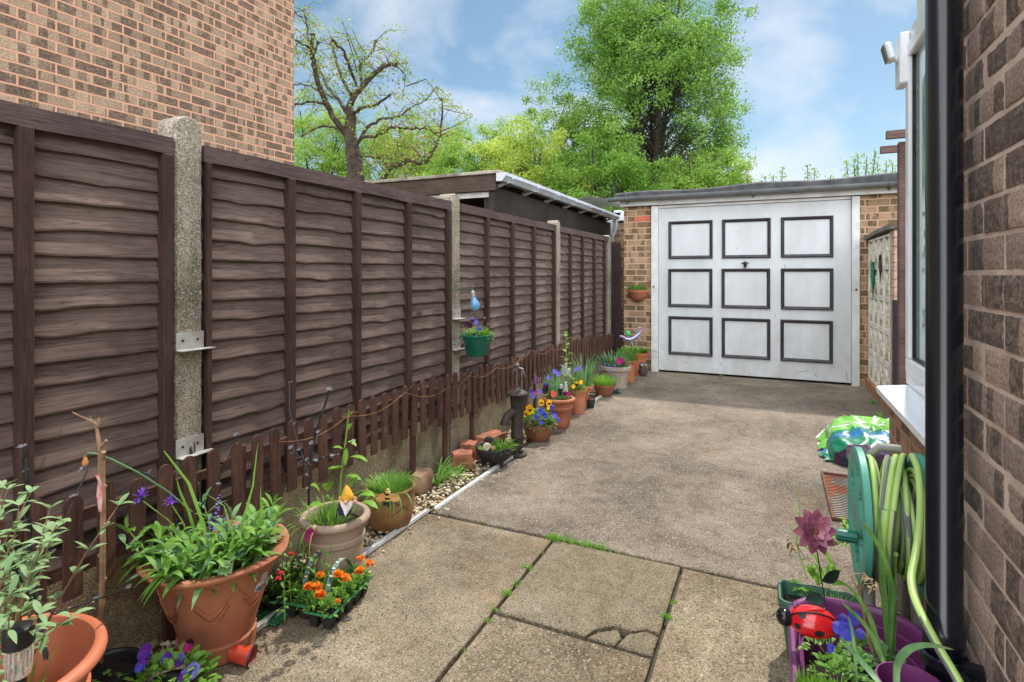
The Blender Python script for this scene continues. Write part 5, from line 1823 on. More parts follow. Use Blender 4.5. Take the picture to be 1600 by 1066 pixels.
for (px, py, zc) in ((455, 850, 2.0), (475, 845, 2.05), (505, 860, 2.0), (445, 880, 1.9), (515, 855, 2.05), (490, 870, 1.95)):
    tp = at(px, py, zc)
    lance(lf, Vector((tp.x, tp.y, .05)), tp, 12, .045, .014, stp, .0018, .3)
o = lf.build('seedling_foliage', m_leaf_a, smooth=True)
tag(o, 'taller dark green seedlings standing behind the marigold trays', 'seedlings')
o2 = stp.build('stems', m_stem, o)
pansy(o, at(485, 836, 2.06), (.3, -.9, .3), .024, m_fl_mag, m_fl_mag)
root = thing('plant_tray', gz(428, 968), 'translucent green empty seed tray sticking out beside the big terracotta pot', 'tray')
c = gz(432, 958)
rot = Matrix.Rotation(R(8), 3, 'Z')
mb = MB(); mb.box(c + Vector((0, 0, .006)), (.11, .14, .004), rot)
for k in range(5):
    mb.box(c + rot @ Vector((-.045 + k * .0225, 0, .014)), (.004, .138, .012), rot)
mb.build('tray', m_tray, root)

# ---- beige pot with gnome and tall lily shoot
c5 = Vector((-1.575, 1.735, 0))
root = thing('potted_lily', c5, 'beige rolled-rim pot with a tall green lily shoot', 'potted plant')
pot(root, c5, rolled(.137, .272, .088), m_beige, 56)
soil(root, c5, .108, .225)
lf, st = MB(), MB()
for i, (px, py, zc) in enumerate(((545, 640, 2.25),)):
    tp = at(px, py, zc)
    b0 = Vector((c5.x + .0, c5.y + .02, .23))
    st.tube([b0, b0.lerp(tp, .4) + Vector((-.008, 0, 0)), b0.lerp(tp, .8), tp], [.005, .0045, .0035, .002], 8)
    for (qx, qy, dx, dz, L, W) in ((538, 745, .8, .25, .085, .034), (531, 735, -.5, .5, .06, .03), (545, 715, 1.0, .35, .09, .032), (538, 705, -.6, .8, .065, .028), (543, 690, .5, .1, .05, .024), (545, 672, .3, 1.0, .06, .022), (545, 655, -.15, 1.2, .05, .018), (547, 650, .5, 1.0, .05, .018), (536, 730, -.9, .2, .055, .028), (541, 700, .2, -.4, .05, .02)):
        p = at(qx, qy, 2.24)
        lf.leaf(p, Vector((dx * CT + U(-.1, .1), dx * ST - .25, dz)), L, W, .45, 6, peak=.5)
for (px, py, dx, dz, L, W) in ((500, 770, -.4, .9, .075, .05), (505, 790, -.8, .3, .07, .05), (512, 768, .2, 1, .07, .045), (560, 775, .9, .4, .08, .05), (565, 785, .9, .1, .07, .045), (550, 760, .3, .9, .07, .045), (520, 785, -.2, .6, .06, .045)):
    lf.leaf(at(px, py, 2.2), Vector((dx * CT, dx * ST - .2, dz)), L, W, .4, 6, peak=.5)
lf.build('foliage', m_leaf_b, root, smooth=True); st.build('stem', m_stem, root, smooth=True)
gb = MB(); grass(gb, c5 + Vector((-.02, -.02, .23)), .09, 130, .10, .004)
for k in range(5):
    gb.blade(c5 + Vector((-.06 + k * .02, -.12, .265)), (-.4 + k * .25, -1, 0), U(.14, .24), .004, 1.9, 9, 1.2)
gb.build('grass', m_grassm, root)
root = thing('garden_gnome', at(545, 798, 2.12), 'little gnome with yellow hat and white beard sitting in the beige pot', 'gnome')
g0 = at(543, 796, 2.10)
mb = MB().lathe(g0 + Vector((-.012, 0, -.02)), [(0, 0), (.022, .002), (.026, .02), (.021, .04), (.012, .05), (0, .052)], 20)
mb.build('body', M('navy_cloth', s(40, 52, 92), s(30, 40, 74), bmp=0), root, smooth=True)
MB().lathe(g0 + Vector((0, 0, .038)), [(0, -.004), (.023, .0), (.0245, .006), (.021, .018), (.014, .034), (.006, .047), (0, .053)], 24, Matrix.Rotation(R(-6), 3, 'Y')).build('hat', M('mustard_hat', s(222, 170, 50), s(200, 146, 34), sc=60, bmp=.4, bs=200), root, smooth=True)
bd = MB()
bv = cw(0, -1).normalized()
rt = cw(1, 0)
for i in range(150):
    x = U(-.022, .022)
    p = g0 + rt * x + bv * (.018 - abs(x) * .35) + Vector((0, 0, .037))
    bd.leaf(p, bv * .25 + rt * (-x * 18) + Vector((0, 0, -1.3)), U(.036, .056) * (1 - abs(x) * 9), .008, .0, 4, up=bv, peak=.4)
bd.build('beard', M('white_beard', s(238, 232, 220), s(214, 204, 190), bmp=0), root, smooth=True)
skin = M('gnome_skin', s(224, 160, 132), s(214, 148, 120), bmp=0)
MB().ball(g0 + bv * .026 + Vector((0, 0, .036)), .0075, 12).build('nose', skin, root, smooth=True)
for sg in (-1, 1):
    mb = MB().ball(g0 + rt * sg * .027 + Vector((0, 0, .030)), .0085, 10)
    for k in range(4):
        a = -.5 + k * .33
        mb.tube([g0 + rt * sg * .027 + Vector((0, 0, .032)), g0 + rt * (sg * .027 + .013 * math.sin(a)) + Vector((0, 0, .032 + .015 * math.cos(a)))], .0024, 6)
    mb.build('hand', skin, root, smooth=True)

# ---- tan clay pot with bee
c6 = Vector((-1.685, 2.235, 0))
root = thing('potted_pinks', c6, 'tan basket-like clay pot of fine green grass-leaved pinks', 'potted plant')
pot(root, c6, [(.085, 0), (.098, .02), (.112, .07), (.118, .12), (.114, .165), (.117, .178), (.121, .19), (.117, .197), (.108, .193), (.104, .17), (.1, .12)], m_basket, 56, lambda a, z: 1 + .01 * math.sin(a * 3) + .006 * math.sin(a * 14 + z * 60))
soil(root, c6, .103, .165)
gb = MB(); grass(gb, c6 + Vector((0, 0, .168)), .095, 520, .085, .0042, (0.05, 1.0), (.2, .9), 4)
for k in range(22):
    a = U(-2.2, -.4)
    gb.blade(c6 + Vector((.11 * math.cos(a), .11 * math.sin(a), .19)), (math.cos(a), math.sin(a), 0), U(.1, .2), .004, 2.0, 8, 1.25)
gb.build('foliage', m_leaf_a, root)
wv_ = MB()
for k in range(3):
    pts = []
    for q in range(24):
        a = -3.0 + q * .13
        z = .06 + .03 * k + .035 * math.sin(a * 2.5 + k * 2)
        rr = .085 + .034 * math.sin(min(1, z / .14) * math.pi / 2)
        pts.append(c6 + Vector((rr * math.cos(a), rr * math.sin(a), z)))
    wv_.tube(pts, .0016, 5)
wv_.build('incised_vine', M('dark_incision', s(104, 76, 44), s(90, 64, 38), bmp=0), root)
root = thing('bee_ornament', at(606, 778, 2.60), 'metal bumblebee with amber wings on the rim of the tan clay pot', 'ornament')
p = at(606, 775, 2.56)
mb = MB()
for k, (dz, r, ci) in enumerate(((.018, .012, 0), (.010, .0155, 1), (.001, .017, 0), (-.008, .0175, 1), (-.016, .017, 0))):
    mb.cur = ci
    mb.lathe(p + Vector((0, 0, dz)), [(r * .75, -.006), (r, -.003), (r, .003), (r * .75, .0055)], 16)
mb.cur = 1; mb.ball(p + Vector((0, 0, -.034)), .0165, 14)
mb.cur = 0; mb.ball(p + Vector((0, 0, .026)), .008, 10)
mb.build('body', [M('bee_cream', s(226, 196, 120), s(206, 170, 90), bmp=0), m_black], root, smooth=True)
for sg in (-1, 1):
    MB().leaf(p + bv * .014 + Vector((0, 0, -.012)), rt * sg + Vector((0, 0, .55)) + bv * -.1, .062, .044, .35, 7, up=bv, fold=.1, peak=.62).build('wing', M('amber_wing', s(226, 176, 112), s(196, 140, 84), sc=90, bmp=0, rough=.4), root)
mb = MB()
for sg in (-1, 1):
    mb.tube([p + Vector((0, 0, -.045)), p + rt * sg * .012 + Vector((0, 0, -.055)), p + rt * sg * .016 + Vector((0, 0, -.062))], .001, 4)
mb.build('antennae', m_black, root)

# stone and iris clump on the gravel
def rock(name, c, size, mat, label, cat, group=None, seed=1, boxy=True, rz=0):
    mb = MB()
    n = 7
    rot = Matrix.Rotation(rz, 3, 'Z')
    vs = []; idx = {}
    for fi in range(6):
        for i in range(n + 1):
            for j in range(n + 1):
                u, v_ = i / n * 2 - 1, j / n * 2 - 1
                q = [(1, u, v_), (-1, v_, u), (u, 1, -v_), (u, -1, v_), (u, v_, 1), (v_, u, -1)][fi]
                key = tuple(round(x * 1000) for x in q)
                if key not in idx:
                    V = Vector(q)
                    Vs = V.normalized() * 1.25
                    V = V.lerp(Vs, .22 if boxy else .75)
                    f = 1 + noise.noise(V * 1.3 + Vector((seed * 7, 0, 0))) * (.18 if boxy else .25) + noise.noise(V * 4 + Vector((seed, 0, 0))) * .05
                    V = V * f
                    idx[key] = len(vs)
                    vs.append(rot @ Vector((V.x * size[0] / 2, V.y * size[1] / 2, V.z * size[2] / 2)) + Vector(c))
    fs = []
    for fi in range(6):
        for i in range(n):
            for j in range(n):
                k = []
                for (a, b2) in ((i, j), (i + 1, j), (i + 1, j + 1), (i, j + 1)):
                    u, v_ = a / n * 2 - 1, b2 / n * 2 - 1
                    q = [(1, u, v_), (-1, v_, u), (u, 1, -v_), (u, -1, v_), (u, v_, 1), (v_, u, -1)][fi]
                    k.append(idx[tuple(round(x * 1000) for x in q)])
                fs.append(tuple(k))
    mb.add(vs, fs)
    return tag(mb.build(name, mat, smooth=True), label, cat, group)
m_rbrick = M('broken_red_brick', s(172, 106, 82), s(122, 80, 62), sc=16, rough=.95, bmp=.8, bs=60, c3=s(206, 160, 132))
rock('brick_lump', (-1.76, 3.07, .055), (.12, .10, .10), m_rbrick, 'broken red brick on the gravel just left of the cauldron planter', 'brick', 'broken bricks on the gravel', 1, rz=.5)
rock('brick_lump', (-1.80, 3.22, .055), (.10, .09, .13), m_rbrick, 'upright broken red brick tucked behind the cauldron planter', 'brick', 'broken bricks on the gravel', 2, rz=.2)
rock('brick_lump', (-1.74, 3.42, .09), (.13, .22, .08), m_rbrick, 'pinkish brick slab leaning behind the hand pump', 'brick', 'broken bricks on the gravel', 3, rz=-.2)
rock('brick_lump', (-1.79, 1.40, .06), (.10, .10, .14), m_rbrick, 'orange brick standing between black pot and big terracotta pot', 'brick', 'broken bricks on the gravel', 4, rz=.1)
rock('stone', (-1.80, 2.66, .05), (.11, .14, .12), M('brown_stone', s(172, 138, 110), s(132, 104, 82), sc=9, rough=.95, bmp=.6), 'brown stone beside the strappy green clump on the gravel', 'stone', None, 5, False)
root = thing('strappy_plant', (-1.77, 2.82, 0), 'low clump of arching dark green strap leaves growing from the gravel', 'plant')
gb = MB(); grass(gb, (-1.78, 2.80, 0), .05, 42, .22, .010, (0.4, 1.1), (.6, 1.2), 8)
grass(gb, (-1.72, 2.93, 0), .04, 30, .17, .009, (0.4, 1.2), (.6, 1.2), 8)
gb.build('foliage', m_leaf_a, root, smooth=True)

# ---- cauldron planter
c7 = Vector((-1.615, 3.23, 0))
root = thing('cauldron_planter', c7, 'black scalloped cauldron planter on stubby feet holding snail shells and grass', 'planter')
def scal(a, z):
    return 1.0
mb = MB()
prof = [(.03, .028), (.075, .034), (.103, .055), (.119, .085), (.122, .118), (.119, .121), (.114, .118), (.108, .085), (.09, .06), (0.02, .05)]
n = 56
vs = []; fs = []
for i, (r, z) in enumerate(prof):
    for k in range(n):
        a = 2 * math.pi * k / n
        zz = z
        if 4 <= i <= 6:
            zz += .014 * max(0, math.cos(3 * (a + .5))) ** 3 - .004
        vs.append(c7 + Vector((r * math.cos(a), r * math.sin(a), zz)))
for i in range(len(prof) - 1):
    for k in range(n):
        fs.append((i * n + k, i * n + (k + 1) % n, (i + 1) * n + (k + 1) % n, (i + 1) * n + k))
mb.add(vs, fs); mb.build('bowl', m_iron, root, smooth=True)
for a in (-2.3, -.5, 1.3):
    MB().lathe(c7 + Vector((.075 * math.cos(a), .075 * math.sin(a), 0)), [(0, 0), (.014, 0), (.012, .02), (.019, .04), (.012, .055)], 10).build('foot', m_iron, root, smooth=True)
soil(root, c7, .108, .085)
gb = MB(); grass(gb, c7 + Vector((.04, .03, .09)), .06, 300, .085, .003, (.2, 1.1), (.4, 1.2), 5); gb.build('grass', m_leaf_b, root)
gb = MB(); grass(gb, c7 + Vector((-.06, -.05, .09)), .04, 60, .035, .004, (.1, .8), (.2, .8), 3); gb.build('grass', m_leaf_b, root)
def snail(c, r, mat, label, ang=0):
    mb = MB()
    pts, rr = [], []
    for k in range(34):
        t_ = k / 33
        a = t_ * 4.2 * math.pi + ang
        q = r * (1 - t_) ** .8
        pts.append(Vector(c) + rt * (q * math.cos(a) * .62) + Vector((0, 0, q * math.sin(a) * .62)) + bv * (.012 * t_))
        rr.append(r * .42 * (1 - t_ * .85))
    mb.tube(pts, rr, 8)
    tag(mb.build('snail_shell', mat, smooth=True), label, 'ornament', 'snail ornaments in the cauldron planter')
snail(c7 + Vector((-.02, -.07, .125)), .032, M('cream_shell', s(226, 214, 190), s(170, 150, 122), sc=40, bmp=0), 'cream spiral snail shell at the front of the cauldron planter')
snail(c7 + Vector((-.035, -.02, .15)), .034, m_iron, 'dark grey snail shell at the back of the cauldron planter')
snail(c7 + Vector((.02, -.06, .12)), .018, M('tan_shell', s(206, 170, 110), s(170, 130, 80), sc=40, bmp=0), 'small tan snail shell in the cauldron planter')

# ---- cast-iron hand pump
c8 = Vector((-1.555, 3.45, 0))
root = thing('hand_pump', c8, 'old black cast-iron garden hand pump with drooping spout', 'pump')
mb = MB().lathe(c8, [(0, 0), (.062, 0), (.066, .008), (.060, .02), (.035, .026), (.032, .05), (.038, .055), (.038, .07), (.041, .075), (.0415, .12), (.045, .125), (.045, .135), (.0415, .14), (.042, .26), (.044, .30), (.047, .36), (.050, .40), (.054, .405)], 32)
mb.build('body', m_castiron, root, smooth=True)
MB().lathe(c8, [(.052, .402), (.070, .408), (.074, .416), (.070, .424), (.050, .434), (.03, .445), (.012, .45), (0, .452)], 36).build('cap', m_castiron, root, smooth=True)
sd = (cw(-1, -.9)).normalized()
pts = [c8 + Vector((0, 0, .30)), c8 + sd * .05 + Vector((0, 0, .295)), c8 + sd * .085 + Vector((0, 0, .28)), c8 + sd * .105 + Vector((0, 0, .25)), c8 + sd * .108 + Vector((0, 0, .225))]
mb = MB().tube(pts, [.031, .029, .028, .030, .036], 16); mb.build('spout', m_castiron, root, smooth=True)
mb = MB()
mb.tube([c8 + Vector((-.005, 0, .44)), c8 + Vector((-.005, 0, .60))], .0055, 8)
mb.tube([c8 + rt * .028 + Vector((0, 0, .43)), c8 + rt * .030 + Vector((0, 0, .58))], .005, 8)
mb.ball(c8 + Vector((0, 0, .605)), .017, 12)
mb.tube([c8 + rt * -.025 + Vector((0, 0, .565)), c8 + Vector((0, 0, .59)), c8 + rt * .035 + Vector((0, 0, .58)), c8 + rt * .05 + Vector((0, .01, .52))], [.006, .009, .009, .006], 8)
mb.build('handle', M('worn_iron', s(118, 112, 106), s(84, 76, 68), sc=30, rough=.5, bmp=.2), root, smooth=True)
mb = MB().lathe(c8 + rt * .03 + Vector((0, -.02, .03)), [(0, .0), (.02, 0), (.022, .012), (.012, .02), (.013, .045), (.018, .05), (0, .055)], 14); mb.build('foot_valve', m_castiron, root, smooth=True)

# ---- pansy bowl
c9 = Vector((-1.565, 3.85, 0))
root = thing('pansy_bowl', c9, 'ribbed brown bowl overflowing with yellow pansies and blue violas', 'potted plant')
pot(root, c9, [(.075, 0), (.082, .01), (.1, .05), (.112, .09), (.114, .1), (.120, .102), (.121, .118), (.115, .12), (.108, .112), (.1, .08)], m_terra_dk, 72, lambda a, z: 1 + (.008 * math.cos(a * 36) if z < .1 else 0))
lf, lf2 = MB(), MB()
bush(lf, c9 + Vector((0, 0, .095)), .125, .12, 330, .036, .018); bush(lf2, c9 + Vector((0, 0, .1)), .12, .11, 200, .036, .018)
lf.build('foliage', m_leaf_a, root, smooth=True); lf2.build('foliage', m_leaf_blue, root, smooth=True)
for (px, py, zc, ma, mb_, r) in ((828, 640, 3.98, m_fl_yellow, m_fl_yellow, .036), (822, 646, 4.0, m_fl_yellow, m_fl_yellow, .022), (846, 629, 4.05, m_fl_yellow, m_fl_yellow, .026), (858, 630, 4.1, m_fl_yellow, m_fl_yellow, .026), (857, 638, 4.0, m_fl_yellow, m_fl_yellow, .014),
                              (845, 643, 3.98, m_fl_blue, m_fl_blue, .026), (852, 649, 3.98, m_fl_blue, m_fl_blue, .022), (838, 652, 3.95, m_fl_blue, m_fl_blue, .02), (866, 648, 4.05, m_fl_blue, m_fl_lav, .024), (833, 618, 4.1, m_fl_lav, m_fl_lav, .024), (863, 636, 4.1, m_fl_lav, m_fl_blue, .02), (844, 612, 4.1, m_fl_lav, m_fl_lav, .02), (831, 612, 4.15, m_fl_blue, m_fl_blue, .018), (846, 660, 3.95, m_fl_blue, m_fl_blue, .018), (872, 655, 4.05, m_fl_lav, m_fl_blue, .018)):
    o = pansy(root, at(px, py, zc), (U(0, .4), -1, U(.1, .6)), r, ma, mb_)
dk = MB()
for (px, py, zc) in ((828, 640, 3.965), (822, 646, 3.99), (846, 629, 4.04), (858, 630, 4.09)):
    for sg in (-1, 0, 1):
        dk.leaf(at(px, py, zc) + bv * .006, rt * sg * .8 + Vector((0, 0, -.8 if sg == 0 else -.2)), .016, .010, 0, 3, up=bv)
dk.build('pansy_faces', m_fl_dark, root)

# ---- rolled-rim terracotta pot
c10 = Vector((-1.55, 4.245, 0))
root = thing('potted_flowers', c10, 'large rolled-rim terracotta pot of tall grassy leaves, coral and dark pansies', 'potted plant')
pot(root, c10, rolled(.133, .235, .078), m_terra, 56)
lf, lf2 = MB(), MB()
bush(lf, c10 + Vector((0, 0, .21)), .10, .09, 160, .034, .015); bush(lf2, c10 + Vector((-.02, .02, .21)), .10, .16, 150, .04, .012, up=.6)
grass(lf2, c10 + Vector((-.03, .02, .21)), .07, 90, .26, .005, (0, .35), (.0, .3), 5)
lf.build('foliage', m_leaf_b, root, smooth=True); lf2.build('foliage', m_leaf_blue, root, smooth=True)
for (px, py, zc, ma, mb_, r) in ((865, 616, 4.2, m_fl_coral, m_fl_coral, .026), (852, 610, 4.25, m_fl_dark, m_fl_dark, .03), (853, 603, 4.25, m_fl_blue, m_fl_dark, .026), (888, 616, 4.3, m_fl_mag, m_fl_mag, .022), (882, 615, 4.25, m_fl_mag, m_fl_dark, .018), (838, 613, 4.2, m_fl_coral, m_fl_coral, .016), (857, 590, 4.3, m_fl_lav, m_fl_lav, .02), (872, 584, 4.35, m_fl_lav, m_fl_lav, .022), (866, 580, 4.4, m_fl_lav, m_fl_lav, .02)):
    pansy(root, at(px, py, zc), (U(0, .4), -1, U(.1, .6)), r, ma, mb_)
bl = MB()
for (px, py, zc) in ((884, 612, 4.2), (877, 612, 4.2)):
    spike(bl, at(px, py, zc), .075 if px > 880 else .055, .014, 44)
bl.build('hyacinth', m_fl_white, root)
bl = MB()
for (px, py, zc, h) in ((838, 612, 4.2, .12), (841, 600, 4.2, .05), (836, 600, 4.2, .08)):
    spike(bl, at(px, py, zc), h, .01, 26)
bl.build('lilac_spike', petal('lilac', s(176, 130, 196), s(150, 104, 176)), root)
MB().lathe(at(876, 618, 4.12), [(0, 0), (.012, .002), (.013, .03), (.018, .032), (.018, .05), (0, .055)], 16).build('solar_cap', m_black, root, smooth=True)

# ---- cylinder pot
c11 = Vector((-1.555, 4.73, 0))
root = thing('potted_bulbs', c11, 'tall straight-sided terracotta pot with yellow-green violas and white hyacinth', 'potted plant')
pot(root, c11, [(.066, 0), (.068, .01), (.072, .17), (.078, .172), (.080, .205), (.076, .208), (.070, .204), (.066, .15)], m_terra, 48)
lf, lf2 = MB(), MB()
bush(lf, c11 + Vector((0, -.01, .19)), .09, .08, 170, .03, .015)
grass(lf2, c11 + Vector((-.02, .02, .19)), .06, 60, .22, .006, (0, .5), (.1, .5), 5)
lf.build('foliage', m_leaf_b, root, smooth=True); lf2.build('foliage', m_strap, root, smooth=True)
bl = MB()
for (px, py, zc, h) in ((884, 585, 4.6, .09), (879, 583, 4.65, .06), (889, 588, 4.6, .06)):
    spike(bl, at(px, py, zc), h, .017, 40)
bl.build('hyacinth', m_fl_white, root)
for (px, py, zc, ma) in ((901, 600, 4.62, m_fl_yellow), (896, 604, 4.6, m_fl_yellow), (907, 575, 4.7, m_fl_lav), (900, 578, 4.7, m_fl_lav), (908, 597, 4.65, m_fl_yellow)):
    pansy(root, at(px, py, zc), (.2, -1, .4), .02, ma, m_fl_dark if ma is m_fl_yellow and px == 901 else ma)
# tall shoot behind
root = thing('lily_shoot', (-1.68, 4.66, 0), 'tall yellow-green lily shoot rising behind the white hyacinth', 'plant')
lf, st = MB(), MB()
tp = at(885, 522, 4.75)
b0 = Vector((tp.x, tp.y, 0))
st.tube([b0, b0.lerp(tp, .5), tp], [.006, .005, .003], 7); st.build('stem', m_stem, root)
for i in range(16):
    t_ = .45 + .55 * i / 15
    p = b0.lerp(tp, t_)
    a = i * 2.4
    lf.leaf(p, (math.cos(a), math.sin(a), .5 + t_ * .7), .11 * (1.25 - t_ * .6), .034, .5, 5)
lf.build('foliage', m_leaf_b, root, smooth=True)

# ---- square-ish small terracotta pot and figurine in front
c12 = Vector((-1.56, 4.98, 0))
root = thing('potted_daffodils', c12, 'medium terracotta pot with tall blue-green daffodil leaves', 'potted plant')
pot(root, c12, classic(.078, .2, .058, .006, .03), m_terra, 48)
lf = MB(); grass(lf, c12 + Vector((-.01, 0, .18)), .06, 75, .34, .011, (0, .45), (.05, .5), 6); lf.build('foliage', m_leaf_blue, root, smooth=True)
lf = MB(); bush(lf, c12 + Vector((0, 0, .18)), .08, .06, 120, .03, .014); lf.build('foliage', m_leaf_b, root, smooth=True)
c = gz(922, 637)
root = thing('owl_figurine', c, 'dark green glazed figurine holding orange flowers in front of the daffodil pot', 'figurine')
m_glaze = M('dark_glaze', s(30, 52, 52), s(22, 36, 38), sc=30, rough=.25, bmp=.1)
mb = MB().lathe(c, [(0, 0), (.034, 0), (.040, .03), (.038, .07), (.028, .098), (.024, .105), (.028, .118), (.027, .136), (.016, .148), (0, .151)], 24)
for sg in (-1, 1):
    mb.lathe(c + rt * sg * .017 + Vector((0, 0, .14)), [(.010, 0), (.005, .016), (0, .024)], 8)
    mb.ball(c + rt * sg * .036 + Vector((0, 0, .06)), .018, 8, None, (.7, .8, 1.6))
    mb.ball(c + rt * sg * .02 + bv * .02 + Vector((0, 0, .006)), .014, 8, None, (1, 1.2, .6))
mb.build('body', m_glaze, root, smooth=True)
for k in range(3):
    ruffle(root, c + bv * .036 + rt * (-.014 + k * .014) + Vector((0, 0, .082 - .006 * (k % 2))), .013, m_fl_orange, 'flower', 24)
mb = MB()
for sg in (-1, 1):
    mb.ball(c + rt * sg * .011 + bv * .026 + Vector((0, 0, .126)), .006, 8)
mb.build('eyes', M('eye_white', s(220, 220, 210), s(200, 200, 190), bmp=0), root, smooth=True)

# ---- clay bowl with grass
c13 = Vector((-1.525, 5.5, 0))
root = thing('grass_bowl', c13, 'low clay bowl of bright green grass with blue grape hyacinths', 'potted plant')
pot(root, c13, [(.06, 0), (.07, .01), (.096, .06), (.108, .1), (.116, .102), (.117, .116), (.112, .118), (.1, .1), (.09, .07)], m_terra_dk, 56, lambda a, z: 1 + (.006 * math.cos(a * 30) if z < .1 else 0))
lf = MB(); grass(lf, c13 + Vector((0, 0, .1)), .1, 520, .12, .004, (0, .7), (.1, .6), 4)
for i in range(14):
    a = U(-3.0, .0)
    lf.blade(c13 + Vector((.1 * math.cos(a), .1 * math.sin(a), .11)), (math.cos(a), math.sin(a), 0), U(.2, .3), .006, 1.3, 8, U(.3, .7))
lf.build('foliage', m_leaf_b, root)
bl = MB()
for (px, py) in ((936, 577), (951, 575), (955, 580), (961, 576), (945, 572), (953, 583)):
    spike(bl, at(px, py, 5.4), .035, .012, 18)
bl.build('grape_hyacinth', m_fl_lav, root)
c = gz(962, 615)
root = thing('frog_figurine', c, 'small dark green frog figurine beside the grass bowl', 'figurine')
mb = MB(); mb.ball(c + Vector((0, 0, .022)), .03, 12, None, (1.2, 1, .75)); mb.ball(c + rt * .015 + bv * .02 + Vector((0, 0, .035)), .018, 10)
for sg in (-1, 1):
    mb.ball(c + rt * (.015 + sg * .01) + bv * .02 + Vector((0, 0, .052)), .007, 8)
    mb.ball(c + rt * sg * .034 + bv * .01 + Vector((0, 0, .01)), .016, 8, None, (1.2, 1, .6))
mb.build('body', M('frog_glaze', s(60, 100, 84), s(44, 76, 66), bmp=0, rough=.3), root, smooth=True)

# ---- ribbed grey pot
c14 = Vector((-1.535, 6.0, 0))
root = thing('grey_planter', c14, 'pale grey fluted pot of blue-green leaves with one magenta pansy', 'potted plant')
pot(root, c14, [(.12, 0), (.122, .01), (.14, .18), (.145, .185), (.165, .19), (.168, .225), (.162, .232), (.150, .228), (.142, .18)], m_greypot, 80, lambda a, z: 1 + (.014 * math.cos(a * 20) if z < .182 else 0))
lf, lf2 = MB(), MB()
grass(lf, c14 + Vector((-.03, 0, .21)), .12, 110, .21, .013, (0, .8), (.1, .7), 6); bush(lf2, c14 + Vector((0, 0, .2)), .15, .09, 240, .04, .018)
lf.build('foliage', m_leaf_blue, root, smooth=True); lf2.build('foliage', m_leaf_a, root, smooth=True)
pansy(root, at(968, 564, 5.86), (.1, -1, .3), .042, m_fl_mag, m_fl_mag)
pansy(root, at(973, 566, 5.85), (.3, -1, .3), .03, m_fl_mag, m_fl_dark)

# ---- terracotta box and pot by the garage
root = thing('terracotta_planter', (-1.515, 6.35, 0), 'plain terracotta pot half hidden behind the grey fluted pot', 'potted plant')
c15 = Vector((-1.50, 6.37, 0))
pot(root, c15, classic(.10, .24, .08, .006, .03), m_terra_br, 40)
lf = MB(); bush(lf, c15 + Vector((0, 0, .22)), .13, .16, 260, .05, .02); grass(lf, c15 + Vector((0, 0, .22)), .08, 50, .2, .012, (.1, .8)); lf.build('foliage', m_leaf_a, root, smooth=True)
c16 = Vector((-1.475, 6.83, 0))
root = thing('potted_tulips', c16, 'terracotta pot of broad tulip leaves standing beside the garage door frame', 'potted plant')
pot(root, c16, [(.075, 0), (.077, .02), (.10, .2), (.106, .205), (.108, .235), (.125, .24), (.128, .268), (.122, .272), (.112, .268), (.1, .2)], m_terra_br, 56)
lf, lf2 = MB(), MB()
for i in range(46):
    o = disc(.09)
    (lf if i % 2 else lf2).leaf(c16 + Vector((o.x, o.y, .25)), Vector((o.x * 9, o.y * 9, 1)), U(.12, .2), U(.03, .045), .5, 7, peak=.4)
lf.leaf(c16 + Vector((.08, -.03, .28)), Vector((1, -.1, .45)), .22, .05, .45, 8)
lf.leaf(c16 + Vector((-.09, -.03, .28)), Vector((-1, -.1, .6)), .2, .05, .45, 8)
lf.build('foliage', m_leaf_a, root, smooth=True); lf2.build('foliage', m_leaf_b, root, smooth=True)

# iridescent gecko ornament on stake
root = thing('gecko_ornament', (-1.56, 6.75, .3), 'iridescent lilac and green metal gecko with curled tail above the tulip pot', 'ornament')
pl = [(972, 526), (978, 530), (985, 531), (991, 528), (996, 524), (1000, 520), (1002.5, 516), (1001.5, 512.5), (998, 512), (996, 514.5), (998, 516.5)]
P_ = [at(x, y, 6.75) for x, y in pl]
m_irid = M('iridescent_metal', s(150, 190, 210), s(190, 140, 190), sc=14, lo=.42, hi=.58, rough=.3, metal=.5, bmp=0, c3=s(120, 200, 150))
mb = MB().tube(P_, [.012, .02, .024, .022, .018, .014, .012, .010, .008, .006, .004], 10)
mb.ball(P_[0] + Vector((-.01, 0, .0)), .022, 10, None, (1.2, .8, .8))
mb.build('body', m_irid, root, smooth=True)
for (i, dx, dz) in ((2, -.03, .06), (2, .02, -.06), (4, -.03, .07), (4, .03, -.06)):
    MB().tube([P_[i], P_[i] + rt * dx * .6 + Vector((0, 0, dz * .6)), P_[i] + rt * dx * 1.6 + Vector((0, 0, dz))], [.008, .007, .005], 7).build('leg', m_irid, root, smooth=True)
MB().ball(at(981, 521, 6.75), .03, 10, None, (1, .4, 1.1)).build('green_glass_bead', M('green_glass', s(90, 210, 120), s(70, 190, 110), bmp=0, rough=.2), root, smooth=True)
MB().tube([at(986, 531, 6.75), at(987, 560, 6.8)], .004, 5).build('stake', m_iron, root)

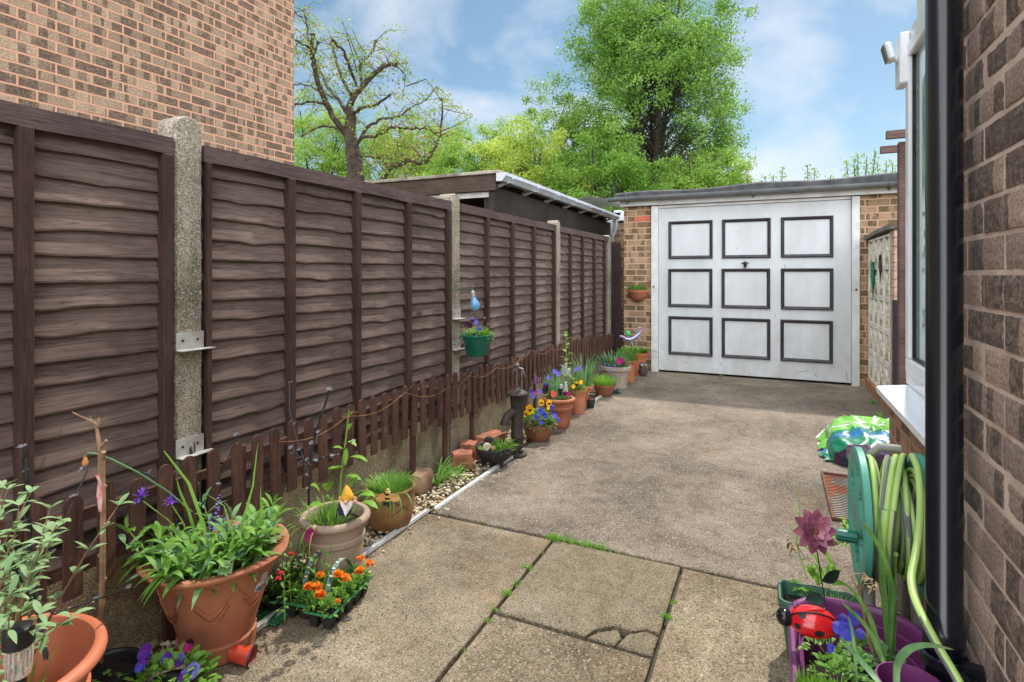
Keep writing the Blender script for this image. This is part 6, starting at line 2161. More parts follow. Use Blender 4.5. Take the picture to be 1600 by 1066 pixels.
# owl by the door
c = gz(1004.5, 587.5)
root = thing('owl_ornament', c, 'dark brown owl ornament with big pale eyes at the foot of the garage pier', 'ornament')
m_owl = M('owl_brown', s(92, 82, 70), s(58, 50, 44), sc=40, rough=.6, bmp=.4)
mb = MB().lathe(c, [(0, .01), (.03, .01), (.045, .035), (.047, .07), (.040, .1), (.038, .108), (.045, .125), (.042, .148), (.028, .160), (0, .164)], 24)
for sg in (-1, 1):
    mb.lathe(c + rt * sg * .028 + Vector((0, 0, .15)), [(.012, 0), (.006, .014), (0, .024)], 8)
    mb.ball(c + rt * sg * .045 + Vector((0, 0, .07)), .02, 8, None, (.6, .8, 2))
    mb.ball(c + rt * sg * .02 + bv * .02 + Vector((0, 0, .012)), .018, 8, None, (1, 1.3, .7))
mb.build('body', m_owl, root, smooth=True)
for sg in (-1, 1):
    MB().ball(c + rt * sg * .019 + bv * .036 + Vector((0, 0, .132)), .018, 12, None, (1, .5, 1)).build('eye', M('owl_eye', s(206, 200, 190), s(180, 174, 166), bmp=0), root, smooth=True)
mb = MB()
for sg in (-1, 1):
    mb.ball(c + rt * sg * .019 + bv * .046 + Vector((0, 0, .132)), .008, 8)
mb.build('pupils', m_black, root, smooth=True)

# ---- hanging green planter, bulb
c17 = Vector((-1.735, 3.215, .692))
root = thing('hanging_planter', c17, 'glossy dark green plastic planter hung on the concrete post, with violas', 'hanging planter')
pot(root, c17, [(.062, 0), (.068, .006), (.088, .095), (.093, .10), (.098, .125), (.108, .127), (.108, .135), (.102, .137), (.094, .13), (.08, .08)], m_greenpot, 48, sx=1.0, sy=1.0)
soil(root, c17, .093, .692 + .115)
lf, lf2 = MB(), MB()
bush(lf, c17 + Vector((0, 0, .115)), .10, .06, 200, .035, .015); bush(lf2, c17 + Vector((0, 0, .115)), .10, .055, 80, .03, .012)
lf.build('foliage', m_leaf_b, root, smooth=True); lf2.build('foliage', m_leaf_a, root, smooth=True)
for (px, py, ma, mb_) in ((730, 507, m_fl_dark, m_fl_dark), (738, 500, m_fl_lav, m_fl_dark), (744, 504, m_fl_lav, m_fl_lav), (749, 513, m_fl_lav, m_fl_blue), (735, 509, m_fl_dark, m_fl_dark)):
    pansy(root, at(px, py, 3.6), (.2, -1, .3), .019, ma, mb_)
mb = MB()
for (a, b2) in (((756, 518), (770, 500)), ((757, 516), (762, 506)), ((748, 512), (758, 497))):
    mb.tube([at(a[0], a[1], 3.6), at(b2[0], b2[1], 3.6)], .0012, 4); mb.ball(at(b2[0], b2[1], 3.6), .006, 6)
mb.build('seed_heads', m_twig, root)
mb = MB()
for sg in (-1, 1):
    mb.tube([c17 + Vector((-.10, sg * .03, .13)), c17 + Vector((-.13, sg * .03, .12)), c17 + Vector((-.135, sg * .03, .05))], .003, 6)
mb.tube([c17 + Vector((-.02, -.02, .12)), at(736.5, 470, 3.6), at(736, 455, 3.6)], .0012, 4)
mb.build('hanger', m_galv, root)
root = thing('bulb_light', at(742, 470, 3.6), 'blue glass light-bulb ornament hanging above the green planter', 'hanging light')
ax = (at(739, 455, 3.6) - at(744, 484, 3.6)).normalized()
rot = ax.to_track_quat('Z', 'Y').to_matrix()
m_bulb, t, b = newmat('blue_glass')
b.inputs['Base Color'].default_value = s(120, 182, 224); b.inputs['Roughness'].default_value = .06
b.inputs['Transmission Weight'].default_value = .35; b.inputs['Coat Weight'].default_value = .5
o_ = at(743.5, 486, 3.6)
MB().lathe(o_, [(0, 0), (.012, .002), (.024, .010), (.031, .026), (.032, .04), (.027, .058), (.018, .074), (.013, .088), (.012, .096)], 28, rot).build('bulb', m_bulb, root, smooth=True)
MB().lathe(o_, [(.0125, .094), (.014, .096), (.013, .102), (.0145, .106), (.013, .112), (.0145, .116), (.013, .122), (.011, .128), (.005, .132), (0, .133)], 20, rot).build('cap', m_galv, root, smooth=True)
top = o_ + ax * .133
mb = MB()
mb.tube([Vector((XF + .012, 3.19, 1.12)), Vector((XF + .05, 3.18, 1.125)), Vector((XF + .085, 3.175, 1.12)), top + Vector((0, 0, .015)), top], .003, 7)
mb.tube([top + Vector((-.01, 0, .0)), top + Vector((-.012, 0, .02)), top + Vector((0, 0, .032)), top + Vector((.01, 0, .02)), top + Vector((.005, 0, 0))], .002, 6)
mb.build('hook', M('green_hook', s(70, 120, 96), s(100, 90, 70), bmp=0), root, smooth=True)

# ---- wall pot on garage brick
c18 = Vector((-1.535, GY, .87))
root = thing('wall_planter', c18, 'half-round ribbed clay planter of short green plants on the garage brick pier', 'wall planter')
mb = MB()
n = 32
prof = [(.03, 0), (.06, .01), (.095, .05), (.118, .10), (.122, .115), (.135, .118), (.137, .148), (.128, .15), (.12, .14), (.1, .09)]
mb.lathe(c18 + Vector((0, -.002, 0)), [(0.001, 0)] + prof, n, mod=lambda a, z: 1 + (.03 * abs(math.cos(a * 7)) if .01 < z < .116 else 0), a0=math.pi, a1=2 * math.pi)
mb.build('pot', m_terra_old, root, smooth=True)
lf = MB()
for i in range(330):
    o = disc(.11); o.y = -abs(o.y)
    lf.blade(c18 + Vector((o.x, o.y - .008, .13)), (o.x + U(-.02, .02), o.y + U(-.03, 0), 0), U(.04, .10), .007, U(.1, .8), 4, U(0, .6))
lf.build('foliage', m_leaf_a, root)

# ================================================================== right-hand group
# purple trough: rounded rectangle rings
def rrect(cx, cy, hx, hy, rad, n=8):
    pts = []
    for (sx, sy, a0) in ((1, 1, 0), (-1, 1, 90), (-1, -1, 180), (1, -1, 270)):
        for k in range(n + 1):
            a = R(a0 + 90 * k / n)
            pts.append((cx + sx * (hx - rad) + rad * math.cos(a), cy + sy * (hy - rad) + rad * math.sin(a)))
    return pts
def trough(root, cx, cy, hx, hy, rings, mat, rad=.06, name='trough'):
    mb = MB()
    vs = []; m_ = None
    for (ins, z) in rings:
        pts = rrect(cx, cy, hx - ins, hy - ins, max(.01, rad - ins * .6))
        m_ = len(pts)
        vs += [(x, y, z) for x, y in pts]
    fs = []
    for i in range(len(rings) - 1):
        for k in range(m_):
            fs.append((i * m_ + k, i * m_ + (k + 1) % m_, (i + 1) * m_ + (k + 1) % m_, (i + 1) * m_ + k))
    fs.append(tuple(range(m_))[::-1])
    fs.append(tuple((len(rings) - 1) * m_ + k for k in range(m_)))
    mb.add(vs, fs)
    return mb.build(name, mat, root, smooth=True)
H = .292
PCX, PCY, PHX, PHY = .206, 1.54, .168, .318
root = thing('purple_planter', (PCX, PCY, 0), 'purple plastic trough against the right-hand wall, planted with blue violas and bulb leaves', 'planter')
trough(root, PCX, PCY, PHX, PHY, [(.05, 0), (.045, .01), (.018, H - .03), (.004, H - .028), (.0, H - .018), (.001, H - .006), (.006, H), (.014, H + .001), (.020, H - .004), (.023, H - .014), (.026, H - .04), (.030, H - .042), (.033, H - .075), (.037, H - .077), (.045, .13)], m_purple, .125)
trough(root, PCX, PCY, PHX, PHY, [(.06, .12), (.044, .152), (.05, .156)], m_soil, .11, 'soil')
lf, lf2, lf3 = MB(), MB(), MB()
for (px, py, zc, n_) in ((1330, 1030, 1.33, 60), (1300, 1040, 1.30, 50), (1350, 1010, 1.4, 50), (1290, 1010, 1.38, 40), (1320, 1050, 1.25, 40)):
    bush(lf, at(px, py, zc) - Vector((0, 0, .03)), .045, .05, n_, .026, .015)
for (px, py, zc, n_) in ((1360, 1015, 1.42, 70), (1345, 1040, 1.33, 70), (1385, 1040, 1.38, 50)):
    bush(lf2, at(px, py, zc) - Vector((0, 0, .02)), .05, .04, n_, .022, .012)
for (px, py, zc) in ((1270, 1075, 1.22), (1290, 1080, 1.2), (1310, 1085, 1.2), (1255, 1070, 1.25)):
    q = at(px, py, zc); grass(lf3, (q.x, q.y, q.z - .02), .02, 60, .05, .003, (0, .5), (.0, .4), 3)
lf.build('foliage', m_leaf_a, root, smooth=True); lf2.build('silver_foliage', m_leaf_blue, root, smooth=True); lf3.build('grass', m_grassm, root)
for (px, py, zc, r, ma) in ((1324, 985, 1.32, .021, m_fl_blue), (1309, 979, 1.34, .014, m_fl_lav), (1336, 964, 1.42, .018, m_fl_blue), (1318, 966, 1.44, .012, m_fl_lav), (1299, 1012, 1.30, .009, m_fl_blue), (1345, 990, 1.38, .012, m_fl_lav)):
    pansy(root, at(px, py, zc), (-.3, -.9, .3), r, ma, m_fl_blue)
def strapleaf(mb, pl, wv, side=None):
    P_ = [at(*q) for q in pl]
    out = []
    for i in range(len(P_) - 1):
        p0 = P_[max(i - 1, 0)]; p1 = P_[i]; p2 = P_[i + 1]; p3 = P_[min(i + 2, len(P_) - 1)]
        for k in range(6):
            t_ = k / 6
            out.append(.5 * ((2 * p1) + (-p0 + p2) * t_ + (2 * p0 - 5 * p1 + 4 * p2 - p3) * t_ * t_ + (-p0 + 3 * p1 - 3 * p2 + p3) * t_ ** 3))
    out.append(P_[-1])
    sd_ = side or rt
    vs = []
    for i, p in enumerate(out):
        t_ = i / (len(out) - 1)
        d = (out[min(i + 1, len(out) - 1)] - out[max(i - 1, 0)]).normalized()
        s_ = d.cross(bv).normalized()
        s_ = (s_ + bv * .35).normalized()
        hw = wv / 2 * (1 - t_ ** 3.5) * (.75 + .25 * min(1, t_ * 3)) + .0003
        vs += [p - s_ * hw, p - bv * hw * .35, p + s_ * hw]
    fs = []
    for i in range(len(out) - 1):
        a = i * 3
        fs += [(a, a + 1, a + 4, a + 3), (a + 1, a + 2, a + 5, a + 4)]
    mb.add(vs, fs)
sb, sb2 = MB(), MB()
strapleaf(sb, [(1390, 1040, 1.42), (1383, 960, 1.44), (1378, 880, 1.45), (1374, 820, 1.46), (1372, 778, 1.46)], .013)
strapleaf(sb, [(1392, 1040, 1.42), (1392, 960, 1.44), (1389, 890, 1.45), (1384, 845, 1.45)], .012)
strapleaf(sb, [(1389, 1030, 1.40), (1393, 960, 1.42), (1395, 920, 1.42), (1376, 860, 1.38), (1352, 822, 1.34), (1341, 823 - 0, 1.33)], .012)
strapleaf(sb, [(1393, 1066, 1.28), (1370, 1000, 1.32), (1357, 960, 1.33), (1330, 920, 1.33), (1304, 908, 1.33)], .011)
strapleaf(sb, [(1400, 1090, 1.2), (1378, 1030, 1.28), (1358, 985, 1.32), (1330, 955, 1.33), (1316, 942, 1.33)], .011)
strapleaf(sb2, [(1340, 1090, 1.15), (1337, 1040, 1.22), (1332, 990, 1.27), (1325, 962, 1.28)], .008)
strapleaf(sb2, [(1385, 1085, 1.1), (1360, 1050, 1.15), (1330, 1015, 1.2), (1313, 1003, 1.22)], .012)
strapleaf(sb2, [(1402, 1090, 1.08), (1402, 1040, 1.12), (1420, 1015, 1.13), (1450, 1008, 1.11), (1490, 1015, 1.08)], .016)
strapleaf(sb, [(1395, 1040, 1.42), (1397, 980, 1.43), (1399, 930, 1.43), (1400, 880, 1.43)], .010)
sb.build('strap_leaves', m_strap, root, smooth=True); sb2.build('strap_leaves', m_leaf_blue, root, smooth=True)
# withered flower heads on bent stem
wt = MB()
wt.tube([at(1370, 1040, 1.36), at(1358, 1000, 1.36), at(1347, 945, 1.36), at(1343, 925, 1.36), at(1338, 915, 1.36), at(1330, 905, 1.36), at(1333, 897, 1.36), at(1345, 896, 1.36)], [.0035, .0035, .003, .003, .002, .0015, .0012, .001], 6)
wt.tube([at(1344, 925, 1.36), at(1350, 912, 1.35), at(1362, 912, 1.35), at(1370, 918, 1.35)], .0012, 5)
wt.tube([at(1343, 925, 1.36), at(1345, 908, 1.37), at(1358, 903, 1.37)], .0012, 5)
for (x, y) in ((1350, 897), (1358, 904), (1366, 913), (1372, 920), (1362, 920)):
    for k in range(4):
        wt.leaf(at(x, y, 1.35), (U(-1, 1), U(-1, 1), U(-1, .5)), .014, .006, .3, 3)
wt.build('withered_stem', M('withered', s(176, 150, 110), s(130, 100, 70), sc=40, bmp=0), root)

# ladybird ornament on the trough rim
LB = at(1270, 968, 1.385)
root = thing('ladybird_ornament', LB, 'shiny red metal ladybird with black spots perched on the purple trough rim', 'ornament')
hd = (at(1222, 962, 1.41) - LB).normalized()
ud = (Vector((0, 0, 1)) + bv * .55).normalized()
sdv = hd.cross(ud).normalized()
ud = sdv.cross(hd).normalized()
Mx = Matrix((hd, sdv, ud)).transposed()
mb = MB()
nr, nc = 14, 28
a_, b2_, c_ = .055, .040, .036
vs = []
for i in range(nr + 1):
    e = math.pi / 2 * i / nr
    for k in range(nc):
        a = 2 * math.pi * k / nc
        vs.append(LB + Mx @ Vector((a_ * math.cos(e) * math.cos(a), b2_ * math.cos(e) * math.sin(a), c_ * math.sin(e) - .012)))
fs = []
for i in range(nr):
    for k in range(nc):
        fs.append((i * nc + k, i * nc + (k + 1) % nc, (i + 1) * nc + (k + 1) % nc, (i + 1) * nc + k))
fs.append(tuple(range(nc))[::-1])
m_red = M('red_enamel', s(214, 28, 34), s(190, 20, 28), sc=12, rough=.18, bmp=.05, coat=.6)
mb.add(vs, fs); mb.build('wing_cases', m_red, root, smooth=True)
def onlady(u, v_, off=.0008):
    """point on the shell from angle u around and elevation v"""
    n_ = Vector((math.cos(v_) * math.cos(u), math.cos(v_) * math.sin(u), math.sin(v_)))
    return LB + Mx @ Vector((a_ * n_.x * (1 + off * 18), b2_ * n_.y * (1 + off * 25), c_ * n_.z * (1 + off * 28) - .012))
for (u, v_, r) in ((-.75, .45, .17), (-1.75, .42, .2), (-2.55, .35, .15), (.8, .5, .18), (1.7, .5, .2), (-.4, 1.1, .17), (2.6, .4, .15)):
    mb = MB()
    vs = [onlady(u, v_, .0012)] + [onlady(u + r * math.cos(q * math.pi / 8) / max(.3, math.cos(v_)), v_ + r * math.sin(q * math.pi / 8), .001) for q in range(16)]
    mb.add(vs, [(0, 1 + q, 1 + (q + 1) % 16) for q in range(16)])
    mb.build('spot', m_black, root, smooth=True)
mb = MB()
mb.tube([onlady(0, v_ * .1, .0012) for v_ in range(1, 15)] + [onlady(math.pi, 1.5 - v_ * .1, .0012) for v_ in range(1, 15)], .0022, 6)
mb.build('wing_line', m_black, root, smooth=True)
hp = LB + Mx @ Vector((a_ + .008, 0, -.004))
mb = MB().ball(hp, .021, 18, Mx, (.95, 1.05, 1)); mb.build('head', M('glossy_black', s(28, 30, 34), s(24, 24, 28), bmp=0, rough=.15), root, smooth=True)
for sg in (-1, 1):
    pts = [hp + Mx @ Vector((.004, sg * .008, .018)), hp + Mx @ Vector((.012, sg * .012, .028)), hp + Mx @ Vector((.024, sg * .014, .028)), hp + Mx @ Vector((.028, sg * .014, .022)), hp + Mx @ Vector((.024, sg * .014, .019))]
    MB().tube(pts, .0011, 5).build('antenna', m_black, root)
    for x in (.035, .0, -.035):
        pts = [LB + Mx @ Vector((x, sg * .025, -.013)), LB + Mx @ Vector((x + .004, sg * .045, -.014)), LB + Mx @ Vector((x + .010, sg * .055, -.034))]
        MB().tube(pts, .0018, 5).build('leg', m_black, root)

# pink metal flower on stem
FC = at(1271, 830, 1.40)
root = thing('metal_flower', FC, 'pink layered metal dahlia on a thin dark stem above the purple trough', 'ornament')
fn_ = (bv + Vector((0, 0, .35))).normalized()
q_ = fn_.to_track_quat('Z', 'Y').to_matrix()
m_pk = M('pink_enamel', s(168, 104, 122), s(116, 60, 82), sc=26, rough=.4, bmp=.05, lo=.4, hi=.6)
for lay, (n_, L, W, tilt, off) in enumerate(((10, .056, .026, .12, 0), (8, .042, .023, .45, .004), (6, .026, .018, .8, .008))):
    for k in range(n_):
        a = 2 * math.pi * (k + .5 * (lay % 2)) / n_
        d = q_ @ Vector((math.cos(a), math.sin(a), tilt))
        MB().leaf(FC + fn_ * off, d, L, W, 0, 6, up=fn_, fold=.35, peak=.6).build('petal', m_pk, root, smooth=True)
MB().ball(FC + fn_ * .013, .006, 10).build('centre', M('brass_centre', s(150, 100, 60), s(120, 76, 44), bmp=0), root, smooth=True)
sp_ = [FC - fn_ * .004, at(1278, 870, 1.405), at(1284, 910, 1.40), at(1291, 950, 1.39), at(1296, 1040, 1.38)]
MB().tube(sp_, .0016, 6).build('stem', m_iron, root)
m_dkleaf = M('dark_metal_leaf', s(34, 52, 42), s(22, 34, 30), sc=30, rough=.35, bmp=.1)
MB().leaf(at(1284, 908, 1.40), rt * 1 + Vector((0, 0, .45)), .05, .032, -.1, 6, up=bv, peak=.5).build('leaf', m_dkleaf, root, smooth=True)
MB().leaf(at(1289, 936, 1.395), rt * -1 + Vector((0, 0, .05)), .05, .03, .1, 6, up=(bv + Vector((0, 0, 1))), peak=.5).build('leaf', m_dkleaf, root, smooth=True)

# small green trough behind
root = thing('green_trough', (.12, 2.0, 0), 'small dark green trough with salad leaves behind the purple one', 'planter')
trough(root, .13, 2.02, .115, .075, [(.03, 0), (.008, .17), (.003, .175), (0, .19), (.004, .198), (.010, .198), (.014, .19), (.02, .15)], m_greentr, .03)
trough(root, .13, 2.02, .115, .075, [(.03, .14), (.02, .158), (.025, .162)], m_soil, .03, 'soil')
lf, lf2 = MB(), MB()
for (px, py, dx, dz, L, W) in ((1262, 918, -.8, .35, .06, .03), (1275, 915, .4, .6, .08, .05), (1252, 915, -.6, .7, .05, .025), (1270, 905, -.2, .9, .08, .03), (1290, 905, .5, 1, .1, .02), (1280, 900, -.5, 1.2, .11, .025), (1300, 915, .9, .5, .06, .03), (1268, 900, -.3, 1.5, .09, .03), (1258, 922, -.2, .4, .05, .03)):
    for k in range(2):
        lf.leaf(at(px + k * 3, py, 1.86 + k * .04), rt * dx + Vector((0, -.1, dz)) + disc(.3), L, W, .5, 6, peak=.5)
grass(lf2, (.17, 2.03, .16), .06, 130, .06, .003)
lf.build('foliage', m_leaf_b, root, smooth=True); lf2.build('grass', m_leaf_b, root)
st = MB()
strapleaf(st, [(1262, 905, 1.9), (1250, 870, 1.92), (1245, 840, 1.94), (1250, 790, 1.96), (1247, 750, 1.97)], .004)
strapleaf(st, [(1290, 905, 1.88), (1275, 872, 1.88), (1255, 850, 1.88), (1245, 842, 1.88)], .007)
strapleaf(st, [(1300, 910, 1.88), (1303, 890, 1.88), (1290, 862, 1.88), (1283, 855, 1.88)], .012)
st.build('flower_stem', m_leaf_b, root)
lf = MB()
for k in range(50):
    lf.leaf(at(1318 + U(-14, 12), 838 + U(-22, 16), 1.95 + U(-.03, .05)), (U(-1, 1), U(-1, 1), U(0, 1)), .035, .025, .4, 4)
o = lf.build('lettuce_plant', m_leaf_b, smooth=True)
tag(o, 'pale green frilly leaves poking up beside the hose-reel disc', 'plant')
wt = MB()
for k in range(12):
    wt.leaf(at(1240 + U(-8, 6), 848 + U(-10, 10), 1.92), (U(-1, 1), U(-1, 1), U(-1, .5)), .03, .01, .5, 4)
tag(wt.build('withered_leaves', M('withered_leaf', s(150, 128, 80), s(110, 84, 50), sc=40, bmp=0)), 'withered brown leaves hanging just left of the metal flower', 'plant')

# ---- hose reel
RX0, RX1, RY, RZ, RR = .247, .405, 2.05, .471, .202
root = thing('hose_reel', (.32, RY, 0), 'teal plastic hose reel cart standing against the brick wall', 'hose reel')
def reel_disc(x, t_):
    mb = MB()
    rotx = Matrix.Rotation(R(90), 3, 'Y')
    c = Vector((x, RY, RZ))
    ns = 84
    # polar grid plate with six oval holes
    rads = [.028, .06, .075, .09, .105, .12, .135, .15, .165, .175, RR - .008, RR]
    def hole(r, a):
        d = ((a / (math.pi / 3)) % 1) - .5
        u = d * (math.pi / 3) * r
        return (u / .047) ** 2 + ((r - .118) / .050) ** 2 < 1
    V = {}
    vs = []
    for i, r in enumerate(rads):
        for k in range(ns):
            a = 2 * math.pi * k / ns
            for sgn in (-1, 1):
                V[(i, k, sgn)] = len(vs)
                th = t_ * (1.0 if i < len(rads) - 1 else .7) * (1.35 if r > .17 or r < .07 else .7)
                vs.append(c + Vector((sgn * th, r * math.cos(a), r * math.sin(a))))
    solid = lambda i, k: not hole((rads[i] + rads[i + 1]) / 2, 2 * math.pi * (k + .5) / ns) if 0 <= i < len(rads) - 1 else False
    fs = []
    for i in range(len(rads) - 1):
        for k in range(ns):
            if not solid(i, k):
                continue
            k2 = (k + 1) % ns
            fs.append((V[(i, k, 1)], V[(i + 1, k, 1)], V[(i + 1, k2, 1)], V[(i, k2, 1)]))
            fs.append((V[(i, k, -1)], V[(i, k2, -1)], V[(i + 1, k2, -1)], V[(i + 1, k, -1)]))
            if not solid(i + 1, k): fs.append((V[(i + 1, k, 1)], V[(i + 1, k, -1)], V[(i + 1, k2, -1)], V[(i + 1, k2, 1)]))
            if not solid(i - 1, k): fs.append((V[(i, k, 1)], V[(i, k2, 1)], V[(i, k2, -1)], V[(i, k, -1)]))
            if not solid(i, (k + 1) % ns): fs.append((V[(i, k2, 1)], V[(i + 1, k2, 1)], V[(i + 1, k2, -1)], V[(i, k2, -1)]))
            if not solid(i, (k - 1) % ns): fs.append((V[(i, k, 1)], V[(i, k, -1)], V[(i + 1, k, -1)], V[(i + 1, k, 1)]))
    mb.add(vs, fs)
    return mb.build('side_plate', m_reel, root, smooth=True)
reel_disc(RX0, .009); reel_disc(RX1, .009)
MB().tube([(RX0 - .012, RY, RZ), (RX1 + .012, RY, RZ)], .05, 24).build('drum', m_reelgrey, root, smooth=True)
mb = MB()
kc = Vector((RX0 - .01, RY - .05, RZ - .055))
mb.lathe(kc, [(0, .06), (.016, .058), (.0175, .05), (.0175, .002), (.010, 0)], 24, Matrix.Rotation(R(-90), 3, 'Y'), mod=lambda a, z: 1 + .06 * math.cos(a * 10))
mb.build('crank_knob', m_greenpot, root, smooth=True)
for (x, y0) in ((RX0 + .02, RY - .10), (RX0 + .02, RY + .14), (RX1 - .02, RY - .10), (RX1 - .02, RY + .14)):
    MB().tube([(x, RY, RZ), (x, y0, .0)], [.017, .014], 12).build('leg', m_reelgrey, root, smooth=True)
MB().tube([(RX0 + .02, RY - .085, .06), (RX1 - .02, RY - .085, .06)], .012, 10).build('crossbar', m_reelgrey, root, smooth=True)
MB().tube([(RX0 + .03, RY + .02, RZ), (RX0 + .03, RY + .05, RZ + .17), (RX0 + .06, RY + .06, RZ + .20), (RX1 - .04, RY + .06, RZ + .20)], .013, 10).build('handle_bar', m_reelgrey, root, smooth=True)
# hose: striped tube with irregular coils and a trailing end
def hose_tube(mb, pts, r, n=12, tw0=0.0):
    o = len(mb.f)
    mb.tube(pts, r, n, cap=True)
    k0 = o
    for i in range(len(pts) - 1):
        for k in range(n):
            if int(k + tw0 + i * .06) % n in (1, 2, 3):
                mb.mi[k0 + i * n + k] = 1
pts = []
rnd = random.Random(4)
turns = 26
for q in range(turns * 22):
    th = q / 22 * 2 * math.pi
    tn = q / 22
    lay = tn / turns
    w_ = .5 - .5 * math.cos(lay * math.pi * 6.4)
    x = RX0 + .024 + (RX1 - RX0 - .048) * w_ + .010 * math.sin(th * .5 + 1.3)
    rr = .088 + .060 * lay + .012 * math.sin(tn * 2.3) + .010 * math.sin(th * 2 + tn)
    sag = .03 * lay * max(0, -math.sin(th)) * (1 + .6 * math.sin(tn * 1.7))
    pts.append(Vector((x, RY - rr * math.cos(th) * 1.0, RZ + rr * math.sin(th) * 1.08 - sag + .01)))
hs = MB()
# loosely hanging outer loops
root_h = thing('garden_hose', (.33, 1.8, .3), 'lime green hose with grey stripe wound on the reel and trailing past the downpipe', 'hose')
hose_tube(hs, pts, .0082, 12)
hs.build('coils', [m_hose, m_hosegrey], root_h, smooth=True)
hs2 = MB()
for j, (x0, x1, rt_, sg_, tw_) in enumerate(((.285, .37, .165, .055, 0), (.30, .39, .17, .03, 4), (.275, .345, .16, .02, 7))):
    pl = []
    for k in range(33):
        a = math.pi * 2 * k / 32 + .4
        u = .5 - .5 * math.cos(a + .3)
        z = math.sin(a)
        pl.append(Vector((x0 + (x1 - x0) * u, RY - rt_ * math.cos(a), RZ + rt_ * z * 1.07 - (sg_ if z < 0 else 0) * -z + .01)))
    hose_tube(hs2, pl, .0083, 12, tw_)
hs2.build('loose_loops', [m_hose, m_hosegrey], root_h, smooth=True)
tl = [(1425, 712, 1.62), (1434, 735, 1.56), (1438, 780, 1.49), (1436, 830, 1.42), (1430, 870, 1.36), (1424, 905, 1.30), (1430, 938, 1.24), (1447, 975, 1.17), (1468, 1015, 1.125), (1492, 1055, 1.09), (1520, 1110, 1.04), (1550, 1180, .98)]
P_ = [at(*q) for q in tl]
out = []
for i in range(len(P_) - 1):
    p0 = P_[max(i - 1, 0)]; p1 = P_[i]; p2 = P_[i + 1]; p3 = P_[min(i + 2, len(P_) - 1)]
    for k in range(5):
        t_ = k / 5
        out.append(.5 * ((2 * p1) + (-p0 + p2) * t_ + (2 * p0 - 5 * p1 + 4 * p2 - p3) * t_ * t_ + (-p0 + 3 * p1 - 3 * p2 + p3) * t_ ** 3))
hs3 = MB(); hose_tube(hs3, out, .0088, 12, 2); hs3.build('trailing_end', [m_hose, m_hosegrey], root_h, smooth=True)

# small purple pot at the foot of the pipe
c19 = Vector((.262, 1.408, .15))
root = thing('small_purple_pot', c19, 'empty small round purple pot standing in the trough beside the downpipe', 'plant pot')
pot(root, c19, [(.045, 0), (.046, .01), (.060, .205), (.063, .207), (.0635, .222), (.060, .223), (.057, .205), (.045, .02), (0.001, .018)], m_purple, 48)

# ---- compost bag
def bagmat():
    m, t, b = newmat('printed_bag')
    c = N(t, 'ShaderNodeTexCoord')
    n1 = N(t, 'ShaderNodeTexNoise', Scale=5.0, Detail=3.0, Distortion=.6)
    t.links.new(c.outputs['Object'], n1.inputs['Vector'])
    sp = N(t, 'ShaderNodeSeparateXYZ'); t.links.new(c.outputs['Object'], sp.inputs[0])
    mu = N(t, 'ShaderNodeMath', operation='MULTIPLY_ADD'); mu.inputs[1].default_value = .24
    t.links.new(n1.outputs['Fac'], mu.inputs[0])
    ad = N(t, 'ShaderNodeMath', operation='MULTIPLY_ADD'); ad.inputs[1].default_value = 1.3; ad.inputs[2].default_value = .42
    t.links.new(sp.outputs['Y'], ad.inputs[0]); t.links.new(ad.outputs[0], mu.inputs[2])
    r = ramp(t, mu.outputs[0], [(0, s(36, 40, 50)), (.10, s(36, 40, 50))])
    e = r.color_ramp
    e.interpolation = 'CONSTANT'
    for p_, col in ((.14, s(60, 30, 60)), (.20, s(22, 116, 82)), (.32, s(30, 104, 150)), (.40, s(22, 116, 82)), (.46, s(116, 180, 74)), (.56, s(226, 232, 226)), (.585, s(120, 120, 126)), (.60, s(116, 180, 74)), (.76, s(226, 240, 230)), (.80, s(116, 180, 74))):
        el = e.elements.new(p_); el.color = col
    t.links.new(r.outputs[0], b.inputs['Base Color'])
    b.inputs['Roughness'].default_value = .32
    n2 = N(t, 'ShaderNodeTexVoronoi', Scale=13.0); t.links.new(c.outputs['Object'], n2.inputs['Vector'])
    bump(t, b, n2.outputs['Distance'], .5, .02)
    return m
bg0 = Vector((.60, 4.42, 0))
mb = MB()
nu, nv = 64, 30
vs = []
for i in range(nv + 1):
    e = math.pi / 2 * i / nv
    for k in range(nu):
        a = 2 * math.pi * k / nu
        ca, sa = math.cos(a), math.sin(a)
        q = (abs(ca) ** 4 + abs(sa) ** 4) ** -.25
        x, y = .27 * q * ca * math.cos(e) ** .6, .34 * q * sa * math.cos(e) ** .6
        z = .20 * math.sin(e) ** .8 * (1 + .55 * (y / .34) * .5)
        V = Vector((x * 7, y * 7, z * 9))
        rg = abs(noise.noise(V)) * .05 + abs(noise.noise(V * 2.4)) * .022 + abs(noise.noise(V * 5)) * .009
        vs.append(bg0 + Vector((x * (1 - rg), y * (1 - rg), max(0.002, z * (1.1 - rg * 5) + .004))))
fs = []
for i in range(nv):
    for k in range(nu):
        fs.append((i * nu + k, i * nu + (k + 1) % nu, (i + 1) * nu + (k + 1) % nu, (i + 1) * nu + k))
mb.add(vs, fs)
root = thing('compost_bag', bg0, 'crumpled lime green and blue compost bag lying past the corner of the window wall', 'bag')
mb.build('bag', bagmat(), root, smooth=True)
fl_ = MB()
for k in range(2):     # loose flap of the open end
    vs = []
    for i in range(17):
        for j in range(5):
            u, v_ = i / 16, j / 4
            p = bg0 + Vector((-.24 - .06 * v_ + .02 * math.sin(i * 1.1), -.25 + .42 * u, .015 + .10 * u * (1 - v_ * .7) + .02 * noise.noise(Vector((i * .5, j, k)))))
            vs.append(p + Vector((k * .012, 0, -.01 * k)))
    fl_.add(vs, [(i * 5 + j, (i + 1) * 5 + j, (i + 1) * 5 + j + 1, i * 5 + j + 1) for i in range(16) for j in range(4)])
fl_.build('loose_flap', bagmat(), root, smooth=True)

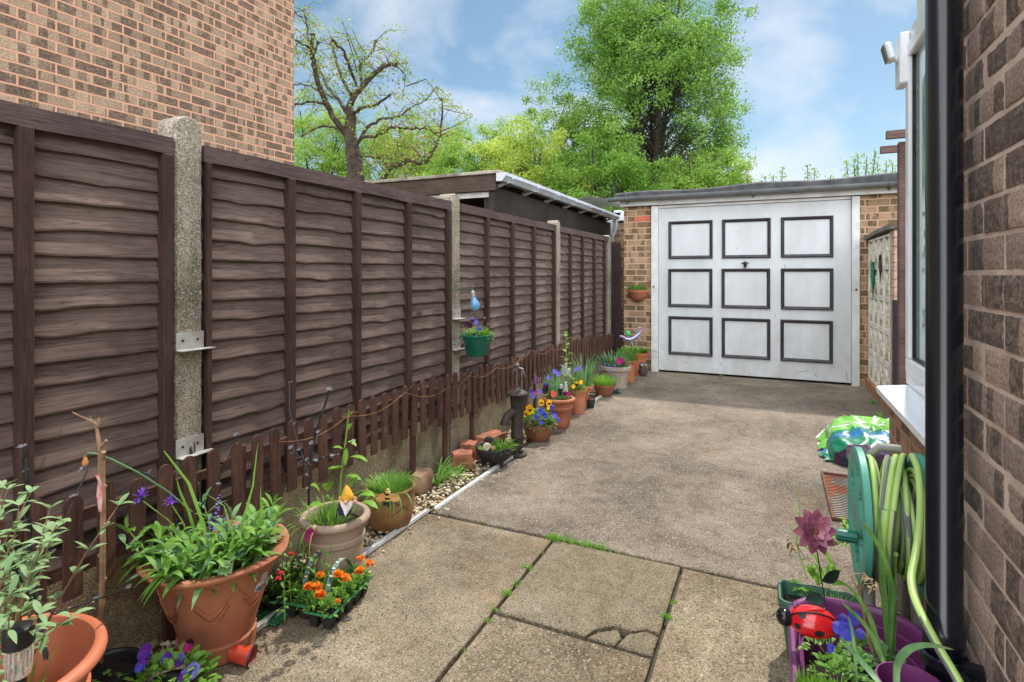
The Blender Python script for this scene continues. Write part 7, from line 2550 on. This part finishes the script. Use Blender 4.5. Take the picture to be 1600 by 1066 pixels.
# ---- drain grate
root = thing('drain_grate', (.37, 3.55, 0), 'rusty wire drain grate with orange brick bits by the wall', 'drain')
MB().bb((.275, 3.20, .001), (.46, 3.90, .006)).build('tray', M('drain_stone', s(150, 140, 128), s(176, 100, 66), sc=5, lo=.54, hi=.58, rough=.95), root)
mb = MB()
mb.bb((.268, 3.19, .004), (.282, 3.91, .018)); mb.bb((.45, 3.19, .004), (.464, 3.91, .018)); mb.bb((.2825, 3.19, .004), (.4495, 3.204, .017)); mb.bb((.2825, 3.896, .004), (.4495, 3.91, .017))
mb.build('frame', M('rusty_frame', s(110, 76, 56), s(80, 56, 44), sc=20, rough=.9), root)
mb = MB()
for k in range(28):
    y = 3.22 + k * .0245
    mb.tube([(.282, y, .014), (.33, y + .008, .015), (.38, y - .004, .015), (.45, y + .005, .014)], .0025, 5)
mb.build('wires', m_iron, root)

# ================================================================== trees
m_tl1 = leafmat('tree_leaf_green', s(108, 148, 56), s(150, 184, 84), .9, .45)
m_tl2 = leafmat('tree_leaf_bright', s(112, 156, 56), s(150, 186, 82), .9, .5)
m_tl3 = leafmat('tree_leaf_dark', s(76, 114, 44), s(108, 146, 62), .9, .4)
m_tl4 = leafmat('tree_leaf_yellow', s(176, 194, 76), s(204, 214, 108), .8, .5)
m_tl5 = leafmat('tree_leaf_lime', s(134, 164, 62), s(172, 192, 88), .8, .5)
m_tl6 = leafmat('tree_leaf_bronze', s(150, 130, 60), s(176, 150, 84), .8, .5)

def leaves_at(cent, sig, per, size, up=.5):
    """cent (n,3), sig scalar or (n,), per leaves per centre"""
    n = len(cent)
    C = np.repeat(cent, per, axis=0)
    g = np.clip(RS.normal(size=C.shape), -1.9, 1.9)
    g[:, 2] *= .75
    sg = np.repeat(np.broadcast_to(np.asarray(sig, float), (n,)), per)[:, None]
    C = C + g * sg
    m_ = len(C)
    d = RS.normal(size=(m_, 3)); d[:, 2] -= .3
    d /= np.linalg.norm(d, axis=1)[:, None]
    e = RS.normal(size=(m_, 3)); e[:, 2] *= (1 - up)
    e -= d * (e * d).sum(1)[:, None]
    e /= np.linalg.norm(e, axis=1)[:, None]
    L = size * RS.uniform(.6, 1.15, m_)[:, None]
    return C, d * L, e * L * .55

def tree(px, pyb, pyt, zc, wpx, label, mats, nclump, per, size, trunks=1, name='leafy_tree', open_=0.0, barkm=None, group=None, squash=1.0, zlow=None, top_open=False, dep=None, lean=0.0):
    """tree whose crown spans wpx pixels wide at distance zc, from pyb up to pyt"""
    base = cw((px - 800) / F * zc, zc, 0)
    zt = CH - (pyt - HY) / F * zc
    zb = CH - (pyb - HY) / F * zc if zlow is None else zlow
    rx = wpx / 2 / F * zc
    ry = dep or rx * .85
    root = thing(name, base, label, 'tree', group)
    cz, hz_ = (zt + zb) / 2, (zt - zb) / 2
    cl = []
    seed = U(0, 100)
    while len(cl) < nclump:
        v = RS.normal(size=3); v /= np.linalg.norm(v)
        q = RS.uniform(.2, 1.0) ** .42
        lump = 1 + .42 * noise.noise(Vector(v) * 2.1 + Vector((seed, 0, 0))) + .2 * noise.noise(Vector(v) * 5.0 + Vector((seed, 3, 0)))
        # broader below the middle, narrower on top
        zz = v[2] * q
        wf_ = (1.0 if zz < 0 else 1 - .15 * zz * zz) / max(.4, math.sqrt(1 - v[2] ** 2)) ** .55
        p = np.array([base.x + v[0] * q * rx * lump * wf_ * squash + lean * zz, base.y + v[1] * q * ry * lump * wf_, cz + zz * hz_ * lump])
        if p[2] > zt * 1.03 or p[2] < zb - .2:
            continue
        hole = noise.noise(Vector(p) * .55 + Vector((seed, 9, 0)))
        if hole < -.28 + open_:
            continue
        cl.append(p)
    cl = np.array(cl)
    # trunk(s)
    tb = MB()
    tks = []
    for i in range(trunks):
        a = 2 * math.pi * i / trunks + .4
        sp = rx * (.0 if trunks == 1 else .38)
        pts = [base + Vector((math.cos(a) * .15 * (trunks > 1), math.sin(a) * .15 * (trunks > 1), 0))]
        for k in range(1, 7):
            t_ = k / 6
            pts.append(base + Vector((math.cos(a) * sp * t_ ** 1.3 + noise.noise(Vector((i, k, 1))) * rx * .12, math.sin(a) * sp * t_ ** 1.3 + noise.noise(Vector((i, k, 7))) * rx * .12, (zt * .93) * t_)))
        rr = [max(.02, rx * .042 * (1 - .85 * k / 6)) for k in range(7)]
        tb.tube(pts, rr, 9)
        tks.append(pts)
    tb.build('trunk', barkm or m_bark2, root, smooth=True)
    bb_ = MB()
    for j, p in enumerate(cl):
        if j % 2 == 0 or nclump < 160:
            tk = tks[j % trunks]
            zf = max(.15, min(.95, (p[2] - abs(U(.2, 1.0)) * hz_ * .45) / (zt * .93)))
            i = min(5, int(zf * 6))
            s0 = tk[i].lerp(tk[i + 1], zf * 6 - i)
            e0 = Vector(p)
            mid = s0.lerp(e0, .5) + Vector((U(-.1, .1), U(-.1, .1), .12 * (e0 - s0).length)) 
            bb_.tube([s0, mid, e0], [rx * .007, rx * .0045, .004], 4, cap=False)
    bb_.build('branches', barkm or m_bark2, root)
    sig = RS.uniform(.04, .085, len(cl)) * rx * (1.0 if nclump > 500 else 1.25)
    C, Uu, Vv = leaves_at(cl, sig, per, size)
    quads('crown', C, Uu, Vv, mats, root)
    return root

# the big multi-stemmed tree behind the garage
tree(1015, 330, -60, 20.0, 258, 'tall bright green multi-stemmed tree rising behind the garage', [m_tl1, m_tl1, m_tl2, m_tl3], 1450, 100, .052, trunks=5, open_=0.0, zlow=1.0)
tree(940, 400, 215, 16.5, 190, 'rounded fresh green bush-like tree at the lower left of the tall tree', [m_tl1, m_tl2, m_tl2], 230, 160, .048, trunks=3, zlow=.8)
tree(1085, 400, 225, 17.0, 170, 'lower green tree behind the garage roof, right of the tall tree', [m_tl2, m_tl1, m_tl5], 210, 150, .048, trunks=3, zlow=.8)
tree(850, 400, 152, 21.0, 150, 'mid-green round-topped tree just left of the tall tree', [m_tl1, m_tl3, m_tl5], 330, 150, .05, trunks=2, zlow=1, open_=-.3)
tree(812, 400, 205, 17.5, 190, 'yellow-green spring tree behind the carport gutter', [m_tl4, m_tl4, m_tl5], 280, 160, .045, trunks=2, zlow=.8, open_=-.3)
tree(730, 420, 190, 19.0, 165, 'green tree behind the carport roof, right of the pollarded tree', [m_tl1, m_tl2, m_tl5], 260, 150, .05, trunks=2, zlow=.8, open_=-.3)
tree(655, 420, 178, 21.0, 170, 'lime green tree behind the right half of the pollarded tree', [m_tl5, m_tl2, m_tl6], 240, 130, .052, trunks=2, zlow=.8, open_=-.2)
tree(580, 420, 180, 23.0, 170, 'lime green tree directly behind the pollarded trunk', [m_tl5, m_tl2], 230, 130, .054, trunks=2, zlow=.8, open_=-.2)
tree(500, 420, 150, 22.0, 165, 'lime green tree next to the brick house corner', [m_tl5, m_tl2], 240, 130, .054, trunks=2, zlow=.8, open_=-.2)
tree(425, 420, 190, 24.0, 120, 'lime green tree mostly hidden behind the brick house', [m_tl5, m_tl2], 60, 70, .06, trunks=1, zlow=.8, open_=.08)

# sprigs over the garage roof on the right
def sprig_tree(px, pyt, zc, wpx, n, label):
    base = cw((px - 800) / F * zc, zc, 0)
    root = thing('young_tree', base, label, 'tree', 'young trees showing above the garage roof')
    tb = MB(); cents = []
    for i in range(n):
        tx = px + (i / max(1, n - 1) - .5) * wpx + U(-4, 4) if n > 1 else px
        tp = at(tx, pyt + U(0, 16), zc + U(-.4, .4))
        b0 = base + Vector((0, 0, 1.6))
        tb.tube([b0, b0.lerp(tp, .55) + Vector((0, 0, -.1)), tp], [.03, .018, .006], 5)
        for k in range(16):
            t_ = .45 + .55 * k / 15
            q = b0.lerp(tp, t_) + Vector((U(-.05, .05), U(-.05, .05), 0))
            cents.append(tuple(q))
    tb.tube([base, base + Vector((0, 0, 1.6))], [.06, .04], 7)
    tb.build('trunk', m_bark2, root)
    C, a, b2 = leaves_at(np.array(cents), .05, 9, .036)
    quads('crown', C, a, b2, [m_tl1, m_tl5], root)
sprig_tree(1344, 236, 12.5, 42, 5, 'young leafy tree showing above the right end of the garage roof')
sprig_tree(1268, 250, 13.0, 14, 2, 'pair of thin leafy shoots above the middle of the garage roof')
sprig_tree(1212, 262, 13.0, 26, 3, 'low leafy shoots above the garage roof, next to the tall tree')
sprig_tree(1298, 262, 13.0, 1, 1, 'single thin leafy shoot above the garage roof, left of the youngest tree')
sprig_tree(1384, 250, 12.5, 20, 3, 'leafy shoots above the far right end of the garage roof, behind the pergola')
sprig_tree(1180, 268, 14.0, 20, 2, 'faint leafy tips at the right edge of the tall tree')

# the pollarded tree
root = thing('pollarded_tree', at(555, 430, 11.5), 'gnarled pollarded tree with cut limbs and sparse new leaves beyond the fence', 'tree')
rndp = random.Random(8)
def pz(x, y, d=0.0):
    return at(440 + x / 3.553, y / 3.553, 11.0 + d)
def limb(mb, pts, r0, r1, d0=0.0, d1=None, n=8):
    d1 = rndp.uniform(-1.2, 1.2) if d1 is None else d1
    P_ = [pz(x, y, d0 + (d1 - d0) * i / (len(pts) - 1)) for i, (x, y) in enumerate(pts)]
    out, rr = [], []
    for i in range(len(P_) - 1):
        for k in range(4):
            t_ = k / 4
            f = (i + t_) / (len(P_) - 1)
            p0 = P_[max(i - 1, 0)]; p1 = P_[i]; p2 = P_[i + 1]; p3 = P_[min(i + 2, len(P_) - 1)]
            q = .5 * ((2 * p1) + (-p0 + p2) * t_ + (2 * p0 - 5 * p1 + 4 * p2 - p3) * t_ * t_ + (-p0 + 3 * p1 - 3 * p2 + p3) * t_ ** 3)
            out.append(q + Vector((rndp.uniform(-.02, .02), 0, rndp.uniform(-.02, .02))))
            rr.append((r0 + (r1 - r0) * f) * rndp.uniform(.54, .66))
    out.append(P_[-1]); rr.append(r1)
    mb.tube(out, rr, n)
    return out
tb = MB()
tb.tube([at(556, 428 + 95, 11), pz(412, 990), pz(402, 850), pz(378, 745), pz(386, 650), pz(372, 600)], [.22, .175, .135, .12, .105, .085], 12)
tb.build('trunk', m_bark, root, smooth=True)
cents = []
L_ = [([(378, 770), (300, 670), (240, 550), (195, 450), (180, 360), (170, 290), (172, 190)], .11, .06, .0, -.5),
      ([(380, 660), (330, 570), (270, 500), (220, 410), (190, 370)], .07, .04, 0, .8),
      ([(375, 600), (400, 540), (480, 450), (560, 370), (635, 362)], .12, .055, 0, -.3),
      ([(385, 530), (320, 400), (295, 300), (280, 240)], .055, .04, 0, .6),
      ([(415, 480), (375, 370), (345, 290), (278, 220)], .05, .035, 0, -.6),
      ([(450, 480), (440, 360), (500, 290), (520, 228)], .05, .035, 0, .3),
      ([(398, 635), (450, 600), (530, 580), (600, 530)], .06, .03, 0, -1.0),
      ([(415, 800), (480, 710), (560, 660), (640, 650), (720, 600), (805, 555)], .065, .018, 0, .8),
      ([(440, 762), (540, 750), (610, 712), (700, 718), (790, 715), (860, 738)], .055, .02, -.2, -1.2),
      ([(560, 990), (600, 935), (640, 922), (700, 895), (790, 905), (840, 840), (880, 750), (888, 650), (890, 550)], .09, .02, -.6, -.9),
      ([(600, 930), (540, 880), (440, 872)], .05, .025, -.6, -.2),
      ([(165, 275), (120, 245), (60, 212)], .035, .02, -.4, -.8),
      ([(150, 255), (140, 120), (113, 58)], .032, .02, -.4, -.2),
      ([(250, 572), (160, 570), (70, 582)], .04, .025, -.2, -.7),
      ([(305, 712), (220, 702), (108, 760)], .045, .02, -.2, .5),
      ([(280, 540), (160, 480), (70, 470)], .03, .015, 0, .5),
      ([(135, 130), (80, 80), (60, 60)], .015, .006, -.3, -.5),
      ([(175, 300), (205, 235)], .04, .035, -.4, -.3),
      ([(690, 890), (650, 850), (640, 780)], .03, .012, -.7, -.4),
      ([(840, 840), (790, 870), (750, 865)], .02, .01, -.8, -.5)]
lm = MB()
for (pts, r0, r1, d0, d1) in L_:
    out = limb(lm, pts, r0, r1, d0, d1)
    for q in out[3:]:
        cents.append(q)
lm.build('limbs', m_bark, root, smooth=True)
tg = MB()
leafc = []
for q in cents:
    if rndp.random() < .35:
        continue
    for k in range(2):
        ln = rndp.uniform(.2, .7)
        d = Vector((rndp.uniform(-1, 1), rndp.uniform(-1, 1), rndp.uniform(-.5, .7))).normalized()
        m1 = q + d * ln * .5 + Vector((0, 0, .05))
        e1 = q + d * ln + Vector((0, 0, -.12))
        tg.tube([q, m1, e1], [.007, .004, .002], 4, cap=False)
        for j in range(3):
            if rndp.random() < .6:
                leafc.append(tuple(m1.lerp(e1, j / 2)))
for (a, b2, c_) in (((420, 400), (360, 180), (330, 105)), ((470, 300), (420, 230), (388, 155)), ((635, 362), (690, 420), (670, 560)), ((560, 370), (700, 350), (590, 290)), ((440, 360), (370, 190), (290, 180)), ((690, 480), (800, 440), (850, 500)), ((640, 340), (700, 400), (690, 330)), ((800, 560), (860, 480), (930, 540)), ((890, 600), (960, 620), (1040, 640)), ((860, 740), (960, 700), (1050, 650))):
    P3 = [pz(*a), pz(*b2), pz(*c_)]
    tg.tube(P3, [.014, .009, .004], 4, cap=False)
    for j in range(9):
        f = j / 8
        q = P3[0].lerp(P3[1], f * 2) if f < .5 else P3[1].lerp(P3[2], f * 2 - 1)
        if rndp.random() < .7:
            leafc.append(tuple(q))
tg.build('twigs', m_bark, root)
C, a, b2 = leaves_at(np.array(leafc), .08, 8, .034, .2)
quads('leaves', C, a, b2, [m_tl5, m_tl6, m_tl2, m_tl1], root)
